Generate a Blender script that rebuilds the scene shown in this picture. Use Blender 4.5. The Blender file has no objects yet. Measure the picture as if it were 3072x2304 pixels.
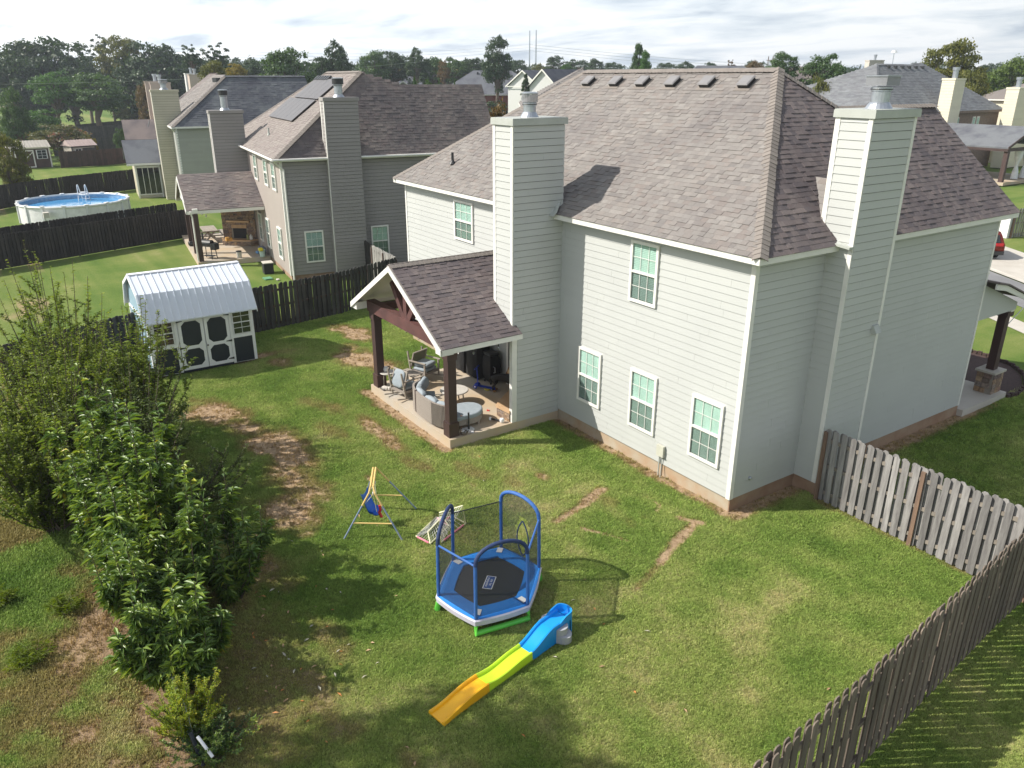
import bpy, math, random
import numpy as np
from mathutils import Vector, Matrix
random.seed(7); RNG = np.random.default_rng(11)
S = bpy.context.scene
COL = S.collection
R_ = math.radians
# ---------------------------------------------------------------- camera
CAM = Vector((10.432, -13.351, 9.544))
PITCH, ROLL = 0.37226, -0.0025
fwd = Vector((-0.82479*math.cos(PITCH), 0.56543*math.cos(PITCH), -math.sin(PITCH)))
rt = Vector((0.56543, 0.82479, 0)); upv = rt.cross(fwd)
cr, sr = math.cos(ROLL), math.sin(ROLL)
rt2 = rt*cr - upv*sr; up2 = upv*cr + rt*sr
cd = bpy.data.cameras.new('camera'); cam = bpy.data.objects.new('camera', cd); COL.objects.link(cam)
m3 = Matrix((rt2, up2, -fwd)).transposed()
cam.matrix_world = Matrix.Translation(CAM) @ m3.to_4x4()
cd.sensor_fit = 'HORIZONTAL'; cd.sensor_width = 36; cd.lens = 2346.02/3072*36
cd.clip_start = 0.2; cd.clip_end = 5000
S.camera = cam
# ---------------------------------------------------------------- light
SUN_EL, SUN_AZ = 41.0, math.degrees(math.atan2(-0.52, -0.85))
w = bpy.data.worlds.new('World'); S.world = w; w.use_nodes = True
nt = w.node_tree; nt.nodes.clear()
def N(nt, t, **k):
    n = nt.nodes.new(t)
    for a, b in k.items():
        if a == 'i':
            for q, v in b.items(): n.inputs[q].default_value = v
        else: setattr(n, a, b)
    return n
def LK(nt, a, b): nt.links.new(a, b)
out = N(nt, 'ShaderNodeOutputWorld'); bg = N(nt, 'ShaderNodeBackground'); bg.inputs[1].default_value = 0.068
sky = N(nt, 'ShaderNodeTexSky', sky_type='NISHITA', sun_disc=False, sun_elevation=R_(SUN_EL), sun_rotation=R_(SUN_AZ % 360), air_density=1.2, dust_density=1.5, ozone_density=1.0)
tc = N(nt, 'ShaderNodeTexCoord'); sep = N(nt, 'ShaderNodeSeparateXYZ'); LK(nt, tc.outputs['Generated'], sep.inputs[0])
zadd = N(nt, 'ShaderNodeMath', operation='ADD', i={1: 0.10}); LK(nt, sep.outputs[2], zadd.inputs[0])
zmx = N(nt, 'ShaderNodeMath', operation='MAXIMUM', i={1: 0.02}); LK(nt, zadd.outputs[0], zmx.inputs[0])
dx = N(nt, 'ShaderNodeMath', operation='DIVIDE'); LK(nt, sep.outputs[0], dx.inputs[0]); LK(nt, zmx.outputs[0], dx.inputs[1])
dy = N(nt, 'ShaderNodeMath', operation='DIVIDE'); LK(nt, sep.outputs[1], dy.inputs[0]); LK(nt, zmx.outputs[0], dy.inputs[1])
cmb = N(nt, 'ShaderNodeCombineXYZ'); LK(nt, dx.outputs[0], cmb.inputs[0]); LK(nt, dy.outputs[0], cmb.inputs[1])
mp = N(nt, 'ShaderNodeMapping', i={'Rotation': (0, 0, R_(25)), 'Scale': (0.75, 1.05, 1), 'Location': (3.1, 1.7, 0)}); LK(nt, cmb.outputs[0], mp.inputs[0])
n1 = N(nt, 'ShaderNodeTexNoise', i={'Scale': 1.05, 'Detail': 7.0, 'Roughness': 0.55, 'Distortion': 0.35}); LK(nt, mp.outputs[0], n1.inputs['Vector'])
rp = N(nt, 'ShaderNodeValToRGB'); LK(nt, n1.outputs[0], rp.inputs[0])
rp.color_ramp.elements[0].position = 0.34; rp.color_ramp.elements[0].color = (6.3, 7.3, 8.6, 1)
rp.color_ramp.elements[1].position = 0.56; rp.color_ramp.elements[1].color = (12.2, 12.5, 12.8, 1)
e = rp.color_ramp.elements.new(0.44); e.color = (9.4, 10.2, 11.0, 1)
# clouds brighten towards the side the sun stands on
dotn = N(nt, 'ShaderNodeVectorMath', operation='DOT_PRODUCT', i={1: (-0.52, -0.85, 0.0)}); LK(nt, tc.outputs['Generated'], dotn.inputs[0])
gr = N(nt, 'ShaderNodeMapRange', i={1: -0.75, 2: 0.45, 3: 0.90, 4: 1.35}); LK(nt, dotn.outputs['Value'], gr.inputs[0])
vs = N(nt, 'ShaderNodeVectorMath', operation='SCALE'); LK(nt, rp.outputs[0], vs.inputs[0]); LK(nt, gr.outputs[0], vs.inputs['Scale'])
mxs = N(nt, 'ShaderNodeMix', data_type='RGBA', i={0: 0.75}); LK(nt, sky.outputs[0], mxs.inputs[6]); LK(nt, vs.outputs[0], mxs.inputs[7])
# overhead the cover is broken and more blue shows
n2 = N(nt, 'ShaderNodeMapRange', i={1: 0.15, 2: 0.75, 3: 0.86, 4: 0.30}); LK(nt, sep.outputs[2], n2.inputs[0]); LK(nt, n2.outputs[0], mxs.inputs[0])
LK(nt, mxs.outputs[2], bg.inputs[0]); LK(nt, bg.outputs[0], out.inputs[0])
sd_ = bpy.data.lights.new('sun', 'SUN'); sd_.energy = 5.0; sd_.angle = R_(0.53); sd_.color = (1, 0.94, 0.85)
sun = bpy.data.objects.new('sun', sd_); COL.objects.link(sun)
ld = Vector((0.52*math.cos(R_(SUN_EL)), 0.85*math.cos(R_(SUN_EL)), -math.sin(R_(SUN_EL)))).normalized()
sun.rotation_euler = ld.to_track_quat('-Z', 'Y').to_euler(); sun.location = (-20, -30, 40)
S.view_settings.view_transform = 'Standard'; S.view_settings.look = 'None'
S.view_settings.exposure = 0.45; S.view_settings.gamma = 1
S.view_settings.use_curve_mapping = False
S.render.engine = 'CYCLES'
S.cycles.max_bounces = 8; S.cycles.transparent_max_bounces = 24
# ---------------------------------------------------------------- materials
MATS = {}
def shader(name):
    m = bpy.data.materials.new(name); m.use_nodes = True; t = m.node_tree; t.nodes.clear()
    o = N(t, 'ShaderNodeOutputMaterial'); b = N(t, 'ShaderNodeBsdfPrincipled'); LK(t, b.outputs[0], o.inputs[0])
    MATS[name] = m; return m, t, b, o
def noise_mix(t, base, var, scale, fac=(0.35, 0.7), detail=5, coord='Object', rough=0.6, stretch=(1, 1, 1)):
    tcn = N(t, 'ShaderNodeTexCoord'); mpn = N(t, 'ShaderNodeMapping', i={'Scale': stretch}); LK(t, tcn.outputs[coord], mpn.inputs[0])
    nn = N(t, 'ShaderNodeTexNoise', i={'Scale': scale, 'Detail': detail, 'Roughness': rough}); LK(t, mpn.outputs[0], nn.inputs['Vector'])
    mr = N(t, 'ShaderNodeMapRange', i={1: fac[0], 2: fac[1]}); LK(t, nn.outputs[0], mr.inputs[0])
    mx = N(t, 'ShaderNodeMix', data_type='RGBA'); LK(t, mr.outputs[0], mx.inputs[0])
    mx.inputs[6].default_value = (*base, 1); mx.inputs[7].default_value = (*var, 1)
    return mx, nn, mpn
def mat(name, col, var=None, scale=3.0, rough=0.6, bump=0.0, metal=0.0, bscale=None, spec=0.5, stretch=(1, 1, 1), isl=0.0, coord='Object'):
    """diffuse/gloss surface with noise mottling; isl = per-piece brightness spread"""
    m, t, b, o = shader(name)
    var = var or tuple(c*0.82 for c in col)
    mx, nn, mpn = noise_mix(t, col, var, scale, stretch=stretch, coord=coord)
    src = mx.outputs[2]
    if isl > 0:
        f = rand01(t); mr = N(t, 'ShaderNodeMapRange', i={3: 1-isl, 4: 1+isl}); LK(t, f, mr.inputs[0])
        v = N(t, 'ShaderNodeVectorMath', operation='SCALE'); LK(t, src, v.inputs[0]); LK(t, mr.outputs[0], v.inputs['Scale']); src = v.outputs[0]
    LK(t, src, b.inputs['Base Color'])
    b.inputs['Roughness'].default_value = rough; b.inputs['Metallic'].default_value = metal; b.inputs['Specular IOR Level'].default_value = spec
    if bump > 0:
        n3 = N(t, 'ShaderNodeTexNoise', i={'Scale': bscale or scale*6, 'Detail': 4}); LK(t, mpn.outputs[0], n3.inputs['Vector'])
        bp = N(t, 'ShaderNodeBump', i={'Strength': bump, 'Distance': 0.02}); LK(t, n3.outputs[0], bp.inputs['Height']); LK(t, bp.outputs[0], b.inputs['Normal'])
    return m
def rand01(t):
    g = N(t, 'ShaderNodeNewGeometry'); oi = N(t, 'ShaderNodeObjectInfo'); ad = N(t, 'ShaderNodeMath', operation='ADD'); LK(t, g.outputs['Random Per Island'], ad.inputs[0]); LK(t, oi.outputs['Random'], ad.inputs[1])
    fr = N(t, 'ShaderNodeMath', operation='FRACT'); LK(t, ad.outputs[0], fr.inputs[0]); return fr.outputs[0]
def ramp_mat(name, cols, rough=0.9, grain=90, gamt=0.25, bump=0.3, stain=None, spec=0.3):
    """pieces (shingles, stones, boards) each take one colour out of cols"""
    m, t, b, o = shader(name)
    r = N(t, 'ShaderNodeValToRGB'); LK(t, rand01(t), r.inputs[0]); cr_ = r.color_ramp; cr_.interpolation = 'LINEAR'
    cr_.elements[0].color = (*cols[0], 1); cr_.elements[1].color = (*cols[-1], 1)
    for k, c in list(enumerate(cols))[1:-1]: el = cr_.elements.new(k/(len(cols)-1)); el.color = (*c, 1)
    tcn = N(t, 'ShaderNodeTexCoord'); geo = N(t, 'ShaderNodeNewGeometry')
    nn = N(t, 'ShaderNodeTexNoise', i={'Scale': grain, 'Detail': 3}); LK(t, geo.outputs['Position'], nn.inputs['Vector'])
    mr = N(t, 'ShaderNodeMapRange', i={1: 0.3, 2: 0.7, 3: 1-gamt, 4: 1+gamt}); LK(t, nn.outputs[0], mr.inputs[0])
    v = N(t, 'ShaderNodeVectorMath', operation='SCALE'); LK(t, r.outputs[0], v.inputs[0]); LK(t, mr.outputs[0], v.inputs['Scale'])
    src = v.outputs[0]
    if stain:   # (colour, scale, stretch, amount)
        mpn = N(t, 'ShaderNodeMapping', i={'Scale': stain[2]}); LK(t, geo.outputs['Position'], mpn.inputs[0])
        n3 = N(t, 'ShaderNodeTexNoise', i={'Scale': stain[1], 'Detail': 5, 'Roughness': 0.6}); LK(t, mpn.outputs[0], n3.inputs['Vector'])
        m3_ = N(t, 'ShaderNodeMapRange', i={1: 0.45, 2: 0.7, 3: 0, 4: stain[3]}); LK(t, n3.outputs[0], m3_.inputs[0])
        mx = N(t, 'ShaderNodeMix', data_type='RGBA'); LK(t, m3_.outputs[0], mx.inputs[0]); LK(t, src, mx.inputs[6]); mx.inputs[7].default_value = (*stain[0], 1); src = mx.outputs[2]
    LK(t, src, b.inputs['Base Color']); b.inputs['Roughness'].default_value = rough; b.inputs['Specular IOR Level'].default_value = spec
    bp = N(t, 'ShaderNodeBump', i={'Strength': bump, 'Distance': 0.01}); LK(t, nn.outputs[0], bp.inputs['Height']); LK(t, bp.outputs[0], b.inputs['Normal'])
    return m
M_trim = mat('white_trim_paint', (0.74, 0.73, 0.69), (0.66, 0.65, 0.61), 1.5, 0.55)
M_siding = mat('sage_siding_paint', (0.462, 0.476, 0.460), (0.43, 0.443, 0.43), 0.5, 0.6, bump=0.08, bscale=60, isl=0.012)
M_sheath = mat('sheathing_dark', (0.10, 0.105, 0.10), rough=0.9)
M_h2lit = mat('taupe_siding_lit_tone', (0.33, 0.29, 0.265), (0.30, 0.265, 0.24), 0.7, 0.7, isl=0.03)  # lighter copy for the sunlit wall, light painted into the siding colour
M_h2side = mat('taupe_siding_shaded_tone', (0.27, 0.255, 0.245), (0.25, 0.235, 0.225), 0.7, 0.7, isl=0.04)  # darker copy of the same siding, shade painted into the colour
M_h3side = mat('olive_siding_paint', (0.33, 0.34, 0.29), (0.30, 0.31, 0.27), 0.7, 0.7, isl=0.04)
M_h3chim = mat('cream_yellow_siding', (0.46, 0.43, 0.32), (0.42, 0.39, 0.29), 0.7, 0.7, isl=0.04)
M_pinkside = mat('pinkish_siding', (0.46, 0.38, 0.33), (0.42, 0.35, 0.30), 0.7, 0.7, isl=0.04)
M_cream = mat('cream_siding', (0.66, 0.62, 0.49), (0.62, 0.58, 0.46), 0.7, 0.7, isl=0.03)
M_whiteside = mat('white_board_siding', (0.58, 0.58, 0.57), (0.6, 0.6, 0.6), 0.7, 0.7)
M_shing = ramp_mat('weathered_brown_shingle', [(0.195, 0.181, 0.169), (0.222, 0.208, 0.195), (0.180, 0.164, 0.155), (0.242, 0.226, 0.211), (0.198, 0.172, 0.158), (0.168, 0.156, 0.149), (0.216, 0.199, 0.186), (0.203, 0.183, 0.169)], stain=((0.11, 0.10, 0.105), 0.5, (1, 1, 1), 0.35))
M_shingL = ramp_mat('lit_slope_shingle', [(0.215, 0.19, 0.175), (0.25, 0.225, 0.205), (0.20, 0.17, 0.16), (0.235, 0.205, 0.19)], stain=((0.15, 0.135, 0.13), 0.5, (1, 1, 1), 0.3))  # lighter copy for the sunlit slope, light painted into the shingle colour
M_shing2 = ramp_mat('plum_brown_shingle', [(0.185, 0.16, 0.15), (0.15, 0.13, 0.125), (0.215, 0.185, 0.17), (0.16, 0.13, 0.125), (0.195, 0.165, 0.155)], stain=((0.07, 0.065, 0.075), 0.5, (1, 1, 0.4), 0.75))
M_shingp = ramp_mat('shaded_slope_shingle', [(0.15, 0.125, 0.125), (0.11, 0.095, 0.1), (0.18, 0.15, 0.145), (0.13, 0.105, 0.105), (0.165, 0.14, 0.135)], stain=((0.07, 0.06, 0.07), 0.7, (1, 1, 1), 0.5))  # darker copy of the brown shingle, slope shade painted into the colour
M_cap = mat('shingle_cap', (0.215, 0.19, 0.17), (0.17, 0.15, 0.135), 4, 0.9, bump=0.2, isl=0.08)
M_shing3 = ramp_mat('blue_grey_shingle', [(0.12, 0.13, 0.145), (0.16, 0.17, 0.18), (0.10, 0.105, 0.125), (0.14, 0.15, 0.165)], stain=((0.055, 0.055, 0.075), 0.5, (1, 1, 0.4), 0.8))
M_roofgrey = ramp_mat('slate_grey_shingle', [(0.17, 0.18, 0.19), (0.21, 0.22, 0.23), (0.15, 0.155, 0.17), (0.19, 0.195, 0.205)], stain=((0.10, 0.10, 0.11), 0.5, (1, 1, 0.4), 0.5))
M_metal = mat('galvanised_metal', (0.46, 0.49, 0.53), (0.36, 0.39, 0.43), 8, 0.34, metal=0.75)
M_capmetal = mat('painted_chimney_cap', (0.42, 0.44, 0.41), (0.36, 0.38, 0.35), 2, 0.5)
M_blackmetal = mat('black_metal', (0.025, 0.026, 0.028), rough=0.45)
M_found = mat('foundation_concrete', (0.40, 0.35, 0.27), (0.37, 0.24, 0.14), 1.3, 0.9, bump=0.2)
M_foundor = mat('clay_stained_foundation', (0.27, 0.165, 0.105), (0.34, 0.245, 0.17), 1.6, 0.9, bump=0.2)
M_slab = mat('patio_concrete', (0.42, 0.39, 0.34), (0.47, 0.345, 0.21), 0.55, 0.8, bump=0.1)
M_walk = mat('pale_concrete', (0.50, 0.47, 0.42), (0.42, 0.39, 0.34), 0.8, 0.85)
M_street = mat('asphalt', (0.20, 0.20, 0.205), (0.16, 0.16, 0.165), 0.6, 0.9, bump=0.1)
M_stain = mat('dark_stained_wood', (0.068, 0.036, 0.032), (0.045, 0.026, 0.024), 2.2, 0.6, bump=0.25, stretch=(1, 1, 0.15), isl=0.15)
M_beam = mat('red_brown_beam', (0.115, 0.050, 0.045), (0.07, 0.033, 0.032), 1.8, 0.6, bump=0.25, isl=0.1)
M_grey = mat('weathered_grey_picket', (0.27, 0.26, 0.25), (0.14, 0.132, 0.13), 2.2, 0.9, bump=0.35, stretch=(6, 6, 0.7), isl=0.32)
M_greyrail = mat('weathered_rail', (0.24, 0.21, 0.175), (0.15, 0.13, 0.11), 2.5, 0.9, bump=0.2, isl=0.1)
M_postw = mat('brown_cedar_post', (0.22, 0.14, 0.095), (0.12, 0.08, 0.06), 2.5, 0.9, bump=0.3, stretch=(5, 5, 0.5))
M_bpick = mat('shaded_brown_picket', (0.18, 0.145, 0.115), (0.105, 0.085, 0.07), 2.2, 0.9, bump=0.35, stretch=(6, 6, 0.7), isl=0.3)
M_dark = mat('near_black_picket', (0.033, 0.028, 0.025), (0.018, 0.016, 0.016), 2, 0.8, isl=0.35)
M_darkgr = mat('dark_grey_picket', (0.065, 0.062, 0.058), (0.035, 0.034, 0.033), 2, 0.8, isl=0.35)
M_darkbr = mat('dark_brown_picket', (0.075, 0.045, 0.035), (0.045, 0.03, 0.025), 2, 0.8, isl=0.3)
M_lgrey = mat('pale_grey_picket', (0.34, 0.33, 0.31), (0.24, 0.23, 0.22), 2, 0.9, isl=0.2)
M_blk = mat('black_fabric', (0.010, 0.010, 0.011), (0.016, 0.016, 0.017), 3, 0.7, bump=0.3, bscale=9)
M_navy = mat('dark_navy_paint', (0.012, 0.018, 0.03), rough=0.5)
M_teal = mat('shed_blue_paint', (0.26, 0.38, 0.46), (0.22, 0.34, 0.42), 1, 0.6)
M_shedw = mat('shed_white_paint', (0.78, 0.79, 0.81), (0.72, 0.73, 0.75), 1, 0.45)
M_shroof = mat('white_metal_roofing', (0.66, 0.70, 0.76), (0.60, 0.65, 0.72), 0.8, 0.35)
M_wicker = mat('grey_wicker', (0.36, 0.315, 0.28), (0.20, 0.175, 0.155), 55, 0.8, bump=0.5, bscale=80, stretch=(1, 1, 3))
M_greywood = mat('grey_teak', (0.34, 0.30, 0.25), (0.24, 0.21, 0.18), 5, 0.7, stretch=(1, 1, 0.3))
M_ttop = mat('white_stone_table_top', (0.52, 0.49, 0.45), (0.46, 0.44, 0.40), 5, 0.5)
M_cush = mat('slate_blue_cushion', (0.29, 0.335, 0.37), (0.25, 0.29, 0.325), 7, 0.9, bump=0.15, bscale=25)
M_blue = mat('bright_blue_vinyl', (0.022, 0.22, 0.66), (0.018, 0.18, 0.58), 5, 0.45, bump=0.25, bscale=18)
M_bluepad = mat('blue_foam_sleeve', (0.035, 0.13, 0.40), (0.03, 0.10, 0.32), 5, 0.65)
M_navypad = mat('navy_foam_sleeve', (0.018, 0.04, 0.12), (0.015, 0.03, 0.09), 5, 0.7)
M_lav = mat('lavender_grey_skirt', (0.56, 0.54, 0.64), (0.48, 0.46, 0.56), 5, 0.7, bump=0.3, bscale=20)
M_green = mat('lime_green_plastic', (0.14, 0.56, 0.075), (0.12, 0.5, 0.06), 3, 0.35)
M_tmat = mat('black_jump_mat', (0.02, 0.02, 0.022), (0.03, 0.03, 0.033), 40, 0.55)
M_slb = mat('slide_blue_plastic', (0.01, 0.30, 0.78), (0.01, 0.27, 0.72), 2, 0.3)
M_slg = mat('slide_green_plastic', (0.55, 0.80, 0.035), (0.52, 0.76, 0.035), 2, 0.3)
M_slo = mat('slide_orange_plastic', (0.92, 0.49, 0.018), (0.89, 0.44, 0.015), 2, 0.3)
M_slgr = mat('step_grey_plastic', (0.40, 0.41, 0.44), (0.36, 0.37, 0.40), 2, 0.4)
M_swb = mat('swing_blue_steel', (0.16, 0.24, 0.40), (0.30, 0.33, 0.38), 9, 0.4)
M_swy = mat('swing_yellow_steel', (0.72, 0.52, 0.20), (0.66, 0.46, 0.16), 5, 0.4)
M_rope = mat('pale_rope', (0.62, 0.60, 0.42), rough=0.9)
M_seat = mat('swing_seat_blue', (0.012, 0.13, 0.60), (0.01, 0.11, 0.52), 3, 0.35)
M_red = mat('red_plastic', (0.55, 0.02, 0.03), rough=0.35)
M_pink = mat('faded_pink_plastic', (0.62, 0.12, 0.20), (0.68, 0.30, 0.36), 6, 0.45)
M_cry = mat('cream_yellow_plastic', (0.72, 0.70, 0.45), rough=0.45)
M_white = mat('white_plastic', (0.80, 0.80, 0.80), rough=0.4)
M_net = mat('white_net_cord', (0.72, 0.72, 0.70), rough=0.8)
M_hearth = mat('tan_sandstone_slab', (0.46, 0.29, 0.155), (0.52, 0.36, 0.22), 3, 0.8, bump=0.2)
M_stones = ramp_mat('ledge_stone', [(0.16, 0.12, 0.10), (0.30, 0.20, 0.12), (0.22, 0.18, 0.16), (0.38, 0.27, 0.17), (0.12, 0.10, 0.10), (0.28, 0.17, 0.12)], grain=14, gamt=0.4, bump=0.5)
M_mortar = mat('grey_mortar', (0.27, 0.24, 0.20), rough=0.95)
M_redroof = mat('reddish_far_roof', (.20, .11, .09), (.15, .09, .08), 2, .9)
M_brick = ramp_mat('brown_brick', [(0.16, 0.11, 0.085), (0.24, 0.17, 0.13), (0.12, 0.09, 0.075), (0.2, 0.14, 0.11)], grain=20)
M_redbr = mat('red_brick_far', (0.20, 0.065, 0.05), (0.15, 0.05, 0.04), 3, 0.9)
M_brbr = mat('brown_brick_far', (0.24, 0.18, 0.145), (0.15, 0.11, 0.09), 5, 0.9)
M_water = mat('pool_water', (0.06, 0.25, 0.50), (0.10, 0.33, 0.58), 0.5, 0.05, bump=0.15, bscale=3)
M_pooll = mat('pool_liner', (0.10, 0.28, 0.50), (0.30, 0.44, 0.58), 5, 0.5)
M_carr = mat('orange_red_car_paint', (0.17, 0.022, 0.015), rough=0.2, metal=0.3)
M_tire = mat('tyre_rubber', (0.02, 0.02, 0.02), rough=0.8)
M_glassd = mat('dark_glass', (0.015, 0.018, 0.02), rough=0.06, spec=0.8)
M_solar = mat('solar_panel_glass', (0.115, 0.105, 0.105), (0.095, 0.09, 0.09), 2, 0.42, spec=0.5)
M_bark = mat('grey_brown_bark', (0.14, 0.105, 0.08), (0.08, 0.06, 0.045), 8, 0.9, bump=0.4)
M_mulch = mat('dark_mulch', (0.075, 0.045, 0.04), (0.04, 0.025, 0.022), 12, 0.95, bump=0.8, bscale=30)
M_yellowp = mat('yellow_plastic', (0.72, 0.62, 0.03), rough=0.4)
M_scb = mat('scooter_blue', (0.015, 0.05, 0.40), rough=0.35)
M_dogf = mat('black_dog_fur', (0.012, 0.011, 0.010), (0.022, 0.019, 0.016), 25, 0.75, bump=0.4, bscale=60)
M_tan = mat('tan_fur', (0.30, 0.17, 0.08), rough=0.8)
M_straw = mat('broom_straw', (0.30, 0.15, 0.08), (0.2, 0.1, 0.05), 12, 0.9, bump=0.4)
M_curt = mat('white_curtain', (0.70, 0.71, 0.73), rough=0.9)
M_chr = mat('white_aluminium', (0.75, 0.76, 0.78), rough=0.35)
def alpha_mat(name, col, a, rough=0.7):
    m, t, b, o = shader(name); b.inputs['Base Color'].default_value = (*col, 1); b.inputs['Roughness'].default_value = rough
    tr = N(t, 'ShaderNodeBsdfTransparent'); mx = N(t, 'ShaderNodeMixShader', i={0: a}); LK(t, tr.outputs[0], mx.inputs[1]); LK(t, b.outputs[0], mx.inputs[2]); LK(t, mx.outputs[0], o.inputs[0]); return m
M_mesh = alpha_mat('black_enclosure_mesh', (0.02, 0.022, 0.028), 0.52)
M_wire = alpha_mat('spark_screen_mesh', (0.30, 0.31, 0.33), 0.5)
def glass_mat(name, tint, gl=0.12):
    m, t, b, o = shader(name); t.nodes.remove(b)
    tr = N(t, 'ShaderNodeBsdfTransparent'); tr.inputs[0].default_value = (*tint, 1); g = N(t, 'ShaderNodeBsdfGlossy', i={'Roughness': 0.03})
    fr = N(t, 'ShaderNodeLayerWeight', i={0: .5}); pw_ = N(t, 'ShaderNodeMath', operation='POWER', i={1: 5.0}); LK(t, fr.outputs['Facing'], pw_.inputs[0]); ad = N(t, 'ShaderNodeMath', operation='MULTIPLY_ADD', i={1: .8, 2: gl}); LK(t, pw_.outputs[0], ad.inputs[0])
    mx = N(t, 'ShaderNodeMixShader'); LK(t, ad.outputs[0], mx.inputs[0]); LK(t, tr.outputs[0], mx.inputs[1]); LK(t, g.outputs[0], mx.inputs[2]); LK(t, mx.outputs[0], o.inputs[0]); return m
M_pane = glass_mat('teal_window_glass', (0.86, 0.955, 0.925), .07)
M_paned = glass_mat('screened_lower_glass', (0.70, 0.77, 0.75), 0.05)
M_blind = mat('white_blind_slat', (0.70, 0.70, 0.68), rough=0.6)
M_backing = mat('dark_backing_paint', (0.05, 0.055, 0.05), rough=0.9)
M_bulb = glass_mat('clear_bulb_glass', (0.9, 0.92, 0.95), 0.2)
def leaf_mat(name, cols, trans=0.35, rough=0.5, nscale=1.2, warm=None):
    m, t, b, o = shader(name)
    r = N(t, 'ShaderNodeValToRGB'); g = N(t, 'ShaderNodeNewGeometry')
    nn = N(t, 'ShaderNodeTexNoise', i={'Scale': nscale, 'Detail': 3}); tcn = N(t, 'ShaderNodeTexCoord'); LK(t, tcn.outputs['Object'], nn.inputs['Vector'])
    oi = N(t, 'ShaderNodeObjectInfo')
    a1 = N(t, 'ShaderNodeMath', operation='MULTIPLY', i={1: 0.5}); LK(t, g.outputs['Random Per Island'], a1.inputs[0])
    a2 = N(t, 'ShaderNodeMath', operation='MULTIPLY_ADD', i={1: 0.9}); LK(t, nn.outputs[0], a2.inputs[0]); LK(t, a1.outputs[0], a2.inputs[2])
    a3 = N(t, 'ShaderNodeMath', operation='SUBTRACT', i={1: 0.2}); LK(t, a2.outputs[0], a3.inputs[0]); LK(t, a3.outputs[0], r.inputs[0])
    r.color_ramp.elements[0].color = (*cols[0], 1); r.color_ramp.elements[1].color = (*cols[-1], 1)
    for k, c in list(enumerate(cols))[1:-1]: el = r.color_ramp.elements.new(k/(len(cols)-1)); el.color = (*c, 1)
    src = r.outputs[0]
    LK(t, src, b.inputs['Base Color']); b.inputs['Roughness'].default_value = rough; b.inputs['Specular IOR Level'].default_value = 0.35
    tl = N(t, 'ShaderNodeBsdfTranslucent'); hs = N(t, 'ShaderNodeVectorMath', operation='MULTIPLY', i={1: (1.5, 1.5, 0.5)}); LK(t, src, hs.inputs[0]); LK(t, hs.outputs[0], tl.inputs[0])
    mx = N(t, 'ShaderNodeMixShader', i={0: trans}); LK(t, b.outputs[0], mx.inputs[1]); LK(t, tl.outputs[0], mx.inputs[2]); LK(t, mx.outputs[0], o.inputs[0]); return m
L_bushA = leaf_mat('yellow_green_leaf', [(0.06, 0.10, 0.015), (0.12, 0.175, 0.024), (0.20, 0.26, 0.035), (0.30, 0.33, 0.05)], 0.4)
L_bushB = leaf_mat('long_green_leaf', [(0.045, 0.095, 0.028), (0.085, 0.155, 0.04), (0.14, 0.22, 0.05), (0.26, 0.36, 0.06), (0.62, 0.42, 0.05)], 0.24, 0.36)
L_olived = leaf_mat('dull_green_leaf', [(0.045, 0.07, 0.016), (0.08, 0.12, 0.024), (0.13, 0.17, 0.034)], 0.35)
L_bright2 = leaf_mat('yellowish_tree_leaf', [(0.05, 0.09, 0.018), (0.09, 0.14, 0.025), (0.13, 0.18, 0.03)], 0.35)
L_golden = leaf_mat('golden_green_leaf', [(0.06, 0.08, 0.015), (0.12, 0.13, 0.022), (0.19, 0.18, 0.03)], 0.35)
L_dark = leaf_mat('dark_tree_leaf', [(0.022, 0.045, 0.02), (0.038, 0.07, 0.028), (0.055, 0.092, 0.036)], 0.25)
L_mid = leaf_mat('mid_green_tree_leaf', [(0.032, 0.07, 0.024), (0.058, 0.11, 0.034), (0.09, 0.15, 0.045)], 0.3)
L_bright = leaf_mat('fresh_green_tree_leaf', [(0.035, 0.085, 0.02), (0.06, 0.14, 0.03), (0.09, 0.18, 0.04)], 0.35)
L_yel = leaf_mat('autumn_yellow_leaf', [(0.12, 0.11, 0.02), (0.24, 0.19, 0.035), (0.32, 0.25, 0.05)], 0.35)
L_olive = leaf_mat('olive_leaf', [(0.06, 0.075, 0.018), (0.11, 0.12, 0.025), (0.16, 0.15, 0.035)], 0.35)
L_rust = leaf_mat('rusty_leaf', [(0.05, 0.06, 0.02), (0.14, 0.08, 0.03), (0.10, 0.11, 0.03)], 0.3)
L_gold = leaf_mat('goldenrod_bloom', [(0.12, 0.24, 0.03), (0.26, 0.34, 0.03), (0.62, 0.50, 0.02)], 0.3)
L_pinkf = leaf_mat('crape_myrtle_pink', [(0.06, 0.08, 0.03), (0.09, 0.11, 0.04), (0.13, 0.12, 0.06), (0.45, 0.10, 0.12)], 0.3)
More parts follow.
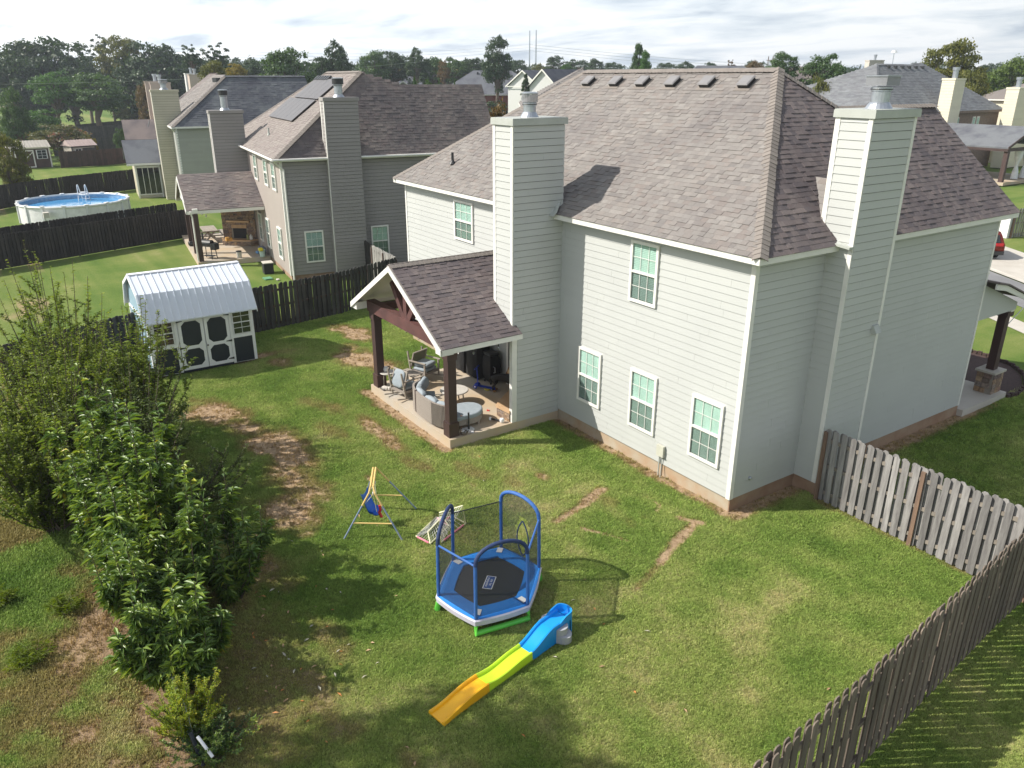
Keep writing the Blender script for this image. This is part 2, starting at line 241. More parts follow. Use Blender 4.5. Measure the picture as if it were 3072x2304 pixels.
# ---------------------------------------------------------------- mesh helpers
class MB:
    def __init__(s, M=None): s.v = []; s.f = []; s.M = M or Matrix.Identity(4)
    def add(s, vs, fs, M=None):
        b = len(s.v); T = s.M @ M if M is not None else s.M
        if T.determinant() < 0: fs = [tuple(reversed(f)) for f in fs]
        s.v += [tuple(T @ Vector(p)) for p in vs]; s.f += [tuple(b+i for i in f) for f in fs]; return s
    def box(s, x0, y0, z0, x1, y1, z1, M=None):
        return s.add([(x0,y0,z0),(x1,y0,z0),(x1,y1,z0),(x0,y1,z0),(x0,y0,z1),(x1,y0,z1),(x1,y1,z1),(x0,y1,z1)],
                     [(0,3,2,1),(4,5,6,7),(0,1,5,4),(1,2,6,5),(2,3,7,6),(3,0,4,7)], M)
    def cbox(s, c, d, M=None): return s.box(c[0]-d[0]/2, c[1]-d[1]/2, c[2]-d[2]/2, c[0]+d[0]/2, c[1]+d[1]/2, c[2]+d[2]/2, M)
    def bar(s, a, b, wd, ht, up=(0, 0, 1)):
        a, b = Vector(a), Vector(b); d = b-a; L = d.length; d.normalize(); x = d.cross(Vector(up))
        if x.length < 1e-4: x = Vector((1, 0, 0))
        x.normalize(); y = x.cross(d); T = Matrix((x, y, d)).transposed().to_4x4(); T.translation = a
        return s.box(-wd/2, -ht/2, 0, wd/2, ht/2, L, T)
    def tube(s, pts, r, n=8, closed=False, caps=True):
        pts = [Vector(p) for p in pts]; K = len(pts); rs = r if isinstance(r, (list, tuple)) else [r]*K; b = []; vs = []; fs = []
        nrm = None
        for i, p in enumerate(pts):
            if closed: t = pts[(i+1) % K]-pts[i-1]
            else: t = pts[min(i+1, K-1)]-pts[max(i-1, 0)]
            if t.length < 1e-9: t = Vector((0, 0, 1))
            t.normalize()
            if nrm is None:
                nrm = t.orthogonal().normalized()
            else:
                nrm = nrm - t*nrm.dot(t)
                nrm = nrm.normalized() if nrm.length > 1e-6 else t.orthogonal().normalized()
            bn = t.cross(nrm)
            for k in range(n):
                a = 2*math.pi*k/n; vs.append(p+(nrm*math.cos(a)+bn*math.sin(a))*rs[i])
        R = K if closed else K-1
        for i in range(R):
            j = (i+1) % K
            for k in range(n): fs.append((i*n+k, i*n+(k+1) % n, j*n+(k+1) % n, j*n+k))
        if caps and not closed: fs.append(tuple(range(n-1, -1, -1))); fs.append(tuple((K-1)*n+k for k in range(n)))
        return s.add(vs, fs)
    def lathe(s, prof, c=(0, 0, 0), n=20, M=None):
        vs = []; fs = []
        for r, z in prof:
            for k in range(n): a = 2*math.pi*k/n; vs.append((c[0]+r*math.cos(a), c[1]+r*math.sin(a), c[2]+z))
        for i in range(len(prof)-1):
            for k in range(n): fs.append((i*n+k, i*n+(k+1) % n, (i+1)*n+(k+1) % n, (i+1)*n+k))
        fs.append(tuple(range(n-1, -1, -1))); fs.append(tuple((len(prof)-1)*n+k for k in range(n)))
        return s.add(vs, fs, M)
    def prism(s, poly, vec, M=None):
        """closed solid from planar polygon (3D pts) swept by vec"""
        n = len(poly); vec = Vector(vec); a = [Vector(p) for p in poly]; b = [p+vec for p in a]
        return s.add(a+b, [tuple(range(n-1, -1, -1)), tuple(range(n, 2*n))]+[(i, (i+1) % n, n+(i+1) % n, n+i) for i in range(n)], M)
    def cushion(s, c, d, yaw=0, tilt=0, e=0.35, n=14, M=None, roll=0):
        T = Matrix.Translation(c) @ Matrix.Rotation(yaw, 4, 'Z') @ Matrix.Rotation(tilt, 4, 'X') @ Matrix.Rotation(roll, 4, 'Y')
        if M is not None: T = M @ T
        vs = []; fs = []; m = 8
        sp = lambda v, p: math.copysign(abs(v)**p, v)
        for i in range(m+1):
            ph = -math.pi/2+math.pi*i/m
            for k in range(n):
                a = 2*math.pi*(k+0.5)/n
                vs.append((sp(math.cos(ph), 0.6)*sp(math.cos(a), e)*d[0]/2, sp(math.cos(ph), 0.6)*sp(math.sin(a), e)*d[1]/2, sp(math.sin(ph), 0.6)*d[2]/2))
        for i in range(m):
            for k in range(n): fs.append((i*n+k, i*n+(k+1) % n, (i+1)*n+(k+1) % n, (i+1)*n+k))
        return s.add(vs, fs, T)
    def mesh(s, name):
        me = bpy.data.meshes.new(name); me.from_pydata(s.v, [], s.f); me.update(); return me
    def build(s, name, m, parent=None, smooth=False, **tags):
        me = s.mesh(name); o = bpy.data.objects.new(name, me); COL.objects.link(o)
        if m: me.materials.append(m)
        if smooth: me.polygons.foreach_set('use_smooth', [True]*len(me.polygons))
        if parent: o.parent = parent
        for k, v in tags.items(): o[k] = v
        return o
def thing(name, label, cat, loc=(0, 0, 0), rz=0, group=None):
    o = bpy.data.objects.new(name, None); COL.objects.link(o); o.location = loc; o.rotation_euler = (0, 0, rz); o.empty_display_size = 0.2
    o['label'] = label; o['category'] = cat
    if group: o['group'] = group
    return o
def tag(o, label, cat, group=None):
    o['label'] = label; o['category'] = cat
    if group: o['group'] = group
    return o
def copy_tree(o, parent=None):
    c = o.copy(); COL.objects.link(c); c.parent = parent
    for ch in list(o.children): copy_tree(ch, c)
    return c
def ortho(X, Y, Z, P):
    T = Matrix((X, Y, Z)).transposed().to_4x4(); T.translation = P; return T
# pieces: the 300 largest in view become objects, the rest one joined part
U_board = MB().add([(0,0,0),(1,0,0),(1,1,0),(0,1,0),(0,0,1),(1,0,1),(1,.3,1),(0,.3,1)], [(0,1,2,3),(4,7,6,5),(0,4,5,1),(1,5,6,2),(2,6,7,3),(3,7,4,0)]).mesh('board')
U_board2 = MB().add([(0,0,0),(1,0,0),(1,1,0),(0,1,0),(0,0,1),(1,0,1),(1,.3,1),(0,.3,1)], [(0,3,2,1),(4,5,6,7),(0,1,5,4),(1,2,6,5),(2,3,7,6),(3,0,4,7)]).mesh('board')
U_box = MB().box(0,0,0,1,1,1).mesh('plank')
U_cap = MB().add([(-.5,0,-.18),(0,0,0.08),(.5,0,-.18),(-.5,1.12,-.24),(0,1.12,0.02),(.5,1.12,-.24)], [(0,1,4,3),(1,2,5,4),(3,4,1,0),(4,5,2,1)]).mesh('ridge_cap')
U_cap = MB().add([(-.5,0,-.18),(0,0,0.08),(.5,0,-.18),(-.5,1.12,-.22),(0,1.12,0.04),(.5,1.12,-.22),(-.5,0,-.24),(0,0,0.02),(.5,0,-.24)], [(0,1,4,3),(1,2,5,4),(6,7,1,0),(7,8,2,1)]).mesh('ridge_cap')
POOL = {}; POOLO = []
def piece(root, parent, name, mesh, T, m, RT=None):
    k = (root.name, name)
    if k not in POOL: POOL[k] = []; POOLO.append((k, root))
    POOL[k].append((mesh, T, m, parent, RT))
def flush_pieces():
    bpy.context.view_layer.update()
    variants = {}
    for k, root in POOLO:
        L = POOL[k]; RM = root.matrix_world
        sc = []
        for q in L:
            W = RM @ (q[4] or Matrix.Identity(4)) @ q[1]; p = W.translation; d = (p-CAM).length
            s3 = W.to_scale(); sz = sorted(s3)[1]*0.7+max(s3)*0.3
            ahead = (p-CAM).dot(fwd) > 0.5
            sc.append((sz/d*2346 if ahead else 0))
        order = sorted(range(len(L)), key=lambda i: -sc[i])
        single = [i for i in order[:300] if sc[i] > 9]; ss = set(single)
        for i in single:
            mesh, T, m, par, RT = L[i]
            vk = (mesh.name, m.name)
            if vk not in variants: me = mesh.copy(); me.materials.clear(); me.materials.append(m); variants[vk] = me
            o = bpy.data.objects.new(k[1], variants[vk]); COL.objects.link(o); o.parent = par; o.matrix_local = T
        rest = [L[i] for i in range(len(L)) if i not in ss]
        if rest:
            vs = []; fs = []; mi = []; ml = []; base = 0
            cache = {}
            for mesh, T, m, par, RT in rest:
                if mesh.name not in cache:
                    cache[mesh.name] = (np.array([v.co[:] for v in mesh.vertices]), [tuple(p.vertices) for p in mesh.polygons])
                V, F = cache[mesh.name]; A = np.array((RT @ T) if RT is not None else T)
                vs.append(V @ A[:3, :3].T + A[:3, 3]); fs += [tuple(i+base for i in f) for f in F]
                if m not in ml: ml.append(m)
                mi += [ml.index(m)]*len(F); base += len(V)
            me = bpy.data.meshes.new(k[1]+'_field'); me.from_pydata(np.concatenate(vs).tolist(), [], fs)
            for m in ml: me.materials.append(m)
            me.polygons.foreach_set('material_index', mi); me.update()
            o = bpy.data.objects.new(k[1]+'_field', me); COL.objects.link(o); o.parent = root; o['kind'] = 'stuff'
X_, Y_, Z_ = Vector((1,0,0)), Vector((0,1,0)), Vector((0,0,1))
def lap_wall(root, parent, P0, Sd, Nn, length, z0, z1, m, holes=(), h=0.178, seam=3.66, zmax=None, name='siding_board', th=0.015, gap=.006):
    P0, Sd, Nn = Vector(P0), Vector(Sd), Vector(Nn); z = z0; k = 0
    while z < z1-0.03:
        hh = min(h, z1-z); zm = z+hh/2; a, b = 0.0, length
        if zmax:
            ss = [s_*length/60 for s_ in range(61) if zmax(s_*length/60) > zm]
            if not ss: break
            a, b = ss[0], ss[-1]
        iv = [(a, b)]
        for (s0, s1, h0, h1) in holes:
            if z > h0-0.03 and z+hh < h1+0.03:
                nv = []
                for (p, q) in iv:
                    if s1 <= p or s0 >= q: nv.append((p, q)); continue
                    if s0 > p: nv.append((p, s0))
                    if s1 < q: nv.append((s1, q))
                iv = nv
        off = random.uniform(0, seam)
        for (p, q) in iv:
            cuts = [p]; c = (math.floor((p-off)/seam)+1)*seam+off
            while c < q-0.3:
                if c > p+0.3: cuts.append(c)
                c += seam
            cuts.append(q)
            for i in range(len(cuts)-1):
                s0, s1 = cuts[i]+0.002, cuts[i+1]-0.002
                if s1-s0 < 0.02: continue
                T = ortho(Sd*(s1-s0), Nn*th, Z_*(hh-gap), P0+Sd*s0+Z_*z)
                piece(root, parent, name, U_board, T, m)
        z += h; k += 1
def shingles(root, parent, P0, Sd, Td, poly, m, expo=0.14, wr=(0.13, 0.26), name='shingle', th=(0.008, 0.02)):
    P0, Sd, Td = Vector(P0), Vector(Sd).normalized(), Vector(Td).normalized(); Nn = Sd.cross(Td)
    if Nn.z < 0: Nn = -Nn
    tmax = max(p[1] for p in poly); t = 0.0
    while t < tmax-0.02:
        tm = min(t+expo*0.5, tmax-0.01); xs = []
        for i in range(len(poly)):
            (s0, t0), (s1, t1) = poly[i], poly[(i+1) % len(poly)]
            if (t0-tm)*(t1-tm) < 0: xs.append(s0+(s1-s0)*(tm-t0)/(t1-t0))
        xs.sort()
        for j in range(0, len(xs)-1, 2):
            a, b = xs[j], xs[j+1]; s = a-random.uniform(0, wr[0])
            while s < b:
                w_ = random.uniform(*wr); s0, s1 = max(s, a), min(s+w_, b); s += w_
                if s1-s0 < 0.03: continue
                thk = random.choice((th[0], th[0]*1.3, th[1]))
                T = ortho(Sd*(s1-s0-0.004), Nn*thk, Td*expo*1.15, P0+Sd*(s0+0.002)+Td*(t-0.01)+Nn*0.002)
                piece(root, parent, name, U_board, T, m)
        t += expo
def cap_line(root, parent, A, B, m, wd=0.34, step=0.15, name='ridge_cap'):
    A, B = Vector(A), Vector(B); d = B-A; L = d.length; d.normalize(); x = d.cross(Z_).normalized(); n = x.cross(d); k = 0
    while k*step < L-0.05:
        piece(root, parent, name, U_cap, ortho(x*wd*random.uniform(.94, 1.04), d*step, n*wd, A+d*(k*step)+n*0.012), m); k += 1
def window(root, P0, Sd, Nn, wd, ht, mid=0.5, fr=0.075, deep=0.06, grid=(3, 2), blind=True, teal=True, lower=True):
    """double-hung window, P0 lower corner of its trim"""
    T = ortho(Vector(Sd), Vector(Nn), Z_, Vector(P0)); f = MB(T)
    f.box(0, 0, 0, fr, deep, ht).box(wd-fr, 0, 0, wd, deep, ht).box(fr, 0, ht-fr, wd-fr, deep, ht).box(fr, 0, 0, wd-fr, deep, fr)
    o = f.build('window', M_trim, root)
    zm = ht*mid
    MB(T).box(fr, 0.02, zm-0.03, wd-fr, deep-0.004, zm+0.03).build('meeting_rail', M_trim, o)
    MB(T).box(fr, 0.022, zm+0.03, wd-fr, 0.027, ht-fr).build('pane', M_pane, o)
    MB(T).box(fr, 0.022, fr, wd-fr, 0.027, zm-0.03).build('pane', M_paned, o)
    g = MB(T)
    for z0, z1 in ((zm+0.03, ht-fr), (fr, zm-0.03)):
        for i in range(1, grid[0]): x = fr+(wd-2*fr)*i/grid[0]; g.box(x-0.0065, 0.028, z0, x+0.0065, 0.034, z1)
        for i in range(1, grid[1]): z = z0+(z1-z0)*i/grid[1]; g.box(fr, 0.028, z-0.0065, wd-fr, 0.0335, z+0.0065)
    g.build('muntin', M_trim, o)
    MB(T).box(fr, 0.001, fr, wd-fr, 0.003, ht-fr).build('dark_backing', M_backing, o)  # dark sheet painted in place of the unlit room
    if blind:
        b = MB(T); z = fr+0.02
        while z < ht-fr-0.02: b.add([(fr+.01, .019, z), (wd-fr-.01, .019, z), (wd-fr-.01, .006, z+.036), (fr+.01, .006, z+.036)], [(0, 1, 2, 3)]); z += 0.043
        b.build('blind', M_blind, o, kind='stuff')
    return o
def flue(root, c, z, r=0.17, h=0.5, scr=0.24, dark=False, square=False, sh=.26):
    f = MB().lathe([(r*1.5, 0), (r*1.15, 0.1), (r, 0.13), (r, h), (r*1.12, h+.02), (r*1.12, h+.09), (r*.95, h+.1)], (c[0], c[1], z), 20).build('flue', M_metal, root, smooth=False)
    if square:
        MB().box(c[0]-scr, c[1]-scr, z+h+.12, c[0]+scr, c[1]+scr, z+h+.12+sh).build('spark_screen', M_wire, f)
        MB().box(c[0]-scr-.02, c[1]-scr-.02, z+h+.122+sh, c[0]+scr+.02, c[1]+scr+.02, z+h+.14+sh).build('cap_plate', M_metal, f)
    else:
        MB().lathe([(scr, h+.1), (scr, h+.1+sh)], (c[0], c[1], z), 20).build('spark_screen', M_blackmetal if dark else M_wire, f)
        MB().lathe([(scr*1.05, h+.102+sh), (scr*1.05, h+.13+sh), (scr*.7, h+.15+sh)], (c[0], c[1], z), 20).build('cap_plate', M_metal, f)
    for k in range(8):
        a = k*math.pi/4
    MB().tube([(c[0]+r*1.13*math.cos(t_), c[1]+r*1.13*math.sin(t_), z+h+.05) for t_ in [i*math.pi/10 for i in range(20)]], .012, 5, closed=True).build('band', M_blackmetal, f)
def chimney(root, u0, u1, v0, v1, z0, zt, m, faces, capm=M_capmetal, trim=M_trim, tw=0.1, h=0.178, flu=None, bth=.02):
    """boxed chimney: faces holds any of '-v','+u','-u'; trims at the near corners"""
    c = MB().box(u0+.015, v0+.015, z0, u1-.015, v1-.015, zt).build('chimney', M_sheath, root)
    if '-v' in faces: lap_wall(root, c, (u0+tw, v0, 0), X_, -Y_, u1-u0-2*tw, z0, zt, m, th=bth, name='siding_board', h=h, gap=.006 if bth < .025 else .014)
    if '+u' in faces: lap_wall(root, c, (u1, v0, 0), Y_, X_, v1-v0-(tw if '+ut' in faces else 0), z0, zt, m, th=bth, name='siding_board', h=h, gap=.0115 if bth < .025 else .016)
    if '-u' in faces: lap_wall(root, c, (u0, v0, 0), Y_, -X_, v1-v0, z0, zt, m, th=bth, name='siding_board', h=h, gap=.0115 if bth < .025 else .016)
    MB().box(u0-.02, v0-.025, z0, u0+tw, v0+.02, zt).build('corner_trim', trim, c)
    MB().box(u1-tw, v0-.025, z0, u1+.003, v0+.02, zt).build('corner_trim', trim, c)
    if '+ut' in faces: MB().box(u1-.01, v1-tw, z0, u1+.022, v1, zt).build('corner_trim', trim, c)
    k = MB().box(u0-.06, v0-.06, zt, u1+.06, v1+.06, zt+.15).build('chimney_cap', capm, c)
    MB().prism([(u0-.05, v0-.05, zt+.151), (u1+.05, v0-.05, zt+.151), (u1+.05, v1+.05, zt+.151), (u0-.05, v1+.05, zt+.151)], (0, 0, .02)).build('cap_top', capm, c)
    if flu: flue(c, ((u0+u1)/2+flu.get('du', 0), (v0+v1)/2+flu.get('dv', 0)), zt+.17, **{q: x for q, x in flu.items() if q not in ('du', 'dv')})
    return c
def shell(root, L, Lv, E, o, fz, RR, RL, wx, wv0, wve, wz, sid_back, sid_side, sh_front, sh_side, holes_b, holes_s, h=0.178, boards=True, ft=0.15, fnd=M_found, smooth_back=False, bth=.027, wr=(0.13, 0.25), expo=0.14):
    """hip-roofed two-storey house with a front gable wing; back wall on v=0, side wall on u=0"""
    MB().box(-L+.03, .03, 0-.3, -.03, Lv-.03, fz).build('foundation', fnd, root)
    core = MB().box(-L, .012 if boards and not smooth_back else 0, fz, -.012 if boards else 0, Lv, E-.002).build('wall', M_sheath if boards else sid_side, root)
    if boards:
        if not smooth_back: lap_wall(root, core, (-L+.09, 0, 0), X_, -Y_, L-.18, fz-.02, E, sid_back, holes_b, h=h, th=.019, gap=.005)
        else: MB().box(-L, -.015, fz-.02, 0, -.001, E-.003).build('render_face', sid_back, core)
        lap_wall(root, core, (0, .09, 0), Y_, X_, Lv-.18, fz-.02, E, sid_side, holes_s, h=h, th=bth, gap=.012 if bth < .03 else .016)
    MB().box(-.09, -.03, fz-.03, .03, .0, E-.01).build('corner_trim', M_trim, core)
    MB().box(-.002, .001, fz-.03, .03, .09, E-.01).build('corner_trim', M_trim, core)
    MB().box(-.001, Lv-.09, fz-.03, .03, Lv, E-.01).build('corner_trim', M_trim, core)
    MB().box(-L, -.03, fz-.03, -L+.09, 0, E-.01).build('corner_trim', M_trim, core)
    Ez = E+ft; th = .09
    FR, FL = Vector((o, -o, Ez)), Vector((-L-o, -o, Ez)); RR, RL = Vector(RR), Vector(RL); vb = 2*RR.y+o
    W0, W1 = Vector((wx, wv0, wz)), Vector((wx, wve, wz)); SF = Vector((o, wve, Ez)); WL = Vector((2*wx-o, wve, Ez)); WLb = Vector((2*wx-o, vb, Ez)); BL = Vector((-L-o, vb, Ez))
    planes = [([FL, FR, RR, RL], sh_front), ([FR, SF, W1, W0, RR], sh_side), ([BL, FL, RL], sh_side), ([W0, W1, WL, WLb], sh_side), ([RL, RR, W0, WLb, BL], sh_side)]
    for i, (P, m) in enumerate(planes):
        rf = MB().prism([p for p in P], (0, 0, -th)).build('roof', M_cap, root)
        if i > 1: rf.data.materials.clear(); rf.data.materials.append(sh_side)
        if i in (0, 1):
            Sd = (P[1]-P[0]).normalized(); nn = (P[1]-P[0]).cross(P[-1]-P[0]).normalized(); Td = nn.cross(Sd); Td = Td if Td.z > 0 else -Td
            poly = [((p-P[0]).dot(Sd), (p-P[0]).dot(Td)) for p in P]
            shingles(root, rf, P[0]-Td*0.02, Sd, Td, poly, m, expo=expo, wr=wr)
    r0 = [c for c in root.children if c.name.startswith('roof')][0]
    for A, B in ((FR, RR), (FL, RL), (RL, RR), (RR, W0), (W0, W1)): cap_line(root, r0, A, B, M_cap)
    # fascia, soffit
    def fas(A, B, out):
        A, B = Vector(A), Vector(B); d = (B-A).normalized(); L_ = (B-A).length; n_ = max(1, round(L_/4.5))
        for i in range(n_):
            a = A+d*(L_*i/n_+.002); b = A+d*(L_*(i+1)/n_-.002)
            q = [a-out*.025, b-out*.025, b, a]; MB().prism([Vector((p.x, p.y, E)) for p in q], (0, 0, ft-.02)).build('fascia', M_trim, root)
    fas(FL+Y_*-.004, FR+Y_*-.004, -Y_); fas(Vector((o+.004, -o, Ez)), Vector((o+.004, wve, Ez)), X_)
    MB().box(-L-o+.01, -o+.012, E-.001, o-.012, -.002, E+.015).box(.002, -.002, E-.001, o-.012, wve-.02, E+.015).build('soffit', M_trim, root)
    MB().prism([(o, wve-.05, E), (o, wve-.05, E+ft-.1), (wx, wve-.05, wz-.1), (2*wx-o, wve-.05, E+ft-.1), (2*wx-o, wve-.05, E)], (0, -.1, 0)).build('gable_wall', sid_side, root)
    return core, r0, planes
def fireplace(root, A, B, z0, z1, hearth_h=.36, corner=None):
    A, B = Vector((*A, 0)), Vector((*B, 0)); d = (B-A).normalized(); n = Vector((d.y, -d.x, 0)); L = (B-A).length
    if n.y > 0: n = -n
    T = ortho(d, n, Z_, A+Z_*z0); H_ = z1-z0
    fp = MB().prism([A+Z_*z0, Vector((corner[0], corner[1], z0)), B+Z_*z0], (0, 0, H_)).build('fireplace', M_mortar, root)
    r = 0
    while r*.11 < H_-.1:
        s = .01
        while s < L-.06:
            w_ = min(random.uniform(.14, .36), L-.02-s); z = r*.11+.01; c = s+w_/2
            if not (hearth_h < z+.05 < hearth_h+.68 and abs(c-L/2) < .42+w_*.3) and not (.95+hearth_h < z+.05 < 1.1+hearth_h and abs(c-L/2) < .8):
                piece(root, fp, 'stone', U_box, ortho(d*(w_-.012), n*random.uniform(.02, .05), Z_*.098, A+d*s+Z_*(z0+z)), M_stones)
            s += w_
        r += 1
    MB(T).box(L/2-.42, .001, hearth_h+.02, L/2+.42, .02, hearth_h+.62).build('firebox', M_blk, fp); MB(T).box(L/2-.72, .001, hearth_h+1.0, L/2+.72, .2, hearth_h+1.12).build('mantel', M_hearth, fp)
    for k in range(12): piece(root, fp, 'stone', U_box, ortho(d*.07, n*.06, Z_*.2, A+d*(L/2-.48+k*.08)+Z_*(z0+hearth_h+.64)), M_hearth)
    he = MB(T).prism([(-.1, 0, 0), (L+.1, 0, 0), (L-.25, .5, 0), (.25, .5, 0)], (0, 0, hearth_h-.085)).build('hearth', M_mortar, root)
    MB(T).prism([(-.14, 0, hearth_h-.084), (L+.14, 0, hearth_h-.084), (L-.22, .55, hearth_h-.084), (.22, .55, hearth_h-.084)], (0, 0, .08)).build('hearth_slab', M_hearth, he)
    P = [Vector((-.1, 0, 0)), Vector((.25, .5, 0)), Vector((L-.25, .5, 0)), Vector((L+.1, 0, 0))]
    for i in range(3):
        e = P[i+1]-P[i]; le = e.length; e.normalize(); en = Vector((-e.y, e.x, 0)); R3 = T.to_3x3()
        for r in range(int((hearth_h-.1)/.075)+1):
            s = 0
            while s < le-.03:
                w_ = min(random.uniform(.1, .22), le-s)
                if r*.075+.07 < hearth_h-.07: piece(root, he, 'stone', U_box, ortho(R3@e*(w_-.01), R3@en*.025, Z_*.066, T@(P[i]+e*s+Z_*(.005+r*.075))), M_stones)
                s += w_
# ================================================================ MAIN HOUSE
H = thing('house', 'nearest two-storey house with pale sage siding, two siding-clad chimneys and a brown shingle roof', 'house')
E_, fz, L_, Lv_, o_ = 6.0, 0.36, 15.989, 10.27, 0.314
wins = [(-3.775, 4.33, .97, 1.54), (-5.672, .98, .97, 1.6), (-3.528, .98, .97, 1.6), (-1.367, .98, .97, 1.6), (-12.43, 4.52, 1.2, 1.30)]
hb = [(u+L_-.09-.005, u+w_+L_-.09+.005, z, z+h_) for (u, z, w_, h_) in wins]
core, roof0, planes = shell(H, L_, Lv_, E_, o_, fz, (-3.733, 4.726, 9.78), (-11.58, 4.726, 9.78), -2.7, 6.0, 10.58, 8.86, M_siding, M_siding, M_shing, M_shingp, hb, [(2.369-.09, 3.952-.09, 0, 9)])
for (u, z, w_, h_) in wins: window(H, (u, -.006, z), X_, -Y_, w_, h_)
chimney(H, -7.522, -6.613, -1.641, 0.0, 2.938, 8.44, M_siding, ('-v', '+u'), flu=dict(r=.165, h=.27, scr=.21, sh=.2))
chimney(H, -.215, .642, 2.369, 3.952, .34, 8.795, M_siding, ('-v', '+u', '+ut'), flu=dict(r=.19, h=.34, scr=.24, sh=.18, square=True))
MB().box(-.19, 2.39, -.3, .62, 3.93, .338).build('foundation', M_foundor, H)
MB().box(-.028, .03, -.3, -.001, Lv_, .33).build('foundation', M_foundor, H)
M_lid = mat('grey_vent_lid', (.21, .205, .21), rough=.55)
# box vents near the ridge, plumbing pipe
sf = (9.78-6.15)/(4.726+.314); Tf = Vector((0, 1, sf)).normalized(); Nf = X_.cross(Tf)
v0_ = MB()
for k, u in enumerate((-10.75, -9.41, -8.2, -6.95, -5.63, -4.27)):
    P = Vector((u-.2, 4.05, 6.15+sf*(4.05+.314)))
    T = ortho(X_, Tf, Nf, P); b = MB(T).box(.03, .03, 0, .37, .37, .13)
    vb_ = b.build('roof_vent', M_blackmetal, H); MB(T).add([(0,0,.13),(.4,0,.13),(.4,.4,.13),(0,.4,.13),(.03,.03,.16),(.37,.03,.16),(.37,.37,.16),(.03,.37,.16)], [(0,3,2,1),(4,5,6,7),(0,1,5,4),(1,2,6,5),(2,3,7,6),(3,0,4,7)]).build('vent_lid', M_lid, vb_)
    MB(T).box(-.06, -.08, .015, .46, .42, .022).build('flashing', M_cap, vb_)
P = Vector((-13.56, .61, 6.82)); pv = MB().lathe([(.13, 0), (.06, .1), (.045, .14), (.045, .38)], P, 12).build('vent_pipe', M_blackmetal, H)
# kick-out flashings
MB().prism([(-6.62, -.36, 6.2), (-6.4, -.36, 6.2), (-6.62, -.05, 6.5)], (0, -.12, -.1)).build('flashing', M_capmetal, H)
MB().prism([(.1, 2.2, 6.15), (.66, 2.2, 6.1), (.66, 2.37, 6.1), (.1, 2.37, 6.2)], (0, 0, .05)).build('flashing', M_capmetal, H)
# cricket: small ridge of roof behind the side chimney
ss_ = (9.78-6.15)/(3.733+.314); zr = lambda u: 6.15+ss_*(.314-u)
ck = MB().add([(-.2, 2.3, zr(-.2)+.01), (-.2, 3.16, 7.40), (-1.12, 3.16, 7.42), (-.2, 4.02, zr(-.2)+.01)], [(0, 1, 2), (3, 2, 1)]).build('cricket', M_shing, H)
Sd = Vector((-.92, .86, zr(-1.12)-zr(-.2))); Tt_ = Vector((0, .86, .78))
sn = Sd.cross(Tt_).normalized(); Su = X_*-1; 
for r in range(6):
    z0 = 6.66+r*.125; v = 2.3+(z0-6.62)*1.1; u0 = -.21; u1 = .314-(z0-6.15)/ss_
    n_ = max(1, int((u0-u1)/.24))
    for k in range(n_): piece(H, ck, 'shingle', U_board, ortho(-X_*((u0-u1)/n_-.006), Vector((0, -.7, .7))*.012, Vector((0, .105, .105))*1.1, Vector((u0+(u1-u0)*k/n_, v, z0))), M_shing)
# utility box, conduits, wall vent, hose bib
ub = MB().box(-2.36, -.1, .56, -2.12, -.02, .86).build('meter_box', mat('beige_utility_box', (0.52, 0.52, 0.44), rough=0.5), H)
MB().tube([(-2.28, -.05, .56), (-2.28, -.05, -.02)], .018, 6).build('conduit', M_capmetal, ub); MB().tube([(-2.19, -.05, .56), (-2.19, -.05, .3), (-2.16, -.1, .0)], .012, 6).build('conduit', M_capmetal, ub)
wv = MB().box(.655, 3.62, 3.95, .70, 3.84, 4.15).add([(.70, 3.62, 4.15), (.70, 3.84, 4.15), (.80, 3.84, 3.98), (.80, 3.62, 3.98), (.70, 3.62, 3.95), (.70, 3.84, 3.95)], [(0, 1, 2, 3), (0, 3, 4), (1, 5, 2), (3, 2, 5, 4)]).build('dryer_vent', M_capmetal, H)
MB().lathe([(.05, 0), (.05, .03), (.02, .05)], (0, 0, 0), 10, Matrix.Translation((.02, .63, .72)) @ Matrix.Rotation(math.pi/2, 4, 'Y')).build('hose_tap', M_metal, H)
# ---- patio: slab, posts, gable roof
slab = MB().box(-11.714, -3.735, -.2, -6.60, -.001, .266).build('patio_slab', M_slab, H)
def post(root, u, v, z0, z1, s=.25, foot=.36, fh=.42):
    p = MB().box(u-s/2, v-s/2, z0, u+s/2, v+s/2, z1).build('post', M_stain, root)
    MB().box(u-foot/2+.02, v-foot/2+.02, z0+.001, u+foot/2-.02, v+foot/2-.02, z0+fh).build('post_base', M_stain, p)
    MB().box(u-s/2-.03, v-s/2-.03, z1-.22, u+s/2+.03, v+s/2+.03, z1-.002).build('post_head', M_stain, p)
post(H, -6.87, -3.53, .268, 2.74); post(H, -11.45, -3.53, .268, 2.74)
MB().box(-11.75, -3.68, 2.74, -6.62, -3.40, 3.08).build('beam', M_beam, H)
MB().box(-6.95, -3.40, 2.76, -6.72, -1.66, 2.98).build('beam', M_beam, H); MB().box(-11.6, -3.40, 2.76, -11.37, -.02, 2.98).build('beam', M_beam, H)
MB().bar((-9.21, -3.54, 3.08), (-9.21, -3.54, 4.45), .2, .18, (0, 1, 0)).build('king_post', M_beam, H)
for s in (-1, 1):
    MB().bar((-9.21+s*.12, -3.54, 3.06), (-9.21+s*.85, -3.54, 4.0), .19, .17, (0, 1, 0)).build('truss_brace', M_beam, H)
pz0, pz1, pe, pr_, pc = 3.03, 4.70, 2.86, 0, -9.21
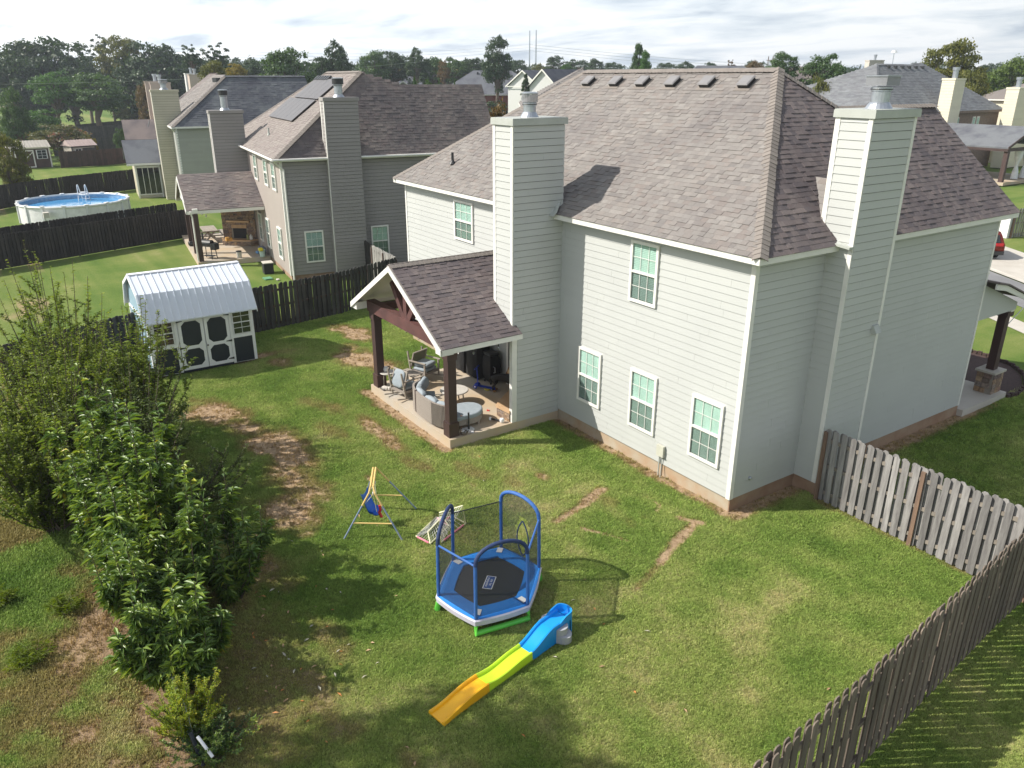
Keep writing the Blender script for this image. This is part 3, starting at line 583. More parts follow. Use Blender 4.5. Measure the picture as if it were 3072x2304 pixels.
for s in (1, -1):
    eR = Vector((pc+s*pe, -4.04, pz0)); rF = Vector((pc, -4.04, pz1))
    if s > 0: P = [Vector((pc+pe, -4.04, pz0)), Vector((pc+pe, -1.52, pz0)), Vector((-6.9, -1.56, pz0+(pz1-pz0)*(-6.9-(pc+pe))/(-pe))), Vector((-7.2, -.01, pz0+(pz1-pz0)*(-7.2-(pc+pe))/(-pe))), Vector((pc, -.01, pz1)), rF]
    else: P = [eR, Vector((pc-pe, -.01, pz0)), Vector((pc, -.01, pz1)), rF]
    rf = MB().prism(P, (0, 0, -.05)).build('patio_roof', M_cap, H)
    MB().prism([p-Z_*.052 for p in P], (0, 0, -.02)).build('patio_soffit', M_trim, rf)
    Td = (rF-eR).normalized(); poly = [((p-eR).dot(Y_), (p-eR).dot(Td)) for p in P]
    shingles(H, rf, eR-Td*.02, Y_, Td, poly, M_shingp)
    # eave fascia and rake boards
    MB().box(pc+s*pe-.012, -4.04, pz0-.17, pc+s*pe+.012, -1.5 if s > 0 else -.02, pz0-.03).build('fascia', M_trim, rf)
    MB().prism([eR+Vector((0, -.02, -.19)), eR+Vector((0, -.02, -.02)), rF+Vector((0, -.02, -.02)), rF+Vector((0, -.02, -.19))], (0, -.03, 0)).build('rake_board', M_trim, rf)
    MB().prism([eR+Vector((-s*.005, 0, -.2)), eR+Vector((-s*.35, 0, -.2)), eR+Vector((-s*.35, 0, .03)), eR+Vector((-s*.005, 0, -.06))], (0, .35, 0)).build('eave_return', M_trim, rf)
cap_line(H, roof0, (pc, -4.04, pz1), (pc, 0, pz1), M_cap)
MB().prism([(-11.3, -.03, 3.0), (-7.55, -.03, 3.0), (pc, -.03, 4.62)], (0, .02, 0)).build('gable_wall', M_siding, H)
fireplace(H, (-6.76, -1.6), (-7.95, -.03), .268, 2.9, hearth_h=.35, corner=(-6.74, -.03))
# white casing at the patio edge of the chimney, back door
MB().box(-6.745, -1.666, .27, -6.61, -1.5, 2.937).build('casing', M_trim, H)
lw = MB().box(-6.73, -1.499, .268, -6.628, -.001, 2.936).build('wall', M_sheath, H); lap_wall(H, lw, (-6.613, -1.5, 0), Y_, X_, 1.5, .268, 2.938, M_siding, th=.02, gap=.0115)
dr = MB().box(-9.2, -.03, .27, -8.2, -.021, 2.4).build('door', M_blackmetal, H); MB().box(-9.3, -.05, .27, -9.2, -.001, 2.5).box(-8.2, -.05, .27, -8.1, -.001, 2.5).box(-9.2, -.05, 2.4, -8.2, -.001, 2.5).build('door_casing', M_trim, dr)
# ---- front porch seen past the far corner
ps = MB().box(-6, Lv_+.001, -.2, .17, 12.95, .2).build('porch_slab', M_walk, H)
pier = MB().box(-.52, 12.25, .2, -.02, 12.85, .88).build('stone_pier', M_mortar, H)
for fc in range(2):
    for r in range(4):
        a = 0; 
        while a < .58:
            w_ = min(random.uniform(.15, .28), .6-a)
            if fc == 0 and a+w_ <= .5: piece(H, pier, 'stone', U_box, ortho(X_*(w_-.012), -Y_*.03, Z_*.155, Vector((-.52+a, 12.25, .21+r*.168))), M_stones)
            if fc == 1: piece(H, pier, 'stone', U_box, ortho(Y_*(w_-.012), X_*.03, Z_*.155, Vector((-.02, 12.25+a, .21+r*.168))), M_stones)
            a += w_
MB().box(-.58, 12.19, .881, .04, 12.91, .95).build('pier_cap', M_walk, pier)
MB().box(-.38, 12.42, .951, -.14, 12.68, 2.95).build('post', M_stain, H)
MB().box(-.44, 12.34, 2.72, -.08, 12.74, 2.88).build('post_head', M_stain, H)
MB().prism([(0, Lv_+.002, 2.97), (0, 12.6, 2.97), (0, 12.6, 3.2), (0, 11.03, 3.78), (0, Lv_+.002, 4.05)], (-.1, 0, 0)).build('porch_side_wall', M_siding, H)
MB().prism([(.33, Lv_-.0, 4.14), (.33, 10.9, 4.02), (.33, 13.1, 3.22), (.33, 13.1, 3.1), (.33, 10.9, 3.86), (.33, Lv_, 3.98)], (-.05, 0, 0)).build('porch_fascia', M_trim, H)
MB().prism([(.38, Lv_+.002, 4.2), (.38, 10.9, 4.08), (.38, 13.15, 3.26), (.38, 13.15, 3.22), (.38, 10.9, 4.03), (.38, Lv_+.002, 4.15)], (-6, 0, 0)).build('porch_roof', M_shingp, H)
MB().box(-5.9, 12.4, 2.9, -.03, 12.6, 3.1).build('beam', M_trim, H)
# flag on the porch post
fl = thing('flag', 'striped red and white flag on a slanting pole at the front porch post', 'flag', (-.2, 12.8, 2.4))
MB().tube([(0, 0, 0), (.15, .9, .75)], .015, 6).build('pole', M_white, fl)
fw, fr_ = MB(), MB()
for k in range(7):
    for i in range(10):
        a, b = i/10, (i+1)/10
        q = lambda s, t: (.13+.25*math.sin(s*5)*.1+t*.10, .72+s*.95, .68-.55*t*1.0-.25*s+.02*math.sin(s*9))
        (fr_ if k % 2 == 0 else fw).add([q(a, k/7), q(b, k/7), q(b, (k+1)/7), q(a, (k+1)/7)], [(0, 1, 2, 3)])
fr_.build('red_stripe', mat('flag_red', (.5, .03, .06), rough=.8), fl); fw.build('white_stripe', M_curt, fl)
# ================================================================ GROUND
def zg(u): # gentle fall towards the neighbours
    t = min(max((-u-17)/12, 0), 1); return -0.3*t*t*(3-2*t)
def zgn(u): t = np.clip((-u-17)/12, 0, 1); return -0.3*t*t*(3-2*t)
_lat = RNG.random((512, 512))
def vnoise(x, y):
    xi, yi = np.floor(x).astype(int), np.floor(y).astype(int); fx, fy = x-xi, y-yi; fx = fx*fx*(3-2*fx); fy = fy*fy*(3-2*fy)
    g = lambda a, b: _lat[a % 512, b % 512]
    return (g(xi, yi)*(1-fx)+g(xi+1, yi)*fx)*(1-fy)+(g(xi, yi+1)*(1-fx)+g(xi+1, yi+1)*fx)*fy
def fbm(x, y, o=4, s=1.0):
    a = 0; t = 0; w_ = 1
    for k in range(o): a = a+vnoise(x*s*2**k+17*k, y*s*2**k+31*k)*w_; t += w_; w_ *= .55
    return a/t
def sst(a, b, x): t = np.clip((x-a)/(b-a), 0, 1); return t*t*(3-2*t)
def seg(u, v, a, b):
    ax, ay = a; bx, by = b; dx, dy = bx-ax, by-ay; t = np.clip(((u-ax)*dx+(v-ay)*dy)/(dx*dx+dy*dy), 0, 1)
    return np.hypot(u-ax-t*dx, v-ay-t*dy)
ELL = [(-18.1, -1.6, 1.5, .75, 1.0, .2), (-14.6, -2.6, 2.1, .9, .95, .3), (-16.4, -2.4, .5, .3, .6, 0), (-12.6, -8.5, 1.6, 1.0, .95, .4), (-11.2, -8.0, 1.6, .7, .8, .3), (-9.3, -7.6, 2.3, .9, .85, .1), (-7.3, -7.9, 1.6, .8, .7, 0), (-5.8, -8.6, 1.2, .8, .8, 0), (-6.0, -7.6, .6, .4, .6, 0), (-11.3, -5.5, 1.4, .45, .55, .3), (-8.7, -4.9, 1.9, .35, .75, 0), (-9.4, -5.9, 1.3, .35, .45, .2), (-6.4, -5.0, .8, .3, .5, .3), (-5.0, -3.9, .9, .35, .45, .2), (-4.0, -3.4, .5, .3, .5, 0), (-3.9, -10.0, 1.6, .9, .6, .3), (-3.9, -2.6, .3, .2, .7, 0), (-4.8, -3.0, .2, .12, .8, 0), (-4.5, -4.3, .18, .1, .8, 0), (-6.3, -6.3, .25, .15, .7, 0), (-2.0, -2.0, .5, .35, .4, 0), (.2, -5.4, .3, .12, .3, 0), (-.9, -2.2, .35, .5, .25, 0), (2.9, -8.9, .3, .2, .4, 0), (2.3, -9.6, .35, .2, .4, 0), (-1.2, -9.5, .9, .35, .5, 0), (.3, -10.2, 1.2, .4, .55, 0), (-.2, .35, .6, .3, .6, 0), (-17.2, -6.2, .5, 2.3, .8, 0), (-16.2, -5.2, .9, .5, .7, 0), (4.2, -7.6, .8, .5, .25, 0), (3.4, -5.9, .5, .3, .2, 0)]
def fields(u, v):
    wob = (fbm(u, v, 4, 1.6)-.5)*1.1; f2 = fbm(u+50, v, 4, 5)
    dirt = np.zeros_like(u)
    for (a, b, ru, rv, s, rot) in ELL:
        c, s_ = math.cos(rot), math.sin(rot); du, dv = u-a, v-b; x = (du*c+dv*s_)/ru; y = (-du*s_+dv*c)/rv
        dirt = np.maximum(dirt, s*sst(1.25, .35, np.hypot(x, y)+wob))
    for a, b, wd, s in (((-2.5, -1.75), (-2.2, -2.6), .16, 1), ((-2.2, -2.6), (-1.93, -3.65), .12, .95), ((-.1, -.95), (.28, -2.05), .17, 1), ((.28, -2.05), (.62, -2.8), .13, 1), ((.62, -2.8), (1.03, -3.9), .1, .55), ((.0, -.9), (-.45, -1.15), .14, 1), ((-1.37, -3.33), (-.9, -3.05), .045, 1), ((-.9, -3.05), (-.4, -2.8), .05, 1), ((-1.6, -1.05), (-1.15, -1.1), .05, .9), ((-1.15, -1.1), (-.95, -1.35), .06, 1)):
        dirt = np.maximum(dirt, s*sst(wd*1.25, wd*.6, seg(u, v, a, b)+wob*.12))
    # worn edge along slab, foundation and fences
    dirt = np.maximum(dirt, .9*sst(.42, .08, seg(u, v, (-11.8, -3.9), (-6.6, -3.85))+wob*.3))
    dirt = np.maximum(dirt, .75*sst(.35, .05, seg(u, v, (-6.6, -.1), (0, -.1))+wob*.25)); dirt = np.maximum(dirt, .8*sst(.45, .1, seg(u, v, (.15, 0), (.15, 12))+wob*.25))
    dirt = np.maximum(dirt, .5*sst(.3, .02, seg(u, v, (.8, 2.25), (5.6, 2.25))+wob*.2))
    # bare band and rough grass beyond the chain link fence
    dirt = np.maximum(dirt, sst(.6, .15, np.abs(v+12.45+.05*u)+wob*.7)*sst(1.5, .5, u-1.5)*sst(-14, -7, u))
    rough = sst(-12.3, -12.9, v+.05*u+wob*.3)
    shade = sst(2.6, .6, seg(u, v, (-14, -11), (0, -11.5))+wob)   # dead leaves plus painted shade below the shrubs
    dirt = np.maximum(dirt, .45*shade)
    litter_shade = np.maximum(shade*.7, rough*.05)
    tone = np.clip(.5+(fbm(u, v, 3, .35)-.5)*1.0+(fbm(u+9, v+4, 3, 1.7)-.5)*.8+.14*sst(-6, 5, u)*sst(2, -6, v), 0, 1)
    dirt = np.clip(dirt+(f2-.5)*.5*(dirt > .02)*(dirt < .97)+np.where(rough > .5, .62*sst(.44, .62, fbm(u+3, v+8, 4, .8)), 0), 0, 1)
    return dirt, tone, np.clip(litter_shade, 0, 1)
def axis(lo, hi, f0, f1, st):
    a = list(np.arange(f0, f1+1e-6, st)); s = st; x = f1
    while x < hi: s *= 1.22; x += s; a.append(x)
    s = st; x = f0; b = []
    while x > lo: s *= 1.22; x -= s; b.append(x)
    return np.array(b[::-1]+a)
au_, av_ = axis(-900, 900, -21, 8, .1), axis(-700, 1100, -15.5, 4, .1)
UU, VV = np.meshgrid(au_, av_, indexing='ij'); nu, nv = UU.shape
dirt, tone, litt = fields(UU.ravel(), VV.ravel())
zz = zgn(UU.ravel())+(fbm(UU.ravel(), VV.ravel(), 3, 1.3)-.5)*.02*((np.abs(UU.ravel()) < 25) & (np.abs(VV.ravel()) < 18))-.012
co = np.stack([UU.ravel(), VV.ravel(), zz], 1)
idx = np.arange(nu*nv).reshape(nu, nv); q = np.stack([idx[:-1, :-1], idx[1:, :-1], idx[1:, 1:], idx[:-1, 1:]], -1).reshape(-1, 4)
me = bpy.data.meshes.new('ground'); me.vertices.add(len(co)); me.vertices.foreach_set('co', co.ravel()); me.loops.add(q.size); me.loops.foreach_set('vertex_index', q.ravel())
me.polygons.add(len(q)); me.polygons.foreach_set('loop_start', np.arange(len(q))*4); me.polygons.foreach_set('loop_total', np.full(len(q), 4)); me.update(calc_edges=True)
for nm, ar in (('dirt', dirt), ('tone', tone), ('litter_shade', litt)):
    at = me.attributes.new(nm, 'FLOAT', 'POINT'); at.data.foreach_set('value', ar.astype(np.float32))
me.polygons.foreach_set('use_smooth', [True]*len(q))
G0 = bpy.data.objects.new('ground', me); COL.objects.link(G0); G0['kind'] = 'structure'
def grass_colour(t, atype):
    def A(n): return N(t, 'ShaderNodeAttribute', attribute_name=n, attribute_type=atype)
    d, tn, li = A('dirt'), A('tone'), A('litter_shade'); geo = N(t, 'ShaderNodeNewGeometry')
    nz = N(t, 'ShaderNodeTexNoise', i={'Scale': 0.45, 'Detail': 6, 'Roughness': .6}); LK(t, geo.outputs['Position'], nz.inputs['Vector'])
    nf = N(t, 'ShaderNodeTexNoise', i={'Scale': 14.0, 'Detail': 4, 'Roughness': .65}); LK(t, geo.outputs['Position'], nf.inputs['Vector'])
    a = N(t, 'ShaderNodeMath', operation='MULTIPLY_ADD', i={1: .55}); LK(t, nz.outputs[0], a.inputs[0]); 
    a0 = N(t, 'ShaderNodeMath', operation='MULTIPLY', i={1: .55}); LK(t, tn.outputs['Fac'], a0.inputs[0]); LK(t, a0.outputs[0], a.inputs[2])
    b = N(t, 'ShaderNodeMath', operation='MULTIPLY_ADD', i={1: .45}); LK(t, nf.outputs[0], b.inputs[0]); b2 = N(t, 'ShaderNodeMath', operation='SUBTRACT', i={1: .27}); LK(t, a.outputs[0], b2.inputs[0]); LK(t, b2.outputs[0], b.inputs[2])
    r = N(t, 'ShaderNodeValToRGB'); LK(t, b.outputs[0], r.inputs[0])
    cols = [(0.20, (.16, .262, .052)), (.45, (.262, .362, .085)), (.66, (.385, .445, .14)), (.85, (.56, .52, .26))] if atype == 'INSTANCER' else [(0.20, (.068, .122, .025)), (.45, (.108, .168, .036)), (.66, (.165, .205, .056)), (.85, (.27, .26, .11))]
    r.color_ramp.elements[0].position, r.color_ramp.elements[0].color = cols[0][0], (*cols[0][1], 1); r.color_ramp.elements[1].position, r.color_ramp.elements[1].color = cols[-1][0], (*cols[-1][1], 1)
    for p_, c in cols[1:-1]: el = r.color_ramp.elements.new(p_); el.color = (*c, 1)
    return r, d, li, geo, nf
def soil(t, geo):
    ns = N(t, 'ShaderNodeTexNoise', i={'Scale': 5, 'Detail': 7, 'Roughness': .7}); LK(t, geo.outputs['Position'], ns.inputs['Vector'])
    r = N(t, 'ShaderNodeValToRGB'); LK(t, ns.outputs[0], r.inputs[0]); r.color_ramp.elements[0].position = .3; r.color_ramp.elements[0].color = (.20, .135, .08, 1); r.color_ramp.elements[1].position = .72; r.color_ramp.elements[1].color = (.52, .38, .245, 1)
    return r, ns
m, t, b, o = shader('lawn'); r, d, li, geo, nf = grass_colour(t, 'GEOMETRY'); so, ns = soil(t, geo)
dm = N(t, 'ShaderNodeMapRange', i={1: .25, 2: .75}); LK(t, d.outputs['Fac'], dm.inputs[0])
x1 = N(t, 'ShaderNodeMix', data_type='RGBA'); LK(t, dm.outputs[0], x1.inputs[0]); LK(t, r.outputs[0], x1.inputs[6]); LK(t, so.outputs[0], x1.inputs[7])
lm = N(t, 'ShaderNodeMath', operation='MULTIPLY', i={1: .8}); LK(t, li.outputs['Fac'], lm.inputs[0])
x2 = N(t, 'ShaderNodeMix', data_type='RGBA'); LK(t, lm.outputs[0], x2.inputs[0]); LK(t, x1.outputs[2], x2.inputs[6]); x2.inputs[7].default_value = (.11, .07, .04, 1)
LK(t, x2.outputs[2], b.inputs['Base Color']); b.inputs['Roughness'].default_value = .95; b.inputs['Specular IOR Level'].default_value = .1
nb = N(t, 'ShaderNodeTexNoise', i={'Scale': 26, 'Detail': 5, 'Roughness': .7}); LK(t, geo.outputs['Position'], nb.inputs['Vector'])
bp = N(t, 'ShaderNodeBump', i={'Strength': .9, 'Distance': .04}); LK(t, nb.outputs[0], bp.inputs['Height']); LK(t, bp.outputs[0], b.inputs['Normal'])
me.materials.append(m)
# grass tufts
def instance_stuff(name, proto, pts, attrs, parent=None, label=None, cat=None):
    pm = bpy.data.meshes.new(name); pm.vertices.add(len(pts)); pm.vertices.foreach_set('co', pts.astype(np.float32).ravel())
    for k, a in attrs.items(): at = pm.attributes.new(k, 'FLOAT', 'POINT'); at.data.foreach_set('value', a.astype(np.float32))
    ob = bpy.data.objects.new(name, pm); COL.objects.link(ob)
    g = bpy.data.node_groups.new(name, 'GeometryNodeTree'); g.interface.new_socket('Geometry', in_out='INPUT', socket_type='NodeSocketGeometry'); g.interface.new_socket('Geometry', in_out='OUTPUT', socket_type='NodeSocketGeometry')
    gi, go = g.nodes.new('NodeGroupInput'), g.nodes.new('NodeGroupOutput'); ip = g.nodes.new('GeometryNodeInstanceOnPoints'); oi = g.nodes.new('GeometryNodeObjectInfo'); oi.inputs[0].default_value = proto; oi.inputs['As Instance'].default_value = True
    def NA(n): a = g.nodes.new('GeometryNodeInputNamedAttribute'); a.data_type = 'FLOAT'; a.inputs['Name'].default_value = n; return a
    c = g.nodes.new('ShaderNodeCombineXYZ'); rz_ = NA('rot'); tl = NA('tilt'); g.links.new(rz_.outputs[0], c.inputs[2]); g.links.new(tl.outputs[0], c.inputs[0]); sc = NA('scl')
    mtp = g.nodes.new('GeometryNodeMeshToPoints')
    g.links.new(gi.outputs[0], mtp.inputs[0]); g.links.new(mtp.outputs[0], ip.inputs['Points']); g.links.new(oi.outputs['Geometry'], ip.inputs['Instance']); g.links.new(c.outputs[0], ip.inputs['Rotation']); g.links.new(sc.outputs[0], ip.inputs['Scale']); g.links.new(ip.outputs[0], go.inputs[0])
    md = ob.modifiers.new('scatter', 'NODES'); md.node_group = g; ob['kind'] = 'stuff'
    if label: tag(ob, label, cat)
    return ob
m, t, b, o = shader('grass_blade'); r, d, li, geo, nf = grass_colour(t, 'INSTANCER')
oi_ = N(t, 'ShaderNodeObjectInfo'); mr_ = N(t, 'ShaderNodeMapRange', i={3: .7, 4: 1.45}); LK(t, oi_.outputs['Random'], mr_.inputs[0])
dm = N(t, 'ShaderNodeMapRange', i={1: .15, 2: .8}); LK(t, d.outputs['Fac'], dm.inputs[0])
x1 = N(t, 'ShaderNodeMix', data_type='RGBA'); LK(t, dm.outputs[0], x1.inputs[0]); LK(t, r.outputs[0], x1.inputs[6]); x1.inputs[7].default_value = (.36, .26, .125, 1)
v = N(t, 'ShaderNodeVectorMath', operation='SCALE'); LK(t, x1.outputs[2], v.inputs[0]); LK(t, mr_.outputs[0], v.inputs['Scale'])
LK(t, v.outputs[0], b.inputs['Base Color']); b.inputs['Roughness'].default_value = .7; b.inputs['Specular IOR Level'].default_value = .2
tl = N(t, 'ShaderNodeBsdfTranslucent'); LK(t, v.outputs[0], tl.inputs[0]); mxx = N(t, 'ShaderNodeMixShader', i={0: .3}); LK(t, b.outputs[0], mxx.inputs[1]); LK(t, tl.outputs[0], mxx.inputs[2]); LK(t, mxx.outputs[0], o.inputs[0])
M_blade = m
def tuft(n, h, spread, wd):
    mb = MB()
    for k in range(n):
        a = random.uniform(0, 6.283); r0 = random.uniform(0, spread); x, y = r0*math.cos(a), r0*math.sin(a); a2 = random.uniform(0, 6.283); hh = h*random.uniform(.55, 1.1); ln = hh*random.uniform(.2, .9)
        dx_, dy_ = math.cos(a2), math.sin(a2); px, py = -dy_*wd/2, dx_*wd/2
        mb.add([(x-px, y-py, -.01), (x+px, y+py, -.01), (x+px*.8+dx_*ln*.4, y+py*.8+dy_*ln*.4, hh*.6), (x-px*.8+dx_*ln*.4, y-py*.8+dy_*ln*.4, hh*.6), (x+dx_*ln, y+dy_*ln, hh)], [(0, 1, 2, 3), (3, 2, 4)])
    return mb
PR = tuft(16, .027, .06, .006).build('grass_tuft', M_blade); PR.location = (-40, -60, -6); PR['kind'] = 'stuff'; PR.hide_render = True
def scatter_lawn(n, u0, u1, v0, v1):
    u = RNG.uniform(u0, u1, n); v = RNG.uniform(v0, v1, n)
    d_, t_, l_ = fields(u, v)
    keep = RNG.random(n) > (sst(.3, .85, d_)*.94+.25*l_*(d_ < .6))
    inh = ((u > -16) & (u < .02) & (v > 0)) | ((u > -11.75) & (u < -6.6) & (v > -3.76)) | ((u > 0) & (u < .66) & (v > 2.36) & (v < 3.96)) | ((u > -19.8) & (u < -16.8) & (v > -9.3) & (v < -5.85))
    P = np.stack([u, v, zgn(u)], 1)-np.array(CAM); cx_ = P@np.array(rt2); cy_ = P@np.array(up2); cz_ = P@np.array(fwd)
    infr = (np.abs(cx_/cz_) < .70) & (np.abs(cy_/cz_) < .54) & (cz_ > 0)
    far = np.clip(11/cz_, 0.15, 1)**1.0
    keep &= ~inh & infr & (RNG.random(n) < far)
    u, v, d_, t_, l_, cz_ = u[keep], v[keep], d_[keep], t_[keep], l_[keep], cz_[keep]; k = len(u)
    rough = (v+.05*u < -12.5)
    scl = RNG.uniform(.6, 1.15, k)*np.clip(cz_/11, 1, 2.0)*np.where(rough, 1.9, 1)*(.75+.5*fbm(u, v, 2, 3))
    return np.stack([u, v, zgn(u)-.008], 1), dict(rot=RNG.uniform(0, 6.28, k), tilt=RNG.normal(0, .12, k), scl=scl, dirt=d_, tone=t_, litter_shade=l_)
pts, at = scatter_lawn(900000, -24, 8.5, -15.5, 3.2)
print('tufts', len(pts))
instance_stuff('grass', PR, pts, at, label='short mown backyard grass with clumps and thin dry spots', cat='grass')
pts, at = scatter_lawn(150000, -8, 8, 3, 20)
instance_stuff('grass', PR, pts, at, label='shaded side yard grass to the right of the sage house', cat='grass')
# driveway, street, pavements in front
def sheet(name, poly, z, m, kind='structure', th=0.0):
    o = MB().add([(p[0], p[1], z+zg(p[0])) for p in poly], [tuple(range(len(poly)))]).build(name, m, None); o['kind'] = kind; return o
sheet('sidewalk', [(-13, 28.0), (0, 20.3), (30, 2.5), (30, 1.3), (0, 19.1), (-13, 26.8)], .012, M_walk)
sheet('street', [(-40, 51.5), (-9.6, 31.4), (-6.6, 29.45), (30, 7.5), (30, 3.2), (-5.4, 25.3), (-8.2, 27.2), (-40, 46)], .008, M_street)
sheet('kerb', [(-40, 51.8), (-9.5, 31.75), (-6.6, 29.85), (30, 8.0), (30, 7.5), (-6.6, 29.45), (-9.6, 31.4), (-40, 51.5)], .06, M_walk)
sheet('sidewalk', [(-40, 55.5), (-10.6, 37.1), (30, 12.0), (30, 10.9), (-10.6, 36.0), (-40, 54.4)], .012, M_walk)
sheet('driveway', [(-16.0, 41.5), (-10.2, 37.5), (-7.6, 35.7), (-5.0, 29.2), (-9.6, 31.45), (-13.2, 34.0)], .016, M_walk)
mb = MB(); P = [(-.3+.0*k, 0) for k in range(1)]
bed = sheet('flower_bed', [(-5.5, 12.96), (.15, 12.96), (.22, 13.5), (.05, 14.4), (-.5, 15.5), (-1.2, 16.2), (-2.2, 16.5), (-3.6, 16.5), (-5.5, 16.2)], .02, M_mulch)
# scalloped dark edging of the bed: single blocks
be = thing('bed_edging', 'row of small dark scalloped edging blocks curving around the front flower bed', 'edging', (0, 0, 0))
pth = [Vector(p) for p in [(.17, 12.98, 0), (.25, 13.5, 0), (.08, 14.4, 0), (-.48, 15.55, 0), (-1.2, 16.25, 0), (-2.2, 16.56, 0), (-3.6, 16.56, 0)]]
for i in range(len(pth)-1):
    a, b_ = pth[i], pth[i+1]; d = (b_-a); n_ = max(1, int(d.length/.16)); d.normalize(); nn = d.cross(Z_)
    for k in range(n_): piece(be, be, 'block', U_box, ortho(d*.14, nn*.08, Z_*(.14 if k % 2 else .11), a+(b_-a)*(k/n_)), M_mulch)
# ================================================================ FENCES
def picket_mesh(h, wd=.14, th=.018):
    c = .035
    return MB().prism([(0, 0, 0), (wd, 0, 0), (wd, 0, h-c), (wd-c, 0, h), (c, 0, h), (0, 0, h-c)], (0, -th, 0)).mesh('picket')
PK = picket_mesh(1.8)
def fence(label, pts, m, mr, h=1.83, pitch=.23, group=None, both=True, post_m=None, ph=.0, cat='fence', z0=None, rails=(.25, .95, 1.6), lean=.012, posts_side=1, wd=.14):
    f = thing('fence', label, cat, (pts[0][0], pts[0][1], 0), 0, group); O = Vector((pts[0][0], pts[0][1], 0))
    for i in range(len(pts)-1):
        A, B = Vector((*pts[i], 0))-O, Vector((*pts[i+1], 0))-O; d = B-A; L = d.length; d.normalize(); n = Vector((d.y, -d.x, 0))
        gz = lambda s: (zg((A+O+d*s).x) if z0 is None else z0)
        np_ = max(1, round(L/2.4))
        for k in range(np_):
            s0, s1 = L*k/np_, L*(k+1)/np_
            for rz in rails: MB().bar(A+d*s0+Z_*(gz(s0)+rz), A+d*s1+Z_*(gz(s1)+rz), .04, .085).build('rail', mr, f)
        for k in range(np_+1):
            s = L*k/np_
            if k == 0 and i > 0: continue
            p = A+d*s+n*.045*posts_side; MB().box(p.x-.045, p.y-.045, gz(s)-.2, p.x+.045, p.y+.045, gz(s)+h-.08+ph).build('post', post_m or mr, f)
        k = 0
        while k*pitch < L:
            for side in ((1, -1) if both else (1,)):
                s = k*pitch+(pitch/2 if side < 0 else 0)
                if s > L-.05: continue
                tl = random.gauss(0, lean); a = d.copy()
                X = (d*math.cos(tl)+Z_*math.sin(tl)); Zv = (Z_*math.cos(tl)-d*math.sin(tl))
                sc = (h+random.uniform(-.02, .02))/1.8
                P_ = A+d*s+n*(side*.022+(0.018 if side > 0 else 0))+Z_*(gz(s)+.03)
                piece(f, f, 'picket', PK, ortho(X*(wd/.14)*random.uniform(.95, 1.03), n, Zv*sc, P_), m)
            k += 1
    return f
fence('weathered grey shadowbox fence from the sage house chimney to the corner of the yard', [(.80, 2.30), (5.62, 2.18)], M_grey, M_greyrail, post_m=M_postw, pitch=.215, h=1.86, posts_side=1, ph=.03)
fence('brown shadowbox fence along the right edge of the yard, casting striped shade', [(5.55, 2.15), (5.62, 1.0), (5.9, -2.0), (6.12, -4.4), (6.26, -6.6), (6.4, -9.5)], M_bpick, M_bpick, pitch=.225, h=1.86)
fence('dark shadowbox fence dividing the yard with the shed from the next yard', [(-22.6, 2.7), (-21.1, -.8), (-20.25, -4.9), (-19.6, -8), (-17.3, -13.5)], M_darkgr, M_darkbr, pitch=.225)
fence('short dark fence panel beside the grey neighbour house chimney', [(-28.35, 3.6), (-26.6, 3.3)], M_dark, M_dark, both=True, pitch=.2)
fence('pale grey picket panel between the two nearest houses', [(-26.5, 3.28), (-22.7, 2.72)], M_lgrey, M_darkbr, pitch=.23)
fence('near one of two parallel black fences between the smoker patio lawn and the pool', [(-44.5, -1.0), (-42.6, -6.5), (-40.4, -12.5), (-37.0, -21)], M_dark, M_dark, pitch=.2, wd=.15)
fence('far one of two parallel black fences, directly in front of the pool', [(-47.6, -1.6), (-45.6, -6.5), (-43.1, -12.05), (-39.6, -20)], M_dark, M_dark, pitch=.2, wd=.15)
fence('black fence running behind the round pool', [(-72.5, 1.2), (-69.3, -5.6), (-65.6, -10.6), (-62.8, -13.2)], M_dark, M_dark, pitch=.2, wd=.15)
fence('reddish brown fence piece at the left end of the pool yard', [(-62.7, -13.25), (-56, -17.5)], M_darkbr, M_darkbr, pitch=.2, wd=.15)
fence('dark brown fence behind the small grey shed', [(-98.6, 4.0), (-97.2, .4), (-96.8, -3.5)], M_darkbr, M_darkbr, pitch=.22, wd=.16)
fence('blue-grey fence beyond the flowering shrub, nearer of two', [(-117, 8.5), (-115.2, 2.8), (-113.5, -2.5)], M_darkgr, M_darkgr, pitch=.28, wd=.18, h=2.1)
fence('blue-grey fence beyond the flowering shrub, farther of two', [(-142, 12), (-139, 4.5), (-136.5, -1.5), (-131, -8.5)], M_darkgr, M_darkgr, pitch=.3, wd=.2, h=2.4)
fence('dark fence in front of the distant field, farthest of the left fences', [(-163, 15), (-156, 9.5), (-150, 5)], M_dark, M_dark, pitch=.4, wd=.3, h=2.2)
fence('weathered picket fence across the street near the red car', [(-18.5, 42.6), (-13.1, 41.9), (-12.2, 48), (-10.5, 56)], M_grey, M_postw, pitch=.24)
fence('pale fence behind the curtained patio at the right edge', [(-30, 92), (-26, 84), (-22, 78)], M_lgrey, M_lgrey, pitch=.4, wd=.26, h=1.9)
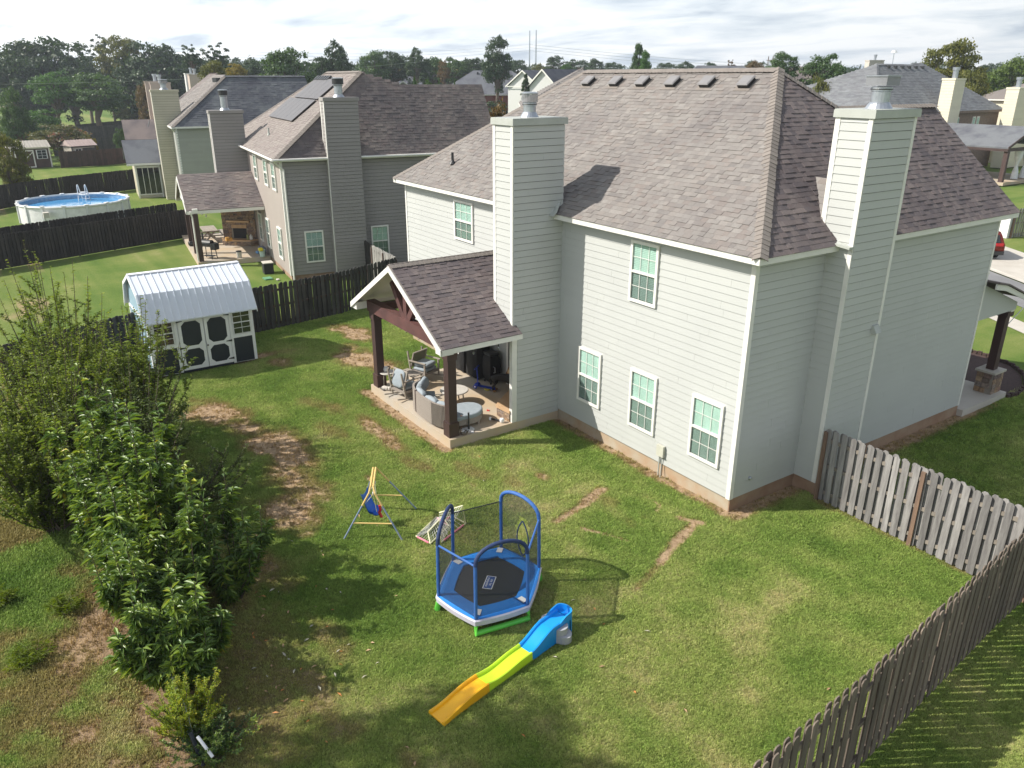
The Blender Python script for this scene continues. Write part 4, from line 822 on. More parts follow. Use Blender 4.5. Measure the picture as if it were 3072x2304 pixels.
# chain link fence under the shrubs
cl = thing('chain_link_fence', 'low galvanised chain link fence with a white pipe rail below the goldenrod', 'fence', (1.2, -12.3, 0))
for u in (-1.9, -4.2, -6.1, -8.9): MB().tube([(u, .1, 0), (u, .1, .72)], .03, 8).build('post', M_metal, cl)
MB().tube([(-1.9, .1, .7), (-9.5, .1, .7)], .016, 8).build('top_rail', M_metal, cl); MB().tube([(-.62, .13, .55), (-.3, .24, .37)], .024, 8).build('brace', M_chr, cl); MB().tube([(-.72, .06, .58), (-.5, .12, .1)], .032, 8).build('brace', M_navy, cl)
mm = MB()
for k in range(120):
    x = -.45-k*.085
    mm.tube([(x-.1, .11, .04), (x-.75, .11, .68)], .0022, 3, caps=False); mm.tube([(x-.75, .09, .04), (x-.1, .09, .68)], .0022, 3, caps=False)
mm.build('wire_mesh', M_metal, cl, kind='stuff')
# ================================================================ SECOND HOUSE
H2 = thing('house', 'taupe-grey neighbour house with solar panels on its roof', 'house', (-29.03, -.24, 0), R_(-7.5))
w2 = [(-2.25, 4.1, 1.0, 1.4), (-4.4, 4.1, 1.0, 1.4), (-7.45, 4.1, 1.0, 1.4), (-2.3, .52, 1.0, 1.66), (-5.6, .52, 1.0, 1.66), (-7.95, .52, 1.0, 1.66)]
w2s = [(.86, .56, .98, 1.64), (4.4, .56, .98, 1.64)]
hs2 = [(v-.095, v+w_-.085, z, z+h_) for (v, z, w_, h_) in w2s]+[(2.3-.09, 4.0-.09, 0, 9)]
core2, roof2, pl2 = shell(H2, 15.4, 11.9, 5.7, .31, -.02, (-2.31, 5.05, 9.88), (-9.06, 5.05, 9.88), -2.6, 7.45, 11.9, 8.72, M_h2lit, M_h2side, M_shingL, M_shing2, [], hs2, fnd=M_foundor, smooth_back=True, bth=.035, wr=(.2, .34), expo=.15)  # sunlit and shaded sides take lighter and darker copies of one siding and shingle
for (u, z, w_, h_) in w2: window(H2, (u, -.02, z), X_, -Y_, w_, h_, fr=.09, deep=.07, grid=(2, 2))
for (v, z, w_, h_) in w2s: window(H2, (.006, v, z), Y_, X_, w_, h_, fr=.08, grid=(3, 2))
chimney(H2, -.2, .50, 2.3, 4.0, -.2, 8.5, M_h2side, ('-v', '+u'), flu=dict(r=.2, h=.5, scr=.28, dark=True), capm=M_h2side, bth=.03)
chimney(H2, -10.35, -9.62, -1.85, 0, 2.62, 7.62, M_h2side, ('-v', '+u'), flu=dict(r=.2, h=.72, scr=.26, dark=True), capm=M_h2side, bth=.03)
# gutters and downpipe
MB().tube([(.42, -.42, 5.8), (.42, 11.8, 5.8)], .06, 6).build('gutter', M_trim, H2); MB().tube([(-10, -.42, 5.8), (.42, -.42, 5.8)], .06, 6).build('gutter', M_trim, H2)
MB().tube([(.36, -.35, 5.75), (.12, -.1, 5.5), (.09, .12, 5.3), (.09, .12, -.25)], .05, 6).build('downpipe', M_trim, H2)
# solar array
s2 = (9.88-5.85)/(5.05+.31); T2 = Vector((0, 1, s2)).normalized(); N2 = X_.cross(T2)
zr2 = lambda v: 5.85+s2*(v+.31)
for (ua, ub_, va, vb_, nn_) in ((-10.2, -3.9, 1.6, 3.0, 6), (-9.3, -3.75, 3.05, 4.4, 5)):
    for k in range(nn_):
        a, b_ = ua+(ub_-ua)*k/nn_, ua+(ub_-ua)*(k+1)/nn_; L = math.hypot(vb_-va, (vb_-va)*s2)
        MB(ortho(X_, T2, N2, Vector((a, va, zr2(va)+.1)))).box(.012, 0, 0, b_-a-.012, L-.02, .04).build('solar_panel', M_solar, H2)
for k in range(6):
    v = 4.35; MB(ortho(X_, T2, N2, Vector((-9.4+k*.55, v, zr2(v))))).box(0, 0, 0, .36, .36, .15).build('roof_vent', M_blackmetal, H2)
MB().lathe([(.1, 0), (.05, .12), (.045, .4)], (-5.77, .67, zr2(.67)), 10).build('vent_pipe', M_capmetal, H2)
# patio
MB().box(-14.6, -3.95, -.4, -5.45, -.02, -.05).build('patio_slab', M_slab, H2)
for u in (-5.75, -8.2, -10.9): MB().box(u-.12, -3.85, -.05, u+.12, -3.61, 2.62).build('post', M_stain, H2)
MB().box(-11.1, -3.87, 2.62, -5.55, -3.6, 2.86).build('beam', M_trim, H2); MB().tube([(-5.5, -4.0, 2.75), (-5.6, -3.92, 2.4), (-5.6, -3.92, -.05)], .045, 6).build('downpipe', M_trim, H2)
PC, PE, Z0, Z1 = -8.6, 2.95, 2.78, 4.35
for s in (1, -1):
    eR = Vector((PC+s*PE, -4.15, Z0)); rF = Vector((PC, -4.15, Z1)); P = [eR, Vector((PC+s*PE, -.03, Z0)), Vector((PC, -.03, Z1)), rF]
    rf = MB().prism(P, (0, 0, -.06)).build('patio_roof', M_cap, H2); Td = (rF-eR).normalized()
    if s > 0: shingles(H2, rf, eR, Y_, Td, [((p-eR).dot(Y_), (p-eR).dot(Td)) for p in P], M_shing2, wr=(.2, .34), expo=.15)
    MB().box(PC+s*PE-.02, -4.15, Z0-.2, PC+s*PE+.02, -.04, Z0-.03).build('fascia', M_trim, rf)
    MB().prism([eR+Vector((0, -.02, -.2)), eR+Vector((0, -.02, -.03)), rF+Vector((0, -.02, -.03)), rF+Vector((0, -.02, -.2))], (0, -.04, 0)).build('rake_board', M_trim, rf)
MB().prism([(PC-PE+.2, -4.0, 2.86), (PC+PE-.2, -4.0, 2.86), (PC, -4.0, Z1-.12)], (0, .03, 0)).build('gable_wall', M_trim, H2)
fireplace(H2, (-10.38, -1.85), (-9.22, -.04), -.05, 2.6, corner=(-10.37, -.04))
MB().box(-9.62, -.06, -.05, -9.3, -.021, 2.62).build('casing', M_trim, H2)
# yard and patio things of the second house
O2 = Vector((-29.03, -.24, 0)); c2_, s2_ = math.cos(R_(-7.5)), math.sin(R_(-7.5))
def h2(x, y, z=-.05): return (O2.x+x*c2_-y*s2_, O2.y+x*s2_+y*c2_, z)
sm = thing('smoker_grill', 'black barrel smoker grill on legs beside the neighbour patio post', 'grill', h2(-6.3, -3.15), R_(35)); sm.scale = (.85, .85, .9)
MB().tube([(-.62, 0, .95), (.2, 0, .95)], .23, 16).build('barrel', M_blackmetal, sm, smooth=False)
MB().box(.2, -.22, .6, .58, .22, 1.0).build('firebox', M_blackmetal, sm); MB().box(-.5, -.38, .82, .1, -.25, .85).build('shelf', M_blackmetal, sm); MB().tube([(-.5, -.0, 1.15), (-.5, 0, 1.6)], .05, 8).build('stack', M_blackmetal, sm)
for x, y in ((-.5, -.15), (-.5, .15), (.25, -.18), (.25, .18)): MB().bar((x, y, .75), (x*1.15, y*1.4, 0), .045, .045).build('leg', M_blackmetal, sm)
MB().box(-.5, -.2, .16, .3, .2, .19).build('lower_shelf', M_blackmetal, sm)
pt = thing('picnic_table', 'grey wooden picnic table with a slanted leg frame on the neighbour patio', 'table', h2(-12.1, -2.5), R_(-7.5)); pt.scale = (1.35, 1.05, .95)
for k in range(6): MB().box(-.75, -.42+k*.14, .74, .75, -.29+k*.14, .775).build('plank', M_greywood, pt)
for sx in (-.55, .55):
    MB().bar((sx, -.38, 0), (sx, .3, .73), .05, .09).build('leg', M_greywood, pt); MB().bar((sx, .38, 0), (sx, -.3, .73), .05, .09).build('leg', M_greywood, pt); MB().bar((sx, -.75, .4), (sx, .75, .4), .05, .08).build('crosspiece', M_greywood, pt)
for sy in (-.75, .75): MB().box(-.75, sy-.13, .44, .75, sy+.13, .475).build('bench', M_greywood, pt)
bk = thing('bucket', 'white and grey lidded bucket standing alone on the neighbour patio', 'bucket', h2(-5.75, -1.7)); MB().lathe([(.13, 0), (.15, .3), (.155, .36)], n=16).build('body', M_walk, bk); MB().lathe([(.165, .36), (.165, .40), (.1, .42)], n=16).build('lid', M_blackmetal, bk)
bk = thing('bucket', 'pale green and white bucket with a yellow bag against the neighbour patio wall', 'bucket', h2(-5.5, -.45)); MB().lathe([(.15, 0), (.18, .38), (.19, .42)], n=16).build('body', mat('mint_plastic', (.55, .68, .62)), bk); MB().cushion((.1, -.1, .45), (.3, .25, .2)).build('bag', M_yellowp, bk)
mo = thing('mop_bucket', 'dark blue and grey mop bucket with a long handle leaning on the neighbour wall', 'bucket', h2(-6.1, -.35)); MB().cushion((0, 0, .25), (.5, .4, .5)).build('tub', mat('slate_plastic', (.12, .15, .22)), mo); MB().tube([(-.2, -.1, .1), (.15, .3, 1.55)], .015, 6).build('handle', M_metal, mo); MB().cushion((-.3, -.15, .1), (.3, .25, .15)).build('mop_head', mat('mop_blue', (.2, .4, .65)), mo)
ac = thing('storage_box', 'black square box with a pale top on the grass beside the taupe wall', 'box', h2(-2.35, -.75, -.3), R_(-7.5)); MB().box(-.3, -.25, 0, .3, .25, .56).build('body', M_blk, ac); MB().box(-.32, -.27, .56, .32, .27, .6).build('lid', M_walk, ac)
uc = thing('utility_cover', 'small green utility lid set in the neighbour lawn', 'lid', (-30.1, -1.16, -.3)); MB().box(-.25, -.2, 0, .25, .2, .06).build('lid', mat('utility_green', (.12, .3, .17)), uc)
us = thing('stepping_stone', 'small pale stone lying on the neighbour lawn near the downpipe', 'stone', (-29.55, -.8, -.3)); MB().cushion((0, 0, .03), (.25, .16, .08)).build('stone', M_walk, us)
for i, (x, y, lb) in enumerate(((-11.6, -3.5, 'round black ball-shaped pot near the far corner of the neighbour slab'), (-10.6, -3.75, 'small dark pot at the edge of the neighbour slab between two posts'))):
    b = thing('pot', lb, 'pot', h2(x, y)); MB().cushion((0, 0, .14), (.36, .36, .3)).build('body', M_blackmetal, b, smooth=True)
h_ = thing('paint_cans', 'yellow and orange boxes standing on the neighbour hearth', 'boxes', h2(-9.2, -1.75, .32)); MB().box(-.08, -.15, 0, .08, .05, .24).box(-.08, .08, 0, .08, .22, .2).build('box', mat('orange_box', (.6, .33, .08)), h_)
h_ = thing('jug', 'white plastic jug on the right end of the neighbour hearth', 'jug', h2(-9.15, -.42, .32)); MB().lathe([(.1, 0), (.1, .2), (.03, .28), (.03, .33)], n=12).build('body', M_white, h_)
h_ = thing('can', 'tall olive can next to the white jug on the neighbour hearth', 'can', h2(-9.15, -.62, .32)); MB().lathe([(.07, 0), (.07, .3)], n=12).build('body', mat('olive_can', (.28, .3, .12)), h_)
sl = thing('string_light', 'string of bulbs hanging inside the neighbour patio', 'string light', h2(-8, -3.3, 2.3)); MB().tube([(-3, 0, .3), (-1.5, 0, .15), (0, 0, .3), (2, 0, .2)], .008, 4).build('wire', M_blackmetal, sl)
for x in (-2.4, -1.4, -.4, .6, 1.5): MB().lathe([(.02, .12), (.05, .03), (.04, -.03), (.01, -.06)], (x, 0, 0), 8).build('bulb', M_white, sl)
# ================================================================ THIRD HOUSE
H3 = thing('house', 'third house with blue-grey roof, cream yellow chimney and glazed sunroom', 'house', (-60.2, 1.8, 0), R_(-7))
MB().box(-15, 0, -.4, 0, 12, 5.69).build('wall', M_h3side, H3)
c3 = [c for c in H3.children][0]
lap_wall(H3, c3, (0, .0, 0), Y_, X_, 12, -.3, 5.69, M_h3side, h=.2, seam=5, th=.035); MB().box(-.1, -.03, -.3, .03, .0, 5.68).box(-.001, .001, -.3, .03, .1, 5.68).build('corner_trim', M_trim, c3)
A, B, C_, D_ = Vector((.31, -.31, 5.85)), Vector((.31, 12.2, 5.85)), Vector((-2.75, 11.5, 9.72)), Vector((-2.75, 4.7, 9.7))
E3, F3_ = Vector((-10, 4.7, 9.7)), Vector((-15.3, -.31, 5.85))
for P, m in (([A, B, C_, D_], M_shing3), ([F3_, A, D_, E3], M_shing), ([F3_, E3, Vector((-15.3, 9.7, 5.85))], M_shing3), ([E3, D_, C_, Vector((-15.3, 11.5, 5.85))], M_shing3)):  # sunlight on the front slope painted in as a lighter shingle
    rf = MB().prism(P, (0, 0, -.1)).build('roof', m, H3); nn = (P[1]-P[0]).cross(P[-1]-P[0]); Sd = (P[1]-P[0]).normalized(); Td = nn.cross(Sd).normalized(); Td = Td if Td.z > 0 else -Td
    if m is M_shing3 and P[0] is A or P[0] is F3_ and m is M_shing: shingles(H3, rf, P[0], Sd, Td, [((p-P[0]).dot(Sd), (p-P[0]).dot(Td)) for p in P], m, wr=(.25, .5), expo=.19)
cap_line(H3, rf, A, D_, M_cap, step=.2, wd=.4); cap_line(H3, rf, D_, C_, M_shing3, step=.2)
MB().box(.3, -.33, 5.7, .36, 12, 5.84).box(-12, -.36, 5.7, .3, -.3, 5.84).build('gutter', M_trim, H3); MB().tube([(.34, -.35, 5.75), (-.1, -.1, 5.4), (-.15, -.08, -.2)], .06, 6).build('downpipe', M_trim, H3)
for k in range(6): v = 4.2-.0*k; MB().box(-5.0+k*.42, v-.2, 9.2, -4.75+k*.42, v+.15, 9.55).build('roof_vent', M_blackmetal, H3)
chimney(H3, -3.9, -3.1, -1.2, .9, -.3, 8.45, M_h3chim, ('-v', '+u'), h=.2, flu=dict(r=.24, h=.4, scr=.36), capm=M_h3chim, bth=.035)
sr_ = MB().box(-9.4, -3.3, -.3, -5.0, -.02, 2.66).build('sunroom', M_h3chim, H3); MB().box(-5.0, -3.32, -.3, -4.92, -3.2, 2.66).box(-5.0, -1.4, -.3, -4.95, -1.3, 2.66).box(-5.0, -3.2, 2.25, -4.96, -1.4, 2.4).box(-5, -3.2, -.05, -4.96, -1.4, .05).build('corner_trim', M_trim, sr_)
for k in range(4): v = -3.18+k*.45; MB().box(-4.99, v+.02, .05, -4.975, v+.42, 2.25).build('glass_door', M_glassd, sr_); MB().box(-4.99, v-.02, .05, -4.95, v+.02, 2.25).build('door_frame', M_trim, sr_)
MB().prism([(-4.6, -3.9, 2.7), (-4.6, .0, 2.7), (-7.2, .0, 4.45), (-7.2, -3.9, 4.45)], (0, 0, -.1)).build('sunroom_roof', M_shing3, sr_); MB().prism([(-7.2, -3.9, 4.45), (-7.2, 0, 4.45), (-9.8, 0, 2.7), (-9.8, -3.9, 2.7)], (0, 0, -.1)).build('sunroom_roof', M_shing3, sr_); MB().box(-4.6, -3.9, 2.5, -4.52, 0, 2.66).build('gutter', M_trim, sr_)
MB().lathe([(.0, 0), (.3, .05), (.34, .08)], (0, 0, 0), 12, Matrix.Translation((-4.4, -1.6, 5.9)) @ Matrix.Rotation(1.2, 4, 'X')).build('satellite_dish', M_blackmetal, H3)
M_teald = mat('pale_teal_pane', (.20, .42, .38), (.16, .34, .32), 2, .15)
# ================================================================ HOUSES FURTHER OFF (generic builder, own numbers each)
def far_house(label, loc, yaw, wx, dy, eave, ridge, wallm, roofm, hip=True, inset=None, gable_x=False, chims=(), wins=(), z0=-.3, trim=True, group=None, vents=0, vent_side=-1, ov=.35):
    """box of wx (x) by dy (y); ridge along x; hip or gabled"""
    h = thing('house', label, 'house', (loc[0], loc[1], 0), yaw, group)
    MB().box(-wx/2, -dy/2, z0, wx/2, dy/2, eave).build('wall', wallm, h)
    x, y = wx/2+ov, dy/2+ov; ins = (inset if inset is not None else dy/2) if hip else -ov*0
    ez = eave+.12
    if hip:
        R0, R1 = Vector((-x+ins, 0, ridge)), Vector((x-ins, 0, ridge))
    else: R0, R1 = Vector((-x, 0, ridge)), Vector((x, 0, ridge))
    a, b_, c, d = Vector((-x, -y, ez)), Vector((x, -y, ez)), Vector((x, y, ez)), Vector((-x, y, ez))
    pl = [[a, b_, R1, R0], [c, d, R0, R1]]+([[b_, c, R1], [d, a, R0]] if hip else [])
    for P in pl:
        rf = MB().prism(P, (0, 0, -.12)).build('roof', roofm, h)
        Sd = (P[1]-P[0]).normalized(); nn = (P[1]-P[0]).cross(P[-1]-P[0]).normalized(); Td = nn.cross(Sd); Td = Td if Td.z > 0 else -Td
        if (RMW(h, P[0]+(P[1]-P[0])/2)-CAM).length < 110 and roofm.name.endswith('shingle'): shingles(h, rf, P[0], Sd, Td, [((p-P[0]).dot(Sd), (p-P[0]).dot(Td)) for p in P], roofm, wr=(.4, .9), expo=.3, th=(.02, .03))
    if not hip:
        for s in (-1, 1):
            MB().prism([(s*(x-ov), -y+ov, eave), (s*(x-ov), y-ov, eave), (s*(x-ov), 0, ridge-.12)], (s*.03, 0, 0)).build('gable_wall', wallm, h)
            for sy in (-1, 1): MB().prism([(s*x, sy*y, ez-.02), (s*x, sy*y, ez-.28), (s*x, 0, ridge-.26), (s*x, 0, ridge)], (s*.06, 0, 0)).build('rake_board', M_trim, h)
    MB().box(-x, -y-.03, eave-.05, x, -y+.02, eave+.1).box(-x, y-.02, eave-.05, x, y+.03, eave+.1).box(x-.02, -y, eave-.05, x+.03, y, eave+.1).box(-x-.03, -y, eave-.05, -x+.02, y, eave+.1).build('fascia', M_trim if trim else wallm, h)
    for (cx_, cy_, cw, cdp, ct, cm) in chims:
        c_ = MB().box(cx_-cw/2, cy_-cdp/2, z0, cx_+cw/2, cy_+cdp/2, ct).build('chimney', cm, h); MB().box(cx_-cw/2-.06, cy_-cdp/2-.06, ct+.002, cx_+cw/2+.06, cy_+cdp/2+.06, ct+.14).build('chimney_cap', cm, c_); MB().lathe([(.2, 0), (.2, .6), (.27, .62), (.27, .85)], (cx_, cy_, ct+.14), 12).build('flue', M_metal, c_)
    for (side, s, z, w_, h_) in wins:   # side: 0:-y 1:+x 2:+y 3:-x
        fx = {0: (Vector((s, -dy/2-.005, z)), X_, -Y_), 1: (Vector((wx/2+.005, s, z)), Y_, X_), 2: (Vector((s, dy/2+.005, z)), X_, Y_), 3: (Vector((-wx/2-.005, s, z)), Y_, -X_)}[side]
        T = ortho(fx[1], fx[2], Z_, fx[0]); o = MB(T).box(-.08, 0, -.08, w_+.08, .05, h_+.08).build('window', M_trim, h); MB(T).box(0, .051, 0, w_, .06, h_*.48).build('pane', M_teald, o); MB(T).box(0, .051, h_*.52, w_, .06, h_).build('pane', M_teald, o)
    for k in range(vents): MB().box(-vents*.6+k*1.2-.18, vent_side*1.15-.2, ridge-.95, -vents*.6+k*1.2+.18, vent_side*1.15+.2, ridge-.35).build('roof_vent', M_blackmetal, h)
    return h
def RMW(h, p): return Matrix.Translation(h.location) @ Matrix.Rotation(h.rotation_euler.z, 4, 'Z') @ Vector(p)
# right-hand neighbour over the street: brick house, cream chimneys, patio with curtains
HR = thing('house', 'brick house with grey roof, cream chimneys and a curtained patio at the right edge', 'house', (-38, 75.4, 0), 0)
MB().box(-12, -10.6, -.2, 0, 14.5, 6.1).build('wall', M_brbr, HR)
RA, RB = Vector((-4.9, -4.3, 11.1)), Vector((-5.2, 5.2, 11.1)); EA, EB, EC, ED = Vector((.4, -11, 6.3)), Vector((.4, 14.9, 6.3)), Vector((-17, -10.5, 6.6)), Vector((-20, 14, 6.3))
EL = Vector((-16.5, -13.5, 6.3))
for P, nm in (([EA, EB, RB, RA], 1), ([EL, EA, RA], 1), ([EB, ED, RB], 0), ([ED, EL, RA, RB], 0)):
    rf = MB().prism(P, (0, 0, -.15)).build('roof', M_roofgrey, HR); Sd = (P[1]-P[0]).normalized(); nn = (P[1]-P[0]).cross(P[-1]-P[0]).normalized(); Td = nn.cross(Sd); Td = Td if Td.z > 0 else -Td
    if nm: shingles(HR, rf, P[0], Sd, Td, [((p-P[0]).dot(Sd), (p-P[0]).dot(Td)) for p in P], M_roofgrey, wr=(.3, .7), expo=.24, th=(.02, .03))
cap_line(HR, rf, EA, RA, M_roofgrey, step=.3, wd=.5); cap_line(HR, rf, RA, RB, M_roofgrey, step=.3, wd=.5)
for k in range(6): v = -2.6+k*1.35; MB().box(-5.1, v-.22, 10.55, -4.4, v+.22, 10.95).build('roof_vent', M_blackmetal, HR)
MB().box(.38, -.4, 6.05, .45, 14.9, 6.28).build('fascia', M_brbr, HR)
for (u0, v0, v1, zt) in ((-2.0, .6, 4.6, 9.5), (-1.0, 13.0, 18.2, 8.55)):
    c_ = MB().box(u0+2.2-.2-1.8*0, v0, -.2, u0+3.4, v1*0+v0+2.1 if v0 < 5 else v1, zt).build('chimney', M_cream, HR)
    MB().box(u0+1.94, v0-.06, zt+.002, u0+3.46, (v0+2.16) if v0 < 5 else v1+.06, zt+.2).build('chimney_cap', M_cream, c_); MB().lathe([(.28, 0), (.28, .8), (.36, .82), (.36, 1.1)], (u0+2.7, v0+1.1, zt+.2), 12).build('flue', M_metal, c_)
    lap_wall(HR, c_, (u0+2.0, v0, 0), X_, -Y_, 1.4, 0, zt, M_cream, h=.3, th=.03); lap_wall(HR, c_, (u0+3.4, v0, 0), Y_, X_, 2.1, 0, zt, M_cream, h=.3, th=.03)
for v, w_ in ((4.9, .7), (8.6, .65), (9.5, .65)): o = MB().box(.0, v, 4.6, .06, v+w_, 5.6).build('window', M_trim, HR); MB().box(.061, v+.08, 4.7, .07, v+w_-.08, 5.5).build('pane', M_teald, o)
MB().prism([(0.5, -4.0, 3.4), (10.3, -4.0, 3.4), (10.3, .6, 5.2), (0.5, .6, 5.2)], (0, 0, -.2)).build('patio_roof', M_shing3, HR); MB().prism([(0.5, .6, 5.2), (10.3, .6, 5.2), (10.3, 5.2, 3.4), (0.5, 5.2, 3.4)], (0, 0, -.2)).build('patio_roof', M_shing3, HR)
MB().box(.5, -4.05, 3.0, 10.3, -3.9, 3.25).build('beam', M_stain, HR); MB().box(10.1, -3.9, 3.0, 10.3, 5.1, 3.3).build('beam', M_stain, HR)
for s in (-1, 1): MB().bar((10.2, .6, 3.3), (10.2, .6+s*1.6, 4.6), .18, .18, (1, 0, 0)).build('truss_brace', M_stain, HR); MB().prism([(10.3, .6+s*4.7, 3.2), (10.3, .6+s*4.7, 3.45), (10.3, .6, 5.25), (10.3, .6, 5.0)], (.06, 0, 0)).build('rake_board', M_stain, HR)
MB().bar((10.2, .6, 3.3), (10.2, .6, 5.0), .2, .2, (1, 0, 0)).build('king_post', M_stain, HR)
for v in (-3.7, 4.9): MB().box(9.9, v-.2, 0, 10.3, v+.2, 3.0).build('post', M_stain, HR)
MB().box(.5, -4.2, -.2, 10.6, 5.4, .08).build('patio_slab', M_slab, HR); MB().box(0.01, -3.6, .08, .4, 5.0, 2.9).build('dark_interior_wall', M_brbr, HR)
for i, (x, v) in enumerate(((4.8, -3.75), (9.7, -.2), (9.7, 1.6), (9.9, 2.6))):
    cu = MB().lathe([(.42, 2.9), (.36, 2.3), (.12, 1.5), (.3, .8), (.34, .15)], (x, v, 0), 12).build('curtain', M_curt, HR)
H4 = far_house('house behind the blue-grey roof with a brown roof and pinkish chimneys', (-93, 14, 0), R_(-8), 16, 10, 5.7, 10.0, M_pinkside, M_shing2, chims=((-5.5, -6.2, 1.0, 2.4, 9.0, M_pinkside), (-.5, -6.0, 1.0, 2.2, 8.9, M_pinkside)), wins=((1, -3, 1, 1, 1.6),))
MB().prism([(4.0, -10.8, 3.0), (4.0, -4.9, 3.0), (.6, -4.9, 5.0), (.6, -10.8, 5.0)], (0, 0, -.15)).build('low_roof', M_shing2, H4); MB().box(-3, -10.3, -.3, 3.4, -5.01, 2.9).build('low_wing', M_pinkside, H4)
far_house('distant blue-roofed brick house with a row of roof vents and a teal window', (-134, 80.6), R_(58), 22, 14, 6.5, 11.1, M_redbr, M_shing3, chims=(), wins=((0, -5.2, 4.6, 1.2, 1.5), (0, 6.5, 4.6, 1.2, 1.5), (0, -9.5, .6, 1.2, 1.5)), inset=7.5, vents=5)
far_house('distant blue-roofed house with a small gabled front left of the brick house', (-172, 83), R_(62), 20, 12, 7.0, 10.9, M_whiteside, M_shing3, chims=((-9.5, -3, 1.6, 1.6, 9.4, M_whiteside),), wins=((0, -6, 4.6, 1.6, 1.6),))
gg = far_house('small gabled wing on the front of the left blue-roofed house', (-166.6, 76.8), R_(152), 5, 5.2, 7.0, 9.0, M_h2side, M_shing3, hip=False, wins=((1, -1, 5.6, 1.3, 1.0),))
far_house('white gable-ended house, left of two beyond the brick house', (-117.2, 81.8), R_(112), 16, 6.6, 8.2, 11.0, M_whiteside, M_shing3, hip=False, chims=((5.5, 4.6, 1.2, 1.0, 9.6, M_whiteside),), wins=((1, -.8, 5.2, 1.4, 1.4),))
far_house('white gable-ended house with board siding, right of two beyond the brick house', (-91.2, 66.4), R_(112), 14, 6.2, 7.6, 10.9, M_whiteside, M_shing3, hip=False)
far_house('brown-roofed house directly behind the sage house roof, left side', (-58.5, 42.5), R_(146), 14, 12, 6.9, 10.5, M_brbr, M_shing, wins=((1, -2, 4.8, 1.1, 1.4), (1, 1, 4.8, 1.1, 1.4)))
far_house('dark brown hip-roofed house over the ridge, between the small tree and the grey roof', (-84, 116), R_(60), 17, 12, 7, 11.7, M_brbr, M_shing2)
far_house('low blue-grey roof showing over the middle of the main ridge', (-97, 107), R_(60), 20, 12, 7, 11.9, M_h2side, M_shing3)
far_house('reddish low roof just left of the paired poplar trees', (-118, 98), R_(60), 24, 12, 6, 11.2, M_redbr, M_redroof, vents=0)
far_house('reddish low roof just right of the paired poplar trees', (-106, 112), R_(60), 30, 12, 6, 11.35, M_redbr, M_redroof)
far_house('white-gabled dark roof at the right end of the main ridge', (-92, 119), R_(150), 10, 6, 8, 11.5, M_whiteside, M_shing3, hip=False)
far_house('small tan roofed house next to the yellow bushy tree behind the ridge', (-70, 104), R_(30), 9, 8, 7, 10.6, M_brbr, M_shing)
far_house('dark roofed house with a stone chimney left of the grey hip roof', (-73, 122), R_(60), 15, 12, 7, 12.0, M_brbr, M_shing2, chims=((-5, -5, 2.5, 1.5, 12.4, M_walk),))
far_house('tan roofed cream house at the far right edge beyond the second cream chimney', (-38, 102), R_(90), 14, 12, 7.2, 9.8, M_cream, M_shing, inset=5, wins=((0, 3, 3, 1, 1.4),))
far_house('pale roofed house glimpsed through the trees at far left', (-178, -13.5), R_(-20), 10, 8, 5.2, 9.2, M_whiteside, M_shing)
far_house('distant grey roof between the big tree and the right edge', (-62, 165), R_(40), 14, 10, 8, 11.5, M_h2side, M_shing2)
for i, (x, y, zt) in enumerate(((-150, 19.5, 9.2), (-153, 22, 8.7))):
    pass
far_house('pinkish chimneyed house barely showing behind the brown roof', (-128, 26), R_(-8), 12, 9, 6, 9.0, M_pinkside, M_shing, chims=((-4, -5.6, 2.2, 2.0, 10.1, M_whiteside), (1.5, -5.6, 3, 2.0, 9.9, M_pinkside)))
# ================================================================ POOL AND SHEDS
po = thing('swimming_pool', 'round above-ground pool with white wall and blue water', 'pool', (-57.1, -6.8, -.3))
rr_ = 3.7
MB().add([(rr_*math.cos(2*math.pi*i/48), rr_*math.sin(2*math.pi*i/48), z) for z in (0, 1.28) for i in range(48)], [(i, (i+1) % 48, 48+(i+1) % 48, 48+i) for i in range(48)]).build('wall', M_white, po, smooth=True)
MB().tube([(rr_*math.cos(a), rr_*math.sin(a), 1.3) for a in [i*math.pi/24 for i in range(48)]], .09, 6, closed=True).build('top_rail', M_white, po)
lin = MB(); K = 48
lin.add([((rr_-.03)*math.cos(2*math.pi*i/K), (rr_-.03)*math.sin(2*math.pi*i/K), z) for z in (.2, 1.28) for i in range(K)], [(i, (i+1) % K, K+(i+1) % K, K+i) for i in range(K)]).build('liner', M_pooll, po)
MB().add([((rr_-.04)*math.cos(2*math.pi*i/48), (rr_-.04)*math.sin(2*math.pi*i/48), .98) for i in range(48)], [tuple(range(48))]).build('water', M_water, po)
for i in range(16):
    a = i*math.pi/8+.1; p = Vector((rr_*math.cos(a), rr_*math.sin(a), 0)); MB(Matrix.Translation(p) @ Matrix.Rotation(a, 4, 'Z')).box(0, -.07, 0, .09, .07, 1.3).build('upright', M_chr, po)
    MB(Matrix.Translation(p) @ Matrix.Rotation(a, 4, 'Z')).box(-.13, -.14, 1.37, .13, .14, 1.42).build('rail_cap', M_white, po)
la = thing('pool_ladder', 'white ladder standing over the edge of the round pool', 'ladder', (-59.3, -5.9, -.3), R_(150))
for y in (-.28, .28): MB().tube([(-.5, y, 0), (-.15, y, 1.4), (-.1, y, 2.1), (.0, y, 2.15), (.1, y, 2.0), (.75, y, .3)], .035, 8).build('rail', M_chr, la)
for k in range(5): z = .5+k*.27; x = .75-(z-.3)*.39; MB().box(x-.06, -.28, z-.02, x+.06, .28, z+.02).build('step', M_chr, la)
MB().box(-.2, -.3, 1.38, .25, .3, 1.43).build('platform', M_white, la)
sk = MB().box(0, 0, 0, .5, .35, .35).build('pool_skimmer', M_walk, po); sk.location = (3.2, -2.4, .7)
